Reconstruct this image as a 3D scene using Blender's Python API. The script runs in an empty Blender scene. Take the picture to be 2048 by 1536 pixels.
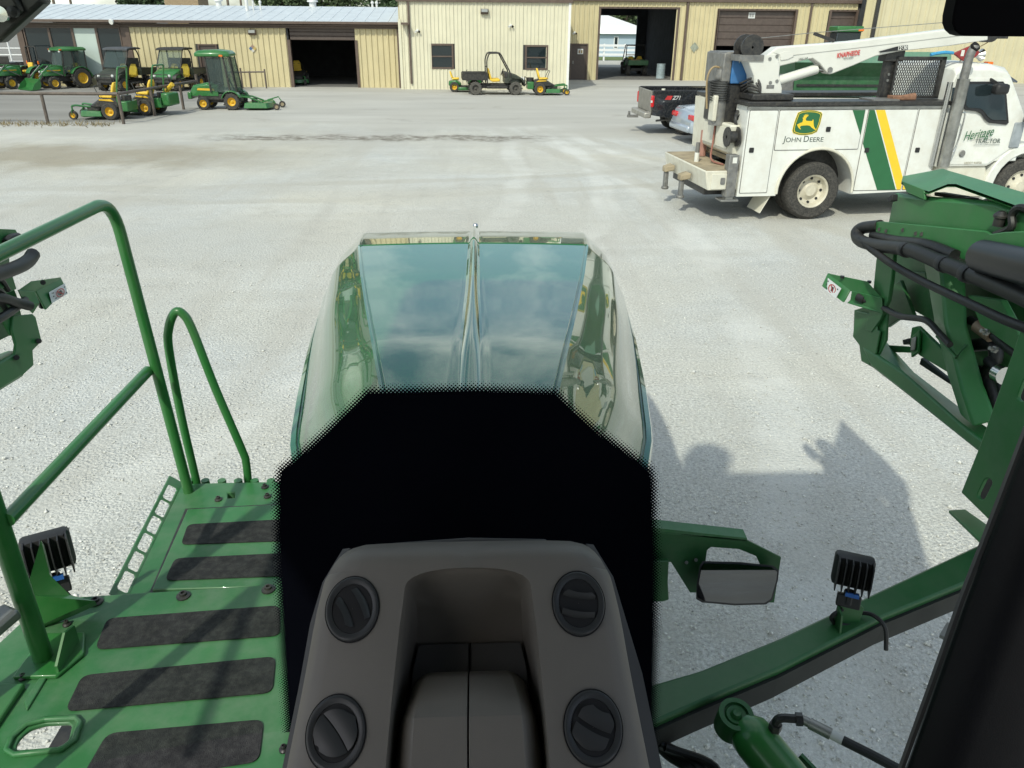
import bpy, bmesh, math, random
import numpy as np
from mathutils import Vector, Matrix, Euler
from mathutils.geometry import tessellate_polygon
R = math.radians
random.seed(7)
scene = bpy.context.scene
C = scene.collection

# ------------------------------------------------------------------ camera
CAM_H, PITCH, YAW, ROLL, FOC = 3.3, R(25.2), R(2.5), R(0.5), 1538.0
fw = Vector((math.sin(YAW) * math.cos(PITCH), math.cos(YAW) * math.cos(PITCH), -math.sin(PITCH)))
rt = Vector((math.cos(YAW), -math.sin(YAW), 0)); up = rt.cross(fw)
rt, up = rt * math.cos(ROLL) + up * math.sin(ROLL), up * math.cos(ROLL) - rt * math.sin(ROLL)
EYE = Vector((0, 0, CAM_H))
cd = bpy.data.cameras.new('camera'); cam = bpy.data.objects.new('camera', cd); C.objects.link(cam)
cd.sensor_width = 36; cd.lens = 36 * FOC / 2048; cd.clip_start = 0.02; cd.clip_end = 4000
m3 = Matrix((rt, up, -fw)).transposed()
cam.matrix_world = Matrix.Translation(EYE) @ m3.to_4x4()
scene.camera = cam

# ------------------------------------------------------------------ sky, sun, exposure
SUN_TO = Vector((0.45, 0.86, -1.0)).normalized()          # the way the light travels
sun_el = math.asin(-SUN_TO.z); sun_az = math.atan2(-SUN_TO.x, -SUN_TO.y)
w = bpy.data.worlds.new('World'); scene.world = w; w.use_nodes = True
nt = w.node_tree; nt.nodes.clear()
out = nt.nodes.new('ShaderNodeOutputWorld'); bg = nt.nodes.new('ShaderNodeBackground')
sky = nt.nodes.new('ShaderNodeTexSky'); sky.sky_type = 'NISHITA'; sky.sun_disc = False
sky.sun_elevation = sun_el; sky.sun_rotation = sun_az
sky.air_density = 1.0; sky.dust_density = 1.6; sky.ozone_density = 1.2
tc = nt.nodes.new('ShaderNodeTexCoord'); mp = nt.nodes.new('ShaderNodeMapping'); mp.inputs['Scale'].default_value = (1, 1, 2.2)
nz = nt.nodes.new('ShaderNodeTexNoise'); nz.inputs['Scale'].default_value = 2.6; nz.inputs['Detail'].default_value = 7; nz.inputs['Roughness'].default_value = .62
cr = nt.nodes.new('ShaderNodeValToRGB'); cr.color_ramp.elements[0].position = .47; cr.color_ramp.elements[1].position = .76
cr.color_ramp.elements[0].color = (0, 0, 0, 1); cr.color_ramp.elements[1].color = (.8, .8, .8, 1)
mx = nt.nodes.new('ShaderNodeMixRGB'); mx.inputs['Color2'].default_value = (18.0, 17.6, 16.9, 1)
L = nt.links.new
L(tc.outputs['Generated'], mp.inputs['Vector']); L(mp.outputs['Vector'], nz.inputs['Vector']); L(nz.outputs['Fac'], cr.inputs['Fac'])
L(cr.outputs['Color'], mx.inputs['Fac']); L(sky.outputs['Color'], mx.inputs['Color1']); L(mx.outputs['Color'], bg.inputs['Color'])
bg.inputs['Strength'].default_value = 0.15
L(bg.outputs['Background'], out.inputs['Surface'])
sd = bpy.data.lights.new('sun', 'SUN'); sd.energy = 3.0; sd.angle = R(1.0); sd.color = (1, .945, .855)
so = bpy.data.objects.new('sun', sd); C.objects.link(so); so.rotation_euler = SUN_TO.to_track_quat('-Z', 'Y').to_euler(); so.location = (-20, -40, 60)
vs = scene.view_settings
scene.display_settings.display_device = 'sRGB'; vs.view_transform = 'Standard'; vs.look = 'None'; vs.exposure = 0.02; vs.gamma = 1; vs.use_curve_mapping = False
scene.render.engine = 'CYCLES'
cy = scene.cycles; cy.use_denoising = True; cy.max_bounces = 8; cy.transparent_max_bounces = 16; cy.caustics_reflective = False; cy.caustics_refractive = False

# ------------------------------------------------------------------ helpers: pixel of the photograph (2048 wide) -> point of the place
def ray(x, y): return (fw * FOC + rt * (x - 1024) - up * (y - 768)).normalized()
def at(x, y, Y): d = ray(x, y); return EYE + d * (Y / d.y)
def ax(x, y, X): d = ray(x, y); return EYE + d * (X / d.x)
def gz(x, y, z=0.0): d = ray(x, y); return EYE + d * ((z - CAM_H) / d.z)
def V(*a): return Vector(a)

class MB:
    def __init__(s): s.v = []; s.f = []
    def add(s, vs, fs):
        o = len(s.v); s.v += [tuple(p) for p in vs]; s.f += [tuple(i + o for i in f) for f in fs]; return s
    def box(s, x0, x1, y0, y1, z0, z1, m=None):
        p = [V(x, y, z) for z in (z0, z1) for y in (y0, y1) for x in (x0, x1)]
        if m: p = [m @ q for q in p]
        return s.add(p, [(0, 2, 3, 1), (4, 5, 7, 6), (0, 1, 5, 4), (2, 6, 7, 3), (0, 4, 6, 2), (1, 3, 7, 5)])
    def bar(s, a, b, wd, ht, upv=(0, 0, 1)):
        a, b = Vector(a), Vector(b); d = (b - a).normalized(); u = Vector(upv)
        if abs(d.dot(u)) > .98: u = V(0, 1, 0)
        sd = d.cross(u).normalized(); u = sd.cross(d).normalized()
        p = [q + sd * i * wd / 2 + u * j * ht / 2 for q in (a, b) for j in (-1, 1) for i in (-1, 1)]
        return s.add(p, [(0, 1, 3, 2), (4, 6, 7, 5), (0, 4, 5, 1), (2, 3, 7, 6), (0, 2, 6, 4), (1, 5, 7, 3)])
    def cyl(s, a, b, r0, r1=None, n=14, cap=True):
        a, b = Vector(a), Vector(b); r1 = r0 if r1 is None else r1
        return s.rings([(a, r0), (b, r1)], n, cap)
    def rings(s, st, n=14, cap=True, d=None):
        a, b = Vector(st[0][0]), Vector(st[-1][0]); d = d or (b - a).normalized()
        u = d.orthogonal().normalized(); q = d.cross(u)
        vs = []
        for (c, r) in st:
            c = Vector(c); vs += [c + (u * math.cos(2 * math.pi * k / n) + q * math.sin(2 * math.pi * k / n)) * r for k in range(n)]
        fs = [(i * n + k, i * n + (k + 1) % n, (i + 1) * n + (k + 1) % n, (i + 1) * n + k) for i in range(len(st) - 1) for k in range(n)]
        if cap: fs += [tuple(reversed(range(n))), tuple(range((len(st) - 1) * n, len(st) * n))]
        return s.add(vs, fs)
    def lathe(s, prof, c, d, n=20, cap=False):
        c, d = Vector(c), Vector(d).normalized()
        return s.rings([(c + d * h, r) for r, h in prof], n, cap, d)
    def tube(s, path, r, n=9, cap=True):
        path = [Vector(p) for p in path]; vs = []; u = None; m = len(path)
        for i, p in enumerate(path):
            t = (path[min(i + 1, m - 1)] - path[max(i - 1, 0)]).normalized()
            u = t.orthogonal().normalized() if u is None else (u - t * u.dot(t)).normalized()
            q = t.cross(u); rr = r[i] if isinstance(r, (list, tuple)) else r
            vs += [p + (u * math.cos(2 * math.pi * k / n) + q * math.sin(2 * math.pi * k / n)) * rr for k in range(n)]
        fs = [(i * n + k, i * n + (k + 1) % n, (i + 1) * n + (k + 1) % n, (i + 1) * n + k) for i in range(m - 1) for k in range(n)]
        if cap: fs += [tuple(reversed(range(n))), tuple(range((m - 1) * n, m * n))]
        return s.add(vs, fs)
    def prism(s, pts, vec):
        pts = [Vector(p) for p in pts]; vec = Vector(vec); n = len(pts)
        tri = tessellate_polygon([pts])
        fs = [tuple(t) for t in tri] + [tuple(i + n for i in reversed(t)) for t in tri]
        fs += [(i, (i + 1) % n, (i + 1) % n + n, i + n) for i in range(n)]
        return s.add(pts + [p + vec for p in pts], fs)
    def plate(s, loops, vec):
        loops = [[Vector(p) for p in l] for l in loops]; vec = Vector(vec)
        pts = [p for l in loops for p in l]; n = len(pts); tri = tessellate_polygon(loops)
        fs = [tuple(t) for t in tri] + [tuple(i + n for i in reversed(t)) for t in tri]; o = 0
        for l in loops:
            k = len(l); fs += [(o + i, o + (i + 1) % k, o + (i + 1) % k + n, o + i + n) for i in range(k)]; o += k
        return s.add(pts + [p + vec for p in pts], fs)
    def loft(s, rs, closed=True, cap=True):
        n = len(rs[0]); vs = [Vector(p) for r in rs for p in r]; k1 = n if closed else n - 1
        fs = [(i * n + k, i * n + (k + 1) % n, (i + 1) * n + (k + 1) % n, (i + 1) * n + k) for i in range(len(rs) - 1) for k in range(k1)]
        if cap and closed: fs += [tuple(reversed(range(n))), tuple(range((len(rs) - 1) * n, len(rs) * n))]
        return s.add(vs, fs)
    def mesh(s, name, smooth=35, fix=True):
        me = bpy.data.meshes.new(name); me.from_pydata(s.v, [], s.f)
        if fix:
            b = bmesh.new(); b.from_mesh(me); bmesh.ops.recalc_face_normals(b, faces=b.faces); b.to_mesh(me); b.free()
        if smooth:
            me.polygons.foreach_set('use_smooth', [True] * len(me.polygons)); me.set_sharp_from_angle(angle=R(smooth))
        me.update(); return me
    def build(s, name, mat, parent=None, bevel=0, seg=2, smooth=35, fix=True):
        return put(name, s.mesh(name, smooth, fix), mat, parent, bevel=bevel, seg=seg)

INV = {}
def put(name, me, mat, parent=None, loc=None, rot=None, bevel=0, seg=2, scale=None):
    o = bpy.data.objects.new(name, me); C.objects.link(o)
    if mat is not None and len(me.materials) == 0: me.materials.append(mat)
    if parent is not None:
        o.parent = parent
        if parent.name in INV: o.matrix_parent_inverse = INV[parent.name]
    if loc is not None: o.location = loc
    if rot is not None: o.rotation_euler = rot
    if scale is not None: o.scale = scale
    if bevel:
        b = o.modifiers.new('bevel', 'BEVEL'); b.width = bevel; b.segments = seg; b.limit_method = 'ANGLE'; b.angle_limit = R(40); b.harden_normals = False
    return o
def thing(name, label, cat, loc=(0, 0, 0), rz=0.0, group=None, world=False):
    o = bpy.data.objects.new(name, None); C.objects.link(o); o.empty_display_size = .2
    o.location = loc; o.rotation_euler = (0, 0, rz); tag(o, label, cat, group)
    if world: INV[o.name] = Matrix.Translation(-Vector(loc))
    return o
def tag(o, label, cat, group=None):
    o['label'] = label; o['category'] = cat
    if group: o['group'] = group
    return o
def struct(o): o['kind'] = 'structure'; return o
def copy_tree(o, parent=None):
    c = o.copy(); C.objects.link(c); c.parent = parent
    for ch in list(o.children): copy_tree(ch, c)
    return c
def frame(org, xd, yd):
    x = Vector(xd).normalized(); z = x.cross(Vector(yd)).normalized(); y = z.cross(x)
    return Matrix.Translation(Vector(org)) @ Matrix((x, y, z)).transposed().to_4x4()
def text(body, size, mat, parent, org, xd, yd, shear=0, align='CENTER', sx=1.0, name='lettering', ext=.0015, bold=0):
    cu = bpy.data.curves.new(name, 'FONT'); cu.body = body; cu.size = size; cu.align_x = align; cu.align_y = 'CENTER'; cu.shear = shear; cu.extrude = ext; cu.offset = bold
    cu.materials.append(mat)
    tmp = bpy.data.objects.new('tmp_text', cu); C.objects.link(tmp); bpy.context.view_layer.update()
    me = bpy.data.meshes.new_from_object(tmp.evaluated_get(bpy.context.evaluated_depsgraph_get())); bpy.data.objects.remove(tmp); bpy.data.curves.remove(cu); me.name = name
    o = put(name, me, mat, parent); o.matrix_basis = frame(org, xd, yd) @ Matrix.Diagonal((sx, 1, 1, 1))
    return o
def rrect(w_, h_, r, n=4, cx=0, cy=0):
    pts = []
    for (sx, sy, a0) in ((1, 1, 0), (-1, 1, 90), (-1, -1, 180), (1, -1, 270)):
        for k in range(n + 1):
            a = R(a0 + 90 * k / n); pts.append((cx + sx * (w_ / 2 - r) + r * math.cos(a), cy + sy * (h_ / 2 - r) + r * math.sin(a)))
    return pts
def bez(pts, n=6):
    """smooth curve through pts (Catmull-Rom)"""
    P = [Vector(p) for p in pts]; P = [P[0] * 2 - P[1]] + P + [P[-1] * 2 - P[-2]]; o = []
    for i in range(1, len(P) - 2):
        a, b, c, d = P[i - 1:i + 3]
        for k in range(n):
            t = k / n; o.append(.5 * ((2 * b) + (c - a) * t + (2 * a - 5 * b + 4 * c - d) * t * t + (3 * b - a - 3 * c + d) * t ** 3))
    return o + [P[-2]]
def fillet(pts, r, n=5):
    P = [Vector(p) for p in pts]; o = [P[0]]
    for i in range(1, len(P) - 1):
        a = (P[i - 1] - P[i]); b = (P[i + 1] - P[i]); k = min(r, a.length * .49, b.length * .49)
        p0, p1 = P[i] + a.normalized() * k, P[i] + b.normalized() * k
        for j in range(n + 1):
            t = j / n; o.append(p0 * (1 - t) ** 2 + P[i] * 2 * t * (1 - t) + p1 * t * t)
    return o + [P[-1]]

# ------------------------------------------------------------------ materials
MATS = {}
def mat(name, col, rough=.5, metal=0.0, var=.18, sc=6.0, bump=0.0, bsc=60.0, coat=0.0, dust=0.0, dcol=(.36, .32, .25), spec=.5, rvar=.0):
    if name in MATS: return MATS[name]
    m = bpy.data.materials.new(name); m.use_nodes = True; n = m.node_tree; b = n.nodes['Principled BSDF']; K = n.links.new
    b.inputs['Roughness'].default_value = rough; b.inputs['Metallic'].default_value = metal; b.inputs['Coat Weight'].default_value = coat; b.inputs['Coat Roughness'].default_value = .04
    b.inputs['Specular IOR Level'].default_value = spec
    geo = n.nodes.new('ShaderNodeNewGeometry')
    t = n.nodes.new('ShaderNodeTexNoise'); t.inputs['Scale'].default_value = sc; t.inputs['Detail'].default_value = 5; K(geo.outputs['Position'], t.inputs['Vector'])
    r = n.nodes.new('ShaderNodeMapRange'); r.inputs['From Min'].default_value = .3; r.inputs['From Max'].default_value = .7
    r.inputs['To Min'].default_value = 1 - var; r.inputs['To Max'].default_value = 1 + var; K(t.outputs['Fac'], r.inputs['Value'])
    x = n.nodes.new('ShaderNodeVectorMath'); x.operation = 'SCALE'; x.inputs[0].default_value = col[:3]; K(r.outputs['Result'], x.inputs['Scale'])
    last = x.outputs['Vector']
    if dust:
        t2 = n.nodes.new('ShaderNodeTexNoise'); t2.inputs['Scale'].default_value = sc * 2.3; t2.inputs['Detail'].default_value = 8; t2.inputs['Roughness'].default_value = .7; K(geo.outputs['Position'], t2.inputs['Vector'])
        r2 = n.nodes.new('ShaderNodeMapRange'); r2.inputs['From Min'].default_value = .42; r2.inputs['From Max'].default_value = .75; r2.inputs['To Max'].default_value = dust; K(t2.outputs['Fac'], r2.inputs['Value'])
        mm = n.nodes.new('ShaderNodeMixRGB'); mm.inputs['Color2'].default_value = (*dcol, 1); K(r2.outputs['Result'], mm.inputs['Fac']); K(last, mm.inputs['Color1']); last = mm.outputs['Color']
        ra = n.nodes.new('ShaderNodeMapRange'); ra.inputs['To Min'].default_value = rough; ra.inputs['To Max'].default_value = .9; K(r2.outputs['Result'], ra.inputs['Value']); K(ra.outputs['Result'], b.inputs['Roughness'])
    K(last, b.inputs['Base Color'])
    if bump:
        t3 = n.nodes.new('ShaderNodeTexNoise'); t3.inputs['Scale'].default_value = bsc; t3.inputs['Detail'].default_value = 4; K(geo.outputs['Position'], t3.inputs['Vector'])
        bm = n.nodes.new('ShaderNodeBump'); bm.inputs['Strength'].default_value = bump; bm.inputs['Distance'].default_value = .01; K(t3.outputs['Fac'], bm.inputs['Height']); K(bm.outputs['Normal'], b.inputs['Normal'])
    MATS[name] = m; return m
def clear_pane(name, col):
    if name in MATS: return MATS[name]
    m = bpy.data.materials.new(name); m.use_nodes = True; n = m.node_tree; n.nodes.clear()
    o = n.nodes.new('ShaderNodeOutputMaterial'); t = n.nodes.new('ShaderNodeBsdfTransparent'); t.inputs['Color'].default_value = (*col, 1)
    n.links.new(t.outputs[0], o.inputs['Surface']); MATS[name] = m; return m
def glassy(name, col=(.25, .3, .3), amount=.35, rough=.03):
    """thin window glass: partly see-through, the rest a mirror-like tinted sheet"""
    if name in MATS: return MATS[name]
    m = bpy.data.materials.new(name); m.use_nodes = True; n = m.node_tree; b = n.nodes['Principled BSDF']
    b.inputs['Base Color'].default_value = (*col, 1); b.inputs['Roughness'].default_value = rough; b.inputs['Specular IOR Level'].default_value = .8
    t = n.nodes.new('ShaderNodeBsdfTransparent'); t.inputs['Color'].default_value = (.8, .88, .86, 1); x = n.nodes.new('ShaderNodeMixShader'); x.inputs[0].default_value = amount
    n.links.new(t.outputs[0], x.inputs[1]); n.links.new(b.outputs[0], x.inputs[2]); n.links.new(x.outputs[0], n.nodes['Material Output'].inputs['Surface']); MATS[name] = m; return m
GREEN = mat('green_paint', (.024, .158, .034), .32, var=.12, sc=3, coat=.25, dust=.10)
GREEND = mat('green_paint_dusty', (.024, .14, .038), .45, var=.2, sc=5, dust=.30, dcol=(.22, .25, .18))
YEL = mat('yellow_paint', (.68, .42, .025), .45, var=.12, dust=.12)
TYRE = mat('tyre_rubber', (.030, .029, .028), .85, var=.25, sc=14, dust=.45, dcol=(.22, .20, .17), bump=.3)
BLACKP = mat('black_plastic', (.017, .017, .019), .55, var=.2, sc=10, bump=.08, bsc=300)
BLACKM = mat('black_metal', (.020, .020, .022), .4, var=.2, sc=8, dust=.15)
CHROME = mat('bright_metal', (.62, .62, .62), .22, 1.0, var=.08)
STEEL = mat('dull_steel', (.30, .30, .29), .45, .8, var=.2, dust=.2)
WHITE = mat('white_paint', (.78, .78, .74), .35, var=.04, sc=3, coat=.3, dust=.10, dcol=(.55, .50, .40))
BROWN = mat('brown_trim', (.105, .072, .058), .5, var=.12, sc=4, dust=.1)
GLASSD = glassy('dark_window_glass', (.02, .03, .035), .82, .03)
GLASSC = glassy('cab_glass', (.10, .13, .13), .26, .03)
ORANGE = mat('amber_lens', (.75, .16, .015), .25, var=.05)
RED = mat('red_lens', (.55, .012, .015), .2, var=.08, coat=.5)
# ------------------------------------------------------------------ ground
def ground_material():
    m = bpy.data.materials.new('limestone_gravel_yard'); m.use_nodes = True; n = m.node_tree; b = n.nodes['Principled BSDF']; K = n.links.new
    geo = n.nodes.new('ShaderNodeNewGeometry')
    def noise(sc, det=6, ro=.6, vec=None, dist=0):
        t = n.nodes.new('ShaderNodeTexNoise'); t.inputs['Scale'].default_value = sc; t.inputs['Detail'].default_value = det; t.inputs['Roughness'].default_value = ro; t.inputs['Distortion'].default_value = dist
        K(vec or geo.outputs['Position'], t.inputs['Vector']); return t.outputs['Fac']
    def rng(v, a, b_, c=0, d=1, sm=False):
        r = n.nodes.new('ShaderNodeMapRange'); r.interpolation_type = 'SMOOTHSTEP' if sm else 'LINEAR'
        for k, q in zip(('From Min', 'From Max', 'To Min', 'To Max'), (a, b_, c, d)): r.inputs[k].default_value = q
        K(v, r.inputs['Value']); return r.outputs['Result']
    def mix(f, c1, c2, mode='MIX'):
        x = n.nodes.new('ShaderNodeMixRGB'); x.blend_type = mode
        if isinstance(f, float): x.inputs['Fac'].default_value = f
        else: K(f, x.inputs['Fac'])
        for k, c in (('Color1', c1), ('Color2', c2)):
            if isinstance(c, tuple): x.inputs[k].default_value = (*c, 1)
            else: K(c, x.inputs[k])
        return x.outputs['Color']
    def math2(op, a, b_):
        x = n.nodes.new('ShaderNodeMath'); x.operation = op
        for i, q in enumerate((a, b_)):
            if isinstance(q, (int, float)): x.inputs[i].default_value = q
            else: K(q, x.inputs[i])
        return x.outputs[0]
    sep = n.nodes.new('ShaderNodeSeparateXYZ'); K(geo.outputs['Position'], sep.inputs[0])
    # streaks along the lanes
    mp = n.nodes.new('ShaderNodeMapping'); mp.inputs['Scale'].default_value = (.22, 1.0, 1); mp.inputs['Rotation'].default_value = (0, 0, R(8)); K(geo.outputs['Position'], mp.inputs['Vector'])
    streak = noise(.55, 7, .62, mp.outputs['Vector'], .4)
    big = noise(.22, 5, .55, dist=.3); med = noise(2.2, 6, .6); fine = noise(38, 4, .7); vfine = noise(120, 3, .7)
    grav = mix(rng(med, .32, .68), (.455, .462, .448), (.62, .628, .61))
    warm = noise(.13, 4, .5, dist=.5); grav = mix(rng(warm, .42, .60, 0, .75), grav, (.60, .572, .495)); grav = mix(rng(big, .44, .62, 0, .8), grav, (.50, .487, .445)); grav = mix(rng(streak, .50, .70, 0, .5), grav, (.66, .665, .645))
    sp = math2('ADD', rng(fine, .3, .7, .60, 1.28), rng(vfine, .3, .7, -.26, .26))
    vm = n.nodes.new('ShaderNodeVectorMath'); vm.operation = 'SCALE'; K(grav, vm.inputs[0]); K(sp, vm.inputs['Scale']); grav = vm.outputs['Vector']
    mp2 = n.nodes.new('ShaderNodeMapping'); mp2.inputs['Scale'].default_value = (1.0, .07, 1); mp2.inputs['Rotation'].default_value = (0, 0, R(-9)); K(geo.outputs['Position'], mp2.inputs['Vector'])
    ruts = noise(1.5, 5, .6, mp2.outputs['Vector'], .3)
    grav = mix(rng(ruts, .50, .62, 0, .55), grav, (.47, .455, .415)); grav = mix(rng(noise(.9, 6, .65), .56, .70, 0, .5), grav, (.44, .425, .385))
    # wheel tracks: pale arcs pressed into the gravel
    for (cx, cy, rad, sgn) in ((-30, 20, 31.0, 1), (-30, 20, 32.75, 1), (-34, 14, 37.5, 1), (-34, 14, 39.2, 1), (40, 34, 38.0, 1), (40, 34, 39.7, 1), (-10, 60, 43.0, 1), (-10, 60, 44.6, 1)):
        vd = n.nodes.new('ShaderNodeVectorMath'); vd.operation = 'DISTANCE'; K(geo.outputs['Position'], vd.inputs[0]); vd.inputs[1].default_value = (cx, cy, 0)
        dd_ = math2('ABSOLUTE', math2('SUBTRACT', math2('ADD', vd.outputs['Value'], math2('MULTIPLY', math2('SUBTRACT', big, .5), 1.6)), rad), 0)
        grav = mix(math2('MULTIPLY', rng(dd_, .12, .34, 1, 0, True), rng(streak, .36, .60, .0, .5)), grav, (.67, .67, .645) if rad < 38.5 else (.44, .42, .37))
    # packed paving near the buildings
    pave = mix(rng(streak, .35, .65), (.38, .37, .345), (.49, .48, .452)); pave = mix(rng(big, .42, .6, 0, .6), pave, (.43, .415, .38))
    pave = mix(rng(noise(9, 5, .7), .35, .7, 0, .35), pave, (.47, .455, .42))
    wob = math2('ADD', sep.outputs['Y'], math2('MULTIPLY', math2('SUBTRACT', noise(.16, 4, .5), .5), 22))
    f = rng(wob, 22.0, 29.0, 0, 1, True)
    col = mix(f, grav, pave)
    # the asphalt lot on the left, behind the pipe fence
    lot = mix(rng(streak, .35, .65), (.22, .212, .20), (.30, .29, .272))
    lf = math2('MULTIPLY', rng(math2('ADD', sep.outputs['X'], math2('MULTIPLY', math2('SUBTRACT', noise(.5, 4, .5), .5), 5)), -10.5, -13.5, 0, 1, True), rng(sep.outputs['Y'], 28.3, 29.3, 0, 1, True))
    col = mix(lf, col, lot)
    # damp dirty seam where gravel meets paving
    seam = math2('MULTIPLY', rng(math2('ABSOLUTE', math2('SUBTRACT', math2('ADD', sep.outputs['Y'], math2('MULTIPLY', noise(.7, 5, .6), 2.2)), 26.2), 0), .25, .95, 1, 0, True), rng(math2('ABSOLUTE', math2('ADD', sep.outputs['X'], 3.0), 0), 3.5, 6.5, 1, 0, True))
    col = mix(math2('MULTIPLY', math2('MULTIPLY', seam, .85), rng(noise(2.4, 7, .7), .38, .58)), col, (.145, .125, .10))
    col = mix(math2('MULTIPLY', rng(noise(.45, 7, .68, dist=.6), .60, .72, 0, .45), f), col, (.22, .20, .17))
    seam2 = math2('MULTIPLY', rng(math2('ABSOLUTE', math2('SUBTRACT', math2('ADD', sep.outputs['Y'], math2('MULTIPLY', noise(.5, 5, .6), 5)), 24.0), 0), .5, 3.0, 1, 0, True), rng(sep.outputs['X'], -2, -9, 0, .75, True))
    col = mix(seam2, col, (.30, .265, .20))
    b.inputs['Roughness'].default_value = .95; b.inputs['Specular IOR Level'].default_value = .2
    K(col, b.inputs['Base Color'])
    vor = n.nodes.new('ShaderNodeTexVoronoi'); vor.inputs['Scale'].default_value = 42; K(geo.outputs['Position'], vor.inputs['Vector'])
    hgt = math2('ADD', math2('MULTIPLY', vor.outputs['Distance'], -1.0), fine)
    bp = n.nodes.new('ShaderNodeBump'); bp.inputs['Distance'].default_value = .02
    K(math2('MULTIPLY', rng(f, 0, 1, .75, .2), rng(med, .35, .62, .35, 1.0)), bp.inputs['Strength']); K(hgt, bp.inputs['Height']); K(bp.outputs['Normal'], b.inputs['Normal'])
    return m
GROUND = ground_material()
g = MB(); S = 1600
xs = [-S, -200, -60, -30, 0, 30, 60, 200, S]; ys = [-S, -200, -40, 0, 10, 20, 30, 40, 60, 100, 300, S]
g.add([(x, y, 0) for y in ys for x in xs], [(j * len(xs) + i, j * len(xs) + i + 1, (j + 1) * len(xs) + i + 1, (j + 1) * len(xs) + i) for j in range(len(ys) - 1) for i in range(len(xs) - 1)])
struct(g.build('ground', GROUND, smooth=0))
# loose stones on the yard
def stones():
    rs = np.random.RandomState(3); N = 34000
    y = 2.0 + 9.5 * rs.rand(N) ** 1.25; x = (rs.rand(N) - .5) * (3.0 + 1.55 * y)
    r = .0045 + .010 * rs.rand(N) ** 3 + (rs.rand(N) > .994) * .015
    base = np.array([(1, 0, 0), (0, 1, 0), (-1, 0, 0), (0, -1, 0), (0, 0, 1), (0, 0, -.6)], float)
    tri = np.array([(0, 1, 4), (1, 2, 4), (2, 3, 4), (3, 0, 4), (1, 0, 5), (2, 1, 5), (3, 2, 5), (0, 3, 5)])
    a = rs.rand(N) * 6.28; j = .65 + .7 * rs.rand(N, 6, 3)
    p = base[None] * j * r[:, None, None]; p[:, :, 2] *= .7
    c, s = np.cos(a)[:, None], np.sin(a)[:, None]
    q = np.stack([p[:, :, 0] * c - p[:, :, 1] * s + x[:, None], p[:, :, 0] * s + p[:, :, 1] * c + y[:, None], p[:, :, 2] + (r * .25)[:, None]], -1)
    f = tri[None] + (np.arange(N) * 6)[:, None, None]
    me = bpy.data.meshes.new('gravel'); me.vertices.add(N * 6); me.vertices.foreach_set('co', q.reshape(-1))
    me.loops.add(N * 24); me.loops.foreach_set('vertex_index', f.reshape(-1).astype(np.int32)); me.polygons.add(N * 8)
    me.polygons.foreach_set('loop_start', (np.arange(N * 8) * 3).astype(np.int32)); me.update(calc_edges=True); me.validate()
    return me
STONE = mat('loose_limestone', (.60, .595, .565), .9, var=.55, sc=60)
o = put('gravel', stones(), STONE); o['kind'] = 'stuff'; tag(o, 'pale loose limestone chips strewn over the yard', 'gravel')

# ------------------------------------------------------------------ buildings
SID_Y = mat('yellow_siding', (.575, .50, .305), .45, var=.06, sc=1.2, dust=.10, dcol=(.42, .35, .22))
SID_C = mat('cream_siding', (.68, .645, .50), .45, var=.05, sc=1.2, dust=.10, dcol=(.5, .42, .3))
ROOFW = mat('white_roof_metal', (.56, .60, .64), .35, .0, var=.08, sc=2)
TRIMW = mat('white_trim', (.78, .78, .76), .5, var=.05)
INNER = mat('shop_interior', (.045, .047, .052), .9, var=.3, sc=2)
SLAB = mat('shop_floor', (.16, .155, .15), .8, var=.2, sc=3)
SHUT = mat('brown_overhead_door', (.085, .062, .055), .5, var=.12, sc=3, dust=.12)
DOORM = mat('brown_steel_door', (.075, .055, .048), .5, var=.1)
LAMPG = mat('lamp_glass', (.30, .31, .30), .25, var=.1)
def spans(z0, z1, x, ops):
    sp = [(z0, z1)]
    for (a, b_, c, d) in ops:
        if a <= x <= b_:
            nx = []
            for (p, q) in sp:
                if c > p + .01: nx.append((p, min(q, c)))
                if d < q - .01: nx.append((max(p, d), q))
            sp = [s_ for s_ in nx if s_[1] - s_[0] > .02]
    return sp
SIDM = {}
def siding(parent, x0, x1, z0, z1, Y, pitch, m, ops=(), ribs=1, rib=.05, axis=None):
    """vertical sheet panels, each one a piece of its own; faces -Y (or along axis = (origin, direction))"""
    n = max(1, round((x1 - x0) / pitch)); p = (x1 - x0) / n; hold = parent
    for i in range(n):
        xa = x0 + i * p
        for (a, b_) in spans(z0, z1, xa + p / 2, ops):
            key = (round(p, 3), round(b_ - a, 2), ribs, m.name)
            if key not in SIDM:
                q = p / ribs; prof = []
                for k in range(ribs):
                    o_ = k * q; prof += [(o_ + .002, 0), (o_ + q * .55, 0), (o_ + q * .64, -rib), (o_ + q * .86, -rib), (o_ + q * .95, 0)]
                prof += [(p - .004, 0), (p - .004, .02), (.002, .02)]
                s_ = MB(); s_.prism([(u, v, 0) for u, v in prof], (0, 0, b_ - a)); SIDM[key] = s_.mesh('siding_panel', 0)
            if axis: put('siding_panel', SIDM[key], m, hold, loc=(axis[0][0] + axis[1][0] * xa, axis[0][1] + axis[1][1] * xa, a), rot=(0, 0, math.atan2(axis[1][1], axis[1][0])))
            else: put('siding_panel', SIDM[key], m, hold, loc=(xa, Y, a))
def wallbox(mb, x0, x1, z0, z1, y0, y1, ops=()):
    xs = sorted({x0, x1, *[v for o_ in ops for v in o_[:2] if x0 < v < x1]})
    for a, b_ in zip(xs, xs[1:]):
        for (p, q) in spans(z0, z1, (a + b_) / 2, ops): mb.box(a, b_, y0, y1, p, q)
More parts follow.
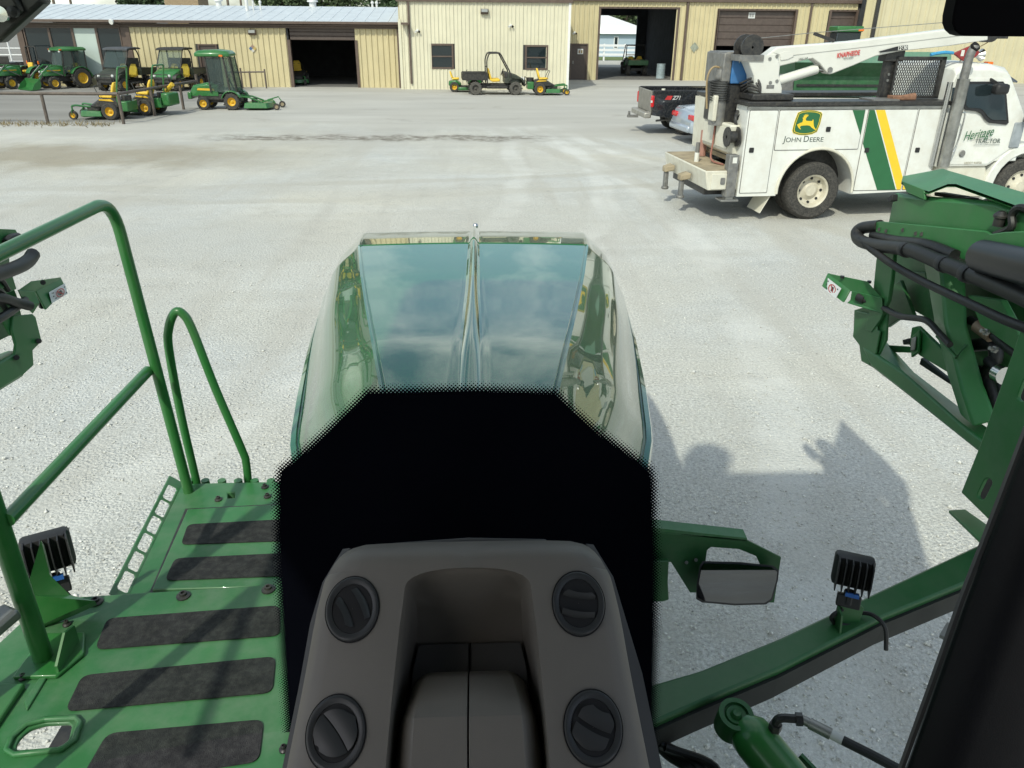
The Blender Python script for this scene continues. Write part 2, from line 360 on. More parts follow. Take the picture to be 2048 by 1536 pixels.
def sheet_door(parent, x0, x1, z0, z1, Y, rows, m=SHUT):
    d = thing  # rows of horizontal door panels, each a piece
    h = (z1 - z0) / rows; s_ = MB(); s_.prism([(0, 0, 0), (0, -.025, .02), (0, -.025, h - .03), (0, 0, h - .012), (0, .03, h - .012), (0, .03, 0)], (x1 - x0, 0, 0)); me = s_.mesh('door_panel', 0)
    r = MB(); r.box(x0, x1, Y + .035, Y + .05, z0, z1); dd = r.build('overhead_door', m, parent)
    for k in range(rows): put('door_panel', me, m, dd, loc=(x0, Y, z0 + k * h))
    return dd
def framed_window(parent, x0, x1, z0, z1, Y, rail=True):
    f = MB(); t = .09
    f.box(x0, x0 + t, Y - .05, Y + .05, z0, z1).box(x1 - t, x1, Y - .05, Y + .05, z0, z1).box(x0 + t, x1 - t, Y - .05, Y + .05, z1 - t, z1).box(x0 + t, x1 - t, Y - .06, Y + .05, z0, z0 + t)
    w_ = f.build('window', BROWN, parent)
    zm = (z0 + z1) / 2
    if rail: s_ = MB(); s_.box(x0 + t, x1 - t, Y - .03, Y + .03, zm - .03, zm + .03); s_.build('meeting_rail', BROWN, w_)
    for (a, b_) in (((zm + .03, z1 - t), (z0 + t, zm - .03)) if rail else ((z0 + t, z1 - t),)):
        p = MB(); p.box(x0 + t, x1 - t, Y, Y + .012, a, b_); p.build('pane', GLASSD, w_)
    return w_
def wall_light(x, Y, z, label, sz=1.0):
    t = thing('wall_light', label, 'light', (x, Y, z), group='lights on the shop walls')
    a = MB(); a.prism([(-.2 * sz, 0, -.12), (-.2 * sz, 0, .13), (-.2 * sz, -.12, .13), (-.2 * sz, -.2, -.02), (-.2 * sz, -.13, -.12)], (.4 * sz, 0, 0)); a.build('housing', BROWN, t, bevel=.01)
    l = MB(); l.box(-.16 * sz, .16 * sz, -.235, -.19, -.07, .07, Matrix.Rotation(R(-12), 4, 'X')); l.build('lens', LAMPG, t)
def spotlight(x, Y, z, label):
    t = thing('security_light', label, 'light', (x, Y, z), group='small security lights on the shop walls')
    b_ = MB(); b_.cyl((0, .02, 0), (0, -.05, 0), .06); b_.build('base', TRIMW, t)
    for s_ in (-1, 1): h = MB(); h.lathe([(.02, 0), (.05, .06), (.06, .12), (.0, .12)], (s_ * .06, -.05, -.02), (s_ * .4, -1, -.6), 10); h.build('lamp_head', TRIMW if s_ < 0 else BLACKP, t)

# --- the long low shop on the left
YL = 45.2; ZE = 2.96
opsL = [(-10.08, -6.52, -1, 2.98), (-14.88, -13.88, -1, 2.12)]
lb = thing('low_shop', 'long low yellow ribbed metal shop with a pale metal roof', 'building', (-12, 50, 0), world=True)
siding(lb, -18.3, -4.15, .0, ZE, YL, .30, SID_Y, opsL)
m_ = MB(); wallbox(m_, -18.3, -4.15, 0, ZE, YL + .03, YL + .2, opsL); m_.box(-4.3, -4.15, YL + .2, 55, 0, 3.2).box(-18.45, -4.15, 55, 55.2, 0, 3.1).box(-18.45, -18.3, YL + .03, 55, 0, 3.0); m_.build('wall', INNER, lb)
m_ = MB(); m_.box(-18.2, -4.4, YL + .3, 54.9, .004, .02); m_.build('floor_slab', SLAB, lb)
# roof sheets, fascia and gutter
sl = .70 / 5.0
rp = MB(); L_ = 5.6; rp.prism([(0, 0, 0), (.56, 0, 0), (.58, 0, .022), (.60, 0, .022), (.62, 0, 0), (.62, 0, -.02), (0, 0, -.02)], (0, L_, 0)); rme = rp.mesh('roof_panel', 0)
roofo = MB().box(-26.9, -4.1, 50.2, 50.55, 3.93, 4.02).build('roof', TRIMW, lb)
for i in range(37):
    put('roof_panel', rme, ROOFW, roofo, loc=(-27.0 + i * .62, YL - .42, 3.26), rot=(math.atan(sl), 0, 0))
m_ = MB().prism([(-27, 50.5, 3.96), (-27, 55.4, 3.25), (-27, 55.4, 3.2), (-27, 50.5, 3.9)], (22.9, 0, 0)); m_.build('rear_roof', ROOFW, roofo)
m_ = MB(); m_.box(-27.0, -4.1, YL - .46, YL - .34, 3.12, 3.25).box(-27, -4.1, YL - .34, YL + .03, 3.04, 3.10); m_.build('gutter', BROWN, lb, bevel=.015)
m_ = MB(); m_.box(-27.0, -4.12, YL - .12, YL - .02, 2.92, 3.04); m_.build('fascia', BROWN, lb)
m_ = MB(); m_.box(-4.32, -4.2, YL - .12, YL - .035, 0, 3.0); m_.build('downspout', BROWN, lb)
# garage opening: lintel door rolled up, jambs
sheet_door(lb, -10.0, -6.58, 2.35, 2.95, YL + .12, 3)
m_ = MB(); m_.box(-10.16, -10.0, YL - .05, YL + .2, 0, 2.36); m_.build('door_jamb', BROWN, lb); m_ = MB(); m_.box(-6.58, -6.44, YL - .05, YL + .2, 0, 2.36); m_.build('door_jamb', BROWN, lb)
dd = MB().box(-14.8, -13.96, YL + .02, YL + .07, .02, 2.05).build('door', DOORM, lb); MB().box(-14.88, -14.8, YL - .04, YL + .12, 0, 2.12).box(-13.96, -13.88, YL - .04, YL + .12, 0, 2.12).box(-14.8, -13.96, YL - .04, YL + .12, 2.05, 2.12).build('door_frame', BROWN, dd); MB().box(-14.1, -14.04, YL - .03, YL + .02, .95, 1.1).build('handle', STEEL, dd)
# show-room front: brown post, big panes, one pale panel
MB().box(-18.75, -18.3, YL - .06, YL + .2, 0, 2.92).build('corner_post', BROWN, lb, bevel=.02)
PALE = mat('pale_panel', (.50, .58, .55), .35, var=.05, sc=1)  # even pale colour for one pane
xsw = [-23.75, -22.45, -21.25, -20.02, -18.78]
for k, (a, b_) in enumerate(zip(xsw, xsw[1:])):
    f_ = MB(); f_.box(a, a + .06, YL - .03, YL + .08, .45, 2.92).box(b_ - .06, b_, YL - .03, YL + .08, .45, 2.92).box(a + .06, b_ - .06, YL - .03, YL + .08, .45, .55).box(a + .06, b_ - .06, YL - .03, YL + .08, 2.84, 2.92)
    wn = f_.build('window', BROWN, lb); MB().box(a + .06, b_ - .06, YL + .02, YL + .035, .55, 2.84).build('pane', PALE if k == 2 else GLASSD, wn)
MB().box(-23.85, -18.75, YL - .04, YL + .15, 0, .45).build('sill_wall', SID_Y, lb)
MB().box(-24.1, -23.8, YL - .05, YL + .25, 0, 2.95).build('corner_post', BROWN, lb)
MB().box(-24.0, -18.5, 49.0, 49.2, 0, 3.1).box(-24.0, -23.9, YL + .25, 49, 0, 3.0).build('showroom_wall', INNER, lb)
for x, z in ((-26.8, 3.2),): MB().box(x, x + .15, YL - .2, YL - .05, 0, 2.95).build('porch_post', BROWN, lb)
# things on that roof
VENTW = mat('galvanised_vent', (.70, .70, .69), .4, .2, var=.05)
for k, (x, y, z, h, r) in enumerate(((-12.9, 48.4, 3.55, .95, .09), (-12.6, 48.6, 3.6, .7, .05), (-12.2, 48.6, 3.6, .55, .05), (-15.0, 50.3, 3.9, .35, .16), (-9.6, 50.3, 3.9, .35, .2), (-5.9, 50.3, 3.9, .3, .06), (-6.15, 50.3, 3.9, .3, .06))):
    v_ = MB().cyl((x, y, z - .1), (x, y, z + h), r).lathe([(r, 0), (r * 1.6, .02), (r * 1.5, .1), (0.01, .16)], (x, y, z + h), (0, 0, 1), 14).build('vent_pipe', VENTW, roofo)
wall_light(-11.9, YL - .03, 2.70, 'brown wall pack light on the yellow shop, left of its dark open bay')
dsg = thing('hazard_sign', 'small diamond hazard sign with coloured quarters on the yellow shop wall', 'sign', (-12.0, YL - .045, 1.92))
for (dx, dz, c_) in ((0, .10, (.30, .20, .16)), (-.10, 0, (.06, .13, .28)), (.10, 0, (.50, .36, .12)), (0, -.10, (.55, .53, .48))):
    MB().prism([(dx, 0, dz + .096), (dx + .096, 0, dz), (dx, 0, dz - .096), (dx - .096, 0, dz)], (0, -.012, 0)).build('diamond', mat('sign_%d%d' % (dx * 100 + 20, dz * 100 + 20), c_, .4), dsg)
fl = thing('floodlight', 'round white floodlight under the eave at the end of the show-room panes', 'light', (-18.9, YL - .45, 3.1))
MB().lathe([(.0, -.1), (.09, -.08), (.13, .05), (.12, .06), (0, .06)], (0, -.1, .05), (-.3, -1, -.3), 16).build('lamp_head', TRIMW, fl); MB().cyl((0, 0, 0), (.25, .12, -.12), .025).build('bracket', BROWN, fl)

# --- the cream gabled-front shop in the middle
YM = 44.2; opsM = [(-2.53, -1.31, 1.02, 2.25), (2.47, 3.69, 1.0, 2.22)]
mbld = thing('cream_shop', 'cream ribbed metal shop with two small square windows, between yellow buildings', 'building', (.4, 48, 0), world=True)
siding(mbld, -4.05, 4.78, 0, 4.22, YM, .40, SID_C, opsM, ribs=2, rib=.032)
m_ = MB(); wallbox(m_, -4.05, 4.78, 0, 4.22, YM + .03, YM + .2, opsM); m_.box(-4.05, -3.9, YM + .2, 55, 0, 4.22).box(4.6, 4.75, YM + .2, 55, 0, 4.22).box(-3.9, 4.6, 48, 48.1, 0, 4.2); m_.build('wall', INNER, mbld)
siding(mbld, 0, 8.0, 0, 4.22, 0, .40, SID_C, (), ribs=2, rib=.032, axis=((4.785, YM + .1, 0), (0, 1, 0)))
siding(mbld, 0, 4.0, 0, 4.22, 0, .40, SID_Y, (), ribs=2, rib=.032, axis=((-4.085, YM + 4.1, 0), (0, -1, 0)))
MB().box(-4.2, 4.9, YM - .14, YM + .2, 4.22, 4.42).box(4.78, 4.95, YM + .2, 53, 4.22, 4.4).build('fascia', BROWN, mbld)
MB().prism([(-4.2, YM + .2, 4.4), (-4.2, 49.5, 5.3), (-4.2, 55, 4.4)], (9.1, 0, 0)).build('roof', ROOFW, mbld)
MB().box(4.70, 4.83, YM - .06, YM + .0, 0, 4.22).build('corner_trim', TRIMW, mbld)
MB().box(-4.14, -4.0, YM - .06, YM, 0, 3.4).build('corner_trim', SID_C, mbld)
MB().box(-3.62, -3.52, YM - .12, YM - .035, .28, 4.2).build('downspout', BROWN, mbld, bevel=.01)
MB().box(-3.95, -3.55, YM - .5, YM - .05, 3.14, 3.24).build('gutter_end', BROWN, mbld)
framed_window(mbld, *(-2.53, -1.31, 1.02, 2.25), YM + .02); framed_window(mbld, *(2.47, 3.69, 1.0, 2.22), YM + .02)
wall_light(.34, YM - .03, 3.78, 'wall pack light high on the cream shop between its two windows')
spotlight(-3.15, YM - .03, 2.88, 'small security light on the cream shop near its brown downspout'); spotlight(1.7, YM - .03, 3.16, 'small white security light on the cream shop above and left of its right window')

# --- the yellow bay shop behind on the right
YR = 52.5; bays = [(7.53, 12.43, -1, 4.15), (14.94, 19.85, -1, 4.1), (22.02, 23.7, -1, 4.1), (5.78, 6.88, -1, 2.12)]
rb = thing('bay_shop', 'tall yellow metal shop with three wide vehicle bays and brown doors', 'building', (16, 60, 0), world=True)
siding(rb, 4.8, 23.7, 0, 4.5, YR, .30, SID_Y, bays)
m_ = MB(); wallbox(m_, 4.8, 29.9, 0, 4.5, YR + .03, YR + .25, bays)
wallbox(m_, 4.8, 29.9, 0, 4.6, 68, 68.2, [(7.4, 12.82, -1, 3.85)])
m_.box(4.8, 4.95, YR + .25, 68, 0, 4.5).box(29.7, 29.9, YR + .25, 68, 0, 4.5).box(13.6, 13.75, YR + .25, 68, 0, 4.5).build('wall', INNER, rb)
MB().box(4.9, 29.8, YR + .3, 67.9, .004, .02).build('floor_slab', SLAB, rb)
MB().box(4.8, 30, YR - .2, YR + .25, 4.5, 4.72).build('gutter', BROWN, rb, bevel=.02)
MB().prism([(4.8, YR - .1, 4.72), (4.8, 60.3, 5.9), (4.8, 68.4, 4.6), (4.8, 60.3, 5.8), (4.8, YR - .1, 4.62)], (25.2, 0, 0)).build('roof', ROOFW, rb)
for (x0, x1, zt) in ((7.53, 12.43, 4.15), (14.94, 19.85, 4.1), (22.02, 23.7, 4.1)):
    MB().box(x0 - .08, x0 + .06, YR - .05, YR + .3, 0, zt + .06).box(x1 - .06, x1 + .08, YR - .05, YR + .3, 0, zt + .06).box(x0 + .06, x1 - .06, YR - .05, YR + .3, zt - .04, zt + .06).build('door_frame', BROWN, rb)
sheet_door(rb, 15.0, 19.79, 2.04, 4.06, YR + .2, 5); sheet_door(rb, 22.08, 23.64, 1.2, 4.06, YR + .2, 7)
for x in (12.95, 20.72): MB().box(x - .06, x + .06, YR - .15, YR - .04, 0, 4.55).build('downspout', BROWN, rb, bevel=.01)
dd = MB().box(5.86, 6.82, YR + .02, YR + .07, .02, 2.06).build('door', DOORM, rb); MB().box(5.78, 5.86, YR - .05, YR + .12, 0, 2.12).box(6.82, 6.9, YR - .05, YR + .12, 0, 2.12).box(5.86, 6.82, YR - .05, YR + .12, 2.06, 2.12).build('door_frame', BROWN, dd); MB().box(5.95, 6.0, YR - .03, YR + .02, .95, 1.12).build('handle', STEEL, dd)
def small_sign(name, x, Y, z, w_, h_, label, c_, bars):
    s_ = thing(name, label, 'sign', (x, Y, z)); MB().box(-w_ / 2, w_ / 2, -.012, 0, -h_ / 2, h_ / 2).build('board', mat('sign_board', (.62, .63, .62), .5), s_)
    for (a, b_, c2, d2, cc) in bars: MB().box(a, b_, -.016, -.013, c2, d2).build('print', mat('print_%d' % int(cc[0] * 999), cc, .6), s_)
small_sign('door_notice', 6.42, YR + .02, 1.66, .34, .30, 'small white notice on the brown side door of the bay shop', None, ((-.12, -.02, -.1, .08, (.25, .16, .08)), (.03, .13, -.1, .08, (.3, .22, .1))))
small_sign('bay_sign', 17.1, YR + .17, 3.8, .42, .34, 'small white sign high on the half raised brown bay door', None, ((-.14, -.03, -.1, .1, (.28, .28, .28)), (.0, .14, -.1, .1, (.33, .33, .33))))
dg = MB().prism([(0, 0, .3), (.27, 0, 0), (0, 0, -.3), (-.27, 0, 0)], (0, -.012, 0)).build('diamond_placard', mat('placard', (.28, .30, .24), .5, var=.3), None); dg.location = (13.62, YR - .05, 1.95); tag(dg, 'faded diamond placard on the yellow wall between the open bay and the brown door', 'sign')
pq = MB().prism([(0, 0, .2), (-.2, 0, 0), (0, 0, -.2)], (0, -.012, 0)); 
spotlight(6.0, YR - .03, 2.75, 'small light above the brown side door of the bay shop')

# --- the yellow building close behind the service truck
YF = 51.5
fb = thing('yellow_shed', 'tall yellow ribbed metal wall directly behind the white service truck', 'building', (32, 60, 0), world=True)
siding(fb, 23.9, 40.4, 0, 7.2, YF, .55, mat('yellow_siding_bright', (.585, .53, .36), .45, var=.05, sc=1.0, dust=.08), (), rib=.07)
MB().box(23.9, 40.4, YF + .03, YF + .2, 0, 7.2).box(23.8, 23.95, YF + .2, YR - .2, 0, 7.2).build('wall', INNER, fb)
MB().box(23.7, 40.6, YF - .25, YF + .1, 7.2, 7.45).build('gutter', BROWN, fb)
MB().prism([(23.7, YF - .2, 7.45), (23.7, 60, 8.6), (23.7, 68, 7.45)], (16.9, 0, 0)).build('roof', ROOFW, fb)
MB().box(23.72, 24.1, YF - .06, YF + .02, 0, 7.2).build('corner_trim', SID_Y, fb)
MB().box(24.28, 24.5, YF - .22, YF - .08, 0, 7.2).build('downspout', BLACKM, fb)

# --- far white house, fence and ground strip beyond the open bay
wh = thing('white_house', 'long white house with pale blue lower wall seen through the open bay', 'building', (8, 95, 0), world=True)
HB = mat('house_blue_wall', (.42, .52, .62), .6, var=.04, sc=1); HW = mat('house_white', (.78, .79, .80), .5, var=.03)
MB().box(-6, 17.4, 90, 100, 0, 2.3).build('wall', HB, wh)
MB().prism([(-6.4, 89.6, 2.25), (17.8, 89.6, 2.25), (17.2, 90.2, 3.0), (11.8, 94.5, 4.9), (-6.4, 94.5, 4.9)], (0, 6, 0)).build('roof', HW, wh)
fr = MB().box(14.55, 15.05, 89.95, 90.0, .8, 2.0).build('window', HW, wh); MB().box(14.65, 14.95, 89.93, 89.96, .9, 1.9).build('pane', GLASSD, fr)
pf = thing('white_fence', 'white board fence in front of the far house beyond the open bay', 'fence', (10, 80, 0), world=True)
for k in range(9): MB().box(6 + k * 2, 6.14 + k * 2, 80, 80.14, 0, 1.5).build('post', HW, pf)
for z in (.45, .85, 1.25): MB().box(5.8, 22.2, 79.95, 80.0, z, z + .2).build('board', HW, pf)
st = MB(); st.box(-10, 40, 81, 89, 0.002, .03); gs = st.build('lawn', mat('mown_lawn', (.12, .16, .05), .9, var=.25, sc=2), None); struct(gs)

# --- brick block, poles, trees behind the low shop
bk = thing('brick_block', 'tan brick block standing up behind the pale roof', 'building', (-27.2, 81, 0), world=True)
MB().box(-28.75, -25.7, 80, 83, 0, 6.6).build('wall', mat('tan_brick', (.32, .24, .15), .8, var=.15, sc=6, bump=.3), bk); MB().box(-28.9, -25.55, 79.85, 83.15, 6.6, 6.75).build('coping', TRIMW, bk)
WOODP = mat('pole_timber', (.16, .13, .10), .9, var=.2)
for (px, Yp, lab) in ((108, 85, 'utility pole with a crossarm behind the show-room end of the roof'), (142, 95, 'plain thin utility pole just right of the crossarm pole'), (456, 95, 'utility pole behind the roof between the brick block and the vent pipes'), (482, 110, 'slim pole just right of the pole beside the vent pipes')):
    p = at(px, 8, Yp); t = thing('utility_pole', lab, 'pole', (p.x, Yp, 0), group='utility poles behind the low shop')
    MB().cyl((0, 0, 0), (0, 0, 10.5), .16, .11, 10).build('pole', WOODP, t)
    if px in (108, 456): MB().box(-1.1, 1.1, -.06, .06, 9.3, 9.45).build('crossarm', WOODP, t); MB().cyl((.35, -.15, 7.2), (.35, -.15, 8.3), .2, None, 10).build('transformer', STEEL, t)
def leaf_mat(name, c):
    m = mat(name, c, .7, var=.45, sc=.9); return m
LEAF1 = leaf_mat('leaf_dark', (.035, .065, .022)); LEAF2 = leaf_mat('leaf_mid', (.055, .085, .030)); BARK = mat('bark', (.12, .09, .07), .9, var=.3)
def tree(x, y, h, r, label, m, seed, n=5200):
    rs = random.Random(seed); t = thing('tree', label, 'tree', (x, y, 0), group='trees behind the shops')
    tr = MB(); tr.tube(bez([(0, 0, 0), (.1, 0, h * .3), (-.1, .1, h * .62)]), [max(.06, .34 - .02 * k) for k in range(13)], 8)
    for k in range(7):
        a = rs.random() * 6.28; z = h * (.3 + .05 * k); tr.tube(bez([(0, 0, z), (math.cos(a) * r * .4, math.sin(a) * r * .4, z + h * .12), (math.cos(a) * r * .75, math.sin(a) * r * .75, z + h * .2)]), [max(.02, .12 - .008 * q) for q in range(13)], 6)
    tr.build('trunk', BARK, t)
    blobs = []
    for k in range(26):
        a = rs.random() * 6.28; q = rs.random() ** .5 * r * .8; z = h * (.36 + .52 * rs.random()); q *= (1.1 - abs(z / h - .6) * 1.3)
        blobs.append((math.cos(a) * q, math.sin(a) * q, z, r * (.22 + .22 * rs.random())))
    c = MB()
    for k in range(n):
        b_ = rs.choice(blobs); d = V(rs.gauss(0, 1), rs.gauss(0, 1), rs.gauss(0, .8)).normalized() * b_[3] * (.55 + .5 * rs.random()); p = V(*b_[:3]) + d
        e = V(rs.gauss(0, 1), rs.gauss(0, 1), rs.gauss(0, 1)).normalized(); f = e.orthogonal().normalized(); s_ = .13 + .13 * rs.random()
        i = len(c.v); c.v += [tuple(p - e * s_), tuple(p + f * s_ * .6), tuple(p + e * s_), tuple(p - f * s_ * .6)]; c.f.append((i, i + 1, i + 2, i + 3))
    c.build('crown', m, t, smooth=0, fix=False)
tree(-35.5, 92, 7.6, 3.2, 'dark round tree behind the roof left of the brick block', LEAF1, 1); tree(-20.2, 88, 8.2, 3.6, 'wide tree rising behind the pale roof above the dark open bay', LEAF2, 2); tree(-14.8, 90, 8.6, 3.4, 'wide tree touching its neighbour behind the roof beside the cream shop', LEAF2, 3)
tree(-8.4, 86, 9.0, 2.8, 'dark tree peeping over the roof corner beside the cream shop', LEAF1, 4); tree(19.5, 112, 8.5, 4.5, 'tree behind the far white house seen through the open bay', LEAF2, 5); tree(26.5, 118, 9, 4.5, 'second tree behind the far white house, farther right', LEAF1, 6)
# white pipe gates under the porch at the far left
gp = thing('pipe_gate', 'white pipe gate standing beyond the porch at the far left', 'gate', (-30, 56, 0), world=True)
for z in (.3, .7, 1.1, 1.5): MB().cyl((-34, 56, z), (-28.6, 56, z), .035, n=8).build('rail', HW, gp)
for x in (-34, -31.4, -30.6, -29.6, -28.6): MB().cyl((x, 56, 0), (x, 56, 2.1 if x == -30.6 else 1.6), .06, n=8).build('post', HW, gp)
tl = thing('flatbed_trailer', 'low dark trailer parked beyond the porch at the far left', 'trailer', (-29.5, 51, 0), world=True)
MB().box(-33, -27.6, 50.2, 52, .65, .9).build('deck', BLACKM, tl); MB().box(-33, -27.6, 50.15, 50.2, .9, 1.25).build('side_rail', BLACKM, tl)
for x in (-30.3, -29.3): w_ = MB().cyl((x, 50.1, .38), (x, 50.35, .38), .38, n=18).build('wheel', TYRE, tl); MB().cyl((x, 50.06, .38), (x, 50.1, .38), .2, n=12).build('rim', STEEL, w_)
# ------------------------------------------------------------------ the sprayer whose cab the picture is taken from
XC = -0.035
sp = thing('sprayer', 'green self-propelled sprayer seen from its own cab, hood and folded booms ahead', 'sprayer', (XC, 1.5, 0), world=True)
HOODM = mat('hood_gloss_green', (.014, .120, .042), .16, var=.10, sc=2, coat=1.0, spec=.15, dust=.05)
HOODM.node_tree.nodes['Principled BSDF'].inputs['Coat IOR'].default_value = 1.46; HOODM.node_tree.nodes['Principled BSDF'].inputs['Coat Roughness'].default_value = .015
def lerp(t, xs, ys): return float(np.interp(t, xs, ys))
HY = [1.6, 2.0, 2.48, 3.05, 3.5, 4.12, 4.5, 4.9, 5.15, 5.35, 5.45]
HWT = [.18, .245, .335, .44, .52, .62, .665, .705, .72, .70, .66]
HZT = [2.33, 2.30, 2.285, 2.25, 2.23, 2.20, 2.142, 2.072, 2.008, 1.90, 1.70]
HWO = [.34, .50, .635, .72, .78, .845, .865, .845, .805, .75, .70]
HZO = [1.96, 1.93, 1.92, 1.90, 1.90, 1.90, 1.88, 1.85, 1.80, 1.68, 1.52]
def hood():
    ys = sorted(set(list(np.linspace(1.6, 4.05, 24)) + [4.09, 4.115, 4.125, 4.135, 4.16, 4.2] + list(np.linspace(4.3, 5.45, 22))))
    rings = []
    for y in ys:
        wt, zt, wo, zo = (lerp(y, HY, a) for a in (HWT, HZT, HWO, HZO))
        rh = lerp(y, [1.2, 2.2, 3.2, 5.0, 5.3, 5.45], [.0, .006, .026, .034, .03, .02])           # raised centre spine
        rw = lerp(y, [1.2, 2.4, 3.2, 5.0], [.03, .028, .021, .019])
        step = .012 if abs(y - 4.12) < .012 else 0.0                                              # cross seam
        crown = .012
        half = []
        for u in (0, .25, .5, .8, 1.1, 1.5, 2.0, 2.6):
            x = rw * u; half.append((x, zt + rh * math.exp(-u * u * 1.1) + crown * (1 - (x / wt) ** 2) - step - (.004 if .9 < u < 1.7 else 0)))
        for k in range(1, 9):
            x = rw * 2.6 + (wt - .018 - rw * 2.6) * k / 8; half.append((x, zt + crown * (1 - (x / wt) ** 2) - step))
        sg = 0 if y > 4.13 else 1
        half += [(wt - .012, zt + .001), (wt - .007, zt - .007 * sg), (wt - .001, zt - .004 * sg), (wt + .008, zt - .001 - .004)]
        for k in range(1, 13):
            t = k / 12; a = (wt + .008) * (1 - t) + wo * t; b_ = (zt - .005) * (1 - t) + zo * t; bul = .030 * math.sin(math.pi * t) ** 2
            dx, dz = wo - wt, zt - zo; l = math.hypot(dx, dz); half.append((a + bul * dz / l, b_ + bul * dx / l))
        lq = max(.06, min(1, (4.6 - y) / 1.7)); half += [(wo + .002, zo - .012), (wo + .008 * lq, zo - .012), (wo + .012 * lq, zo - .002 - .02 * (1 - lq)), (wo + .032 * lq, zo - .012 - .03 * (1 - lq)), (wo + .038 * lq, zo - .03 - .03 * (1 - lq)), (wo + .036 * lq, zo - .2), (wo + .03 * lq, zo - .32)]
        ring = [(XC - x, y, z) for x, z in reversed(half)] + [(XC + x, y, z) for x, z in half[1:]]
        rings.append(ring)
    h = MB(); h.loft(rings, closed=False); n = len(rings[0]); o_ = (len(rings) - 1) * n; h.f.append(tuple(range(o_, o_ + n)))
    return h.build('hood', HOODM, sp, smooth=24)
hd = hood()
MB().lathe([(.0, -.03), (.016, .0), (.018, .012), (.012, .022), (.0, .028)], (XC + .005, 5.06, 2.07), (0, -.2, 1), 12).build('hood_ornament', CHROME, hd)
MB().box(XC - .70, XC + .70, 5.40, 5.50, 1.0, 1.5).build('grille', BLACKP, hd, bevel=.03)
CH = MB(); CH.box(XC - .42, XC + .42, -2.2, 4.9, .95, 1.15); CH.box(XC - .3, XC + .3, .2, 2.3, 1.15, 1.75); CH.build('chassis', GREEND, sp)
for sx in (-1, 1):
    wq = MB().lathe([(.45, -.2), (.62, -.21), (.66, -.15), (.66, .15), (.62, .21), (.45, .2)], (XC + sx * 1.45, -.9, .66), (1, 0, 0), 30).build('wheel', TYRE, sp); MB().lathe([(.0, -.1), (.3, -.1), (.45, -.15), (.45, .15), (.3, .1), (0, .1)], (XC + sx * 1.45, -.9, .66), (1, 0, 0), 24).build('rim', YEL, wq)
MB().box(XC - 1.4, XC + 1.4, -1.0, -.8, .6, .95).build('axle', GREEND, sp)

# --- windshield with its black dotted border
def gy(x): return 1.22 - .10 * (x / .8) ** 2
def on_glass(px, py, off=0.0):
    Y = 1.15
    for _ in range(6): p = at(px, py, Y); Y = gy(p.x) - off
    return at(px, py, Y)
gl = MB(); cols = [(-.95 + 1.9 * k / 30) for k in range(31)]
gl.loft([[(x, gy(x), z) for x in cols] for z in (1.6, 2.4, 3.2, 3.98)], closed=False); gl.build('windshield', clear_pane('windshield_glass', (.92, .975, .905)), sp, fix=False)
edge = [(735, 782), (950, 776), (1112, 782), (1150, 822), (1200, 864), (1255, 902), (1302, 938), (1308, 962), (1311, 1100), (1312, 1250), (1309, 1400), (1306, 1700), (582, 1700), (574, 1450), (565, 1300), (557, 1150), (554, 1050), (554, 962), (560, 938), (600, 908), (645, 868), (690, 826)]
def resample(poly, step=14):
    o_ = []
    for i, a in enumerate(poly):
        b_ = poly[(i + 1) % len(poly)]; n = max(1, int(math.hypot(b_[0] - a[0], b_[1] - a[1]) / step))
        o_ += [(a[0] + (b_[0] - a[0]) * k / n, a[1] + (b_[1] - a[1]) * k / n) for k in range(n)]
    return o_
def offset(poly, d):
    n = len(poly); o_ = []
    for i in range(n):
        a, b_ = poly[i - 3], poly[(i + 3) % n]; tx, ty = b_[0] - a[0], b_[1] - a[1]; l = math.hypot(tx, ty) or 1
        o_.append((poly[i][0] + ty / l * d, poly[i][1] - tx / l * d))
    return o_
pe = resample(edge); po, pi = offset(pe, 15), offset(pe, -9)
fm = bpy.data.materials.new('black_dotted_print'); fm.use_nodes = True; n_ = fm.node_tree; b_ = n_.nodes['Principled BSDF']; b_.inputs['Base Color'].default_value = (.0025, .003, .005, 1); b_.inputs['Roughness'].default_value = .6; b_.inputs['Specular IOR Level'].default_value = .0
at_ = n_.nodes.new('ShaderNodeAttribute'); at_.attribute_name = 'fade'; tcn = n_.nodes.new('ShaderNodeTexCoord'); sx_ = n_.nodes.new('ShaderNodeSeparateXYZ'); n_.links.new(tcn.outputs['Object'], sx_.inputs[0])
def mth(op, a, b2=None):
    q = n_.nodes.new('ShaderNodeMath'); q.operation = op
    for i, v_ in enumerate((a, b2)):
        if v_ is None: continue
        if isinstance(v_, (int, float)): q.inputs[i].default_value = v_
        else: n_.links.new(v_, q.inputs[i])
    return q.outputs[0]
k_ = 2 * math.pi / .0070
dots = mth('MULTIPLY', mth('COSINE', mth('MULTIPLY', sx_.outputs['X'], k_)), mth('COSINE', mth('MULTIPLY', sx_.outputs['Z'], k_)))
mask = mth('GREATER_THAN', dots, mth('SUBTRACT', 1.0, mth('MULTIPLY', at_.outputs['Fac'], 2.1)))
tr_ = n_.nodes.new('ShaderNodeBsdfTransparent'); ms = n_.nodes.new('ShaderNodeMixShader'); n_.links.new(mask, ms.inputs[0]); n_.links.new(tr_.outputs[0], ms.inputs[1]); n_.links.new(b_.outputs[0], ms.inputs[2]); n_.links.new(ms.outputs[0], n_.nodes['Material Output'].inputs['Surface'])
N = len(pe); vo = [on_glass(x, y, .006) for x, y in po]; vi = [on_glass(x, y, .006) for x, y in pi]
tri = tessellate_polygon([vi]); me = bpy.data.meshes.new('windshield_print')
me.from_pydata([tuple(p) for p in vo + vi], [], [(i, (i + 1) % N, N + (i + 1) % N, N + i) for i in range(N)])
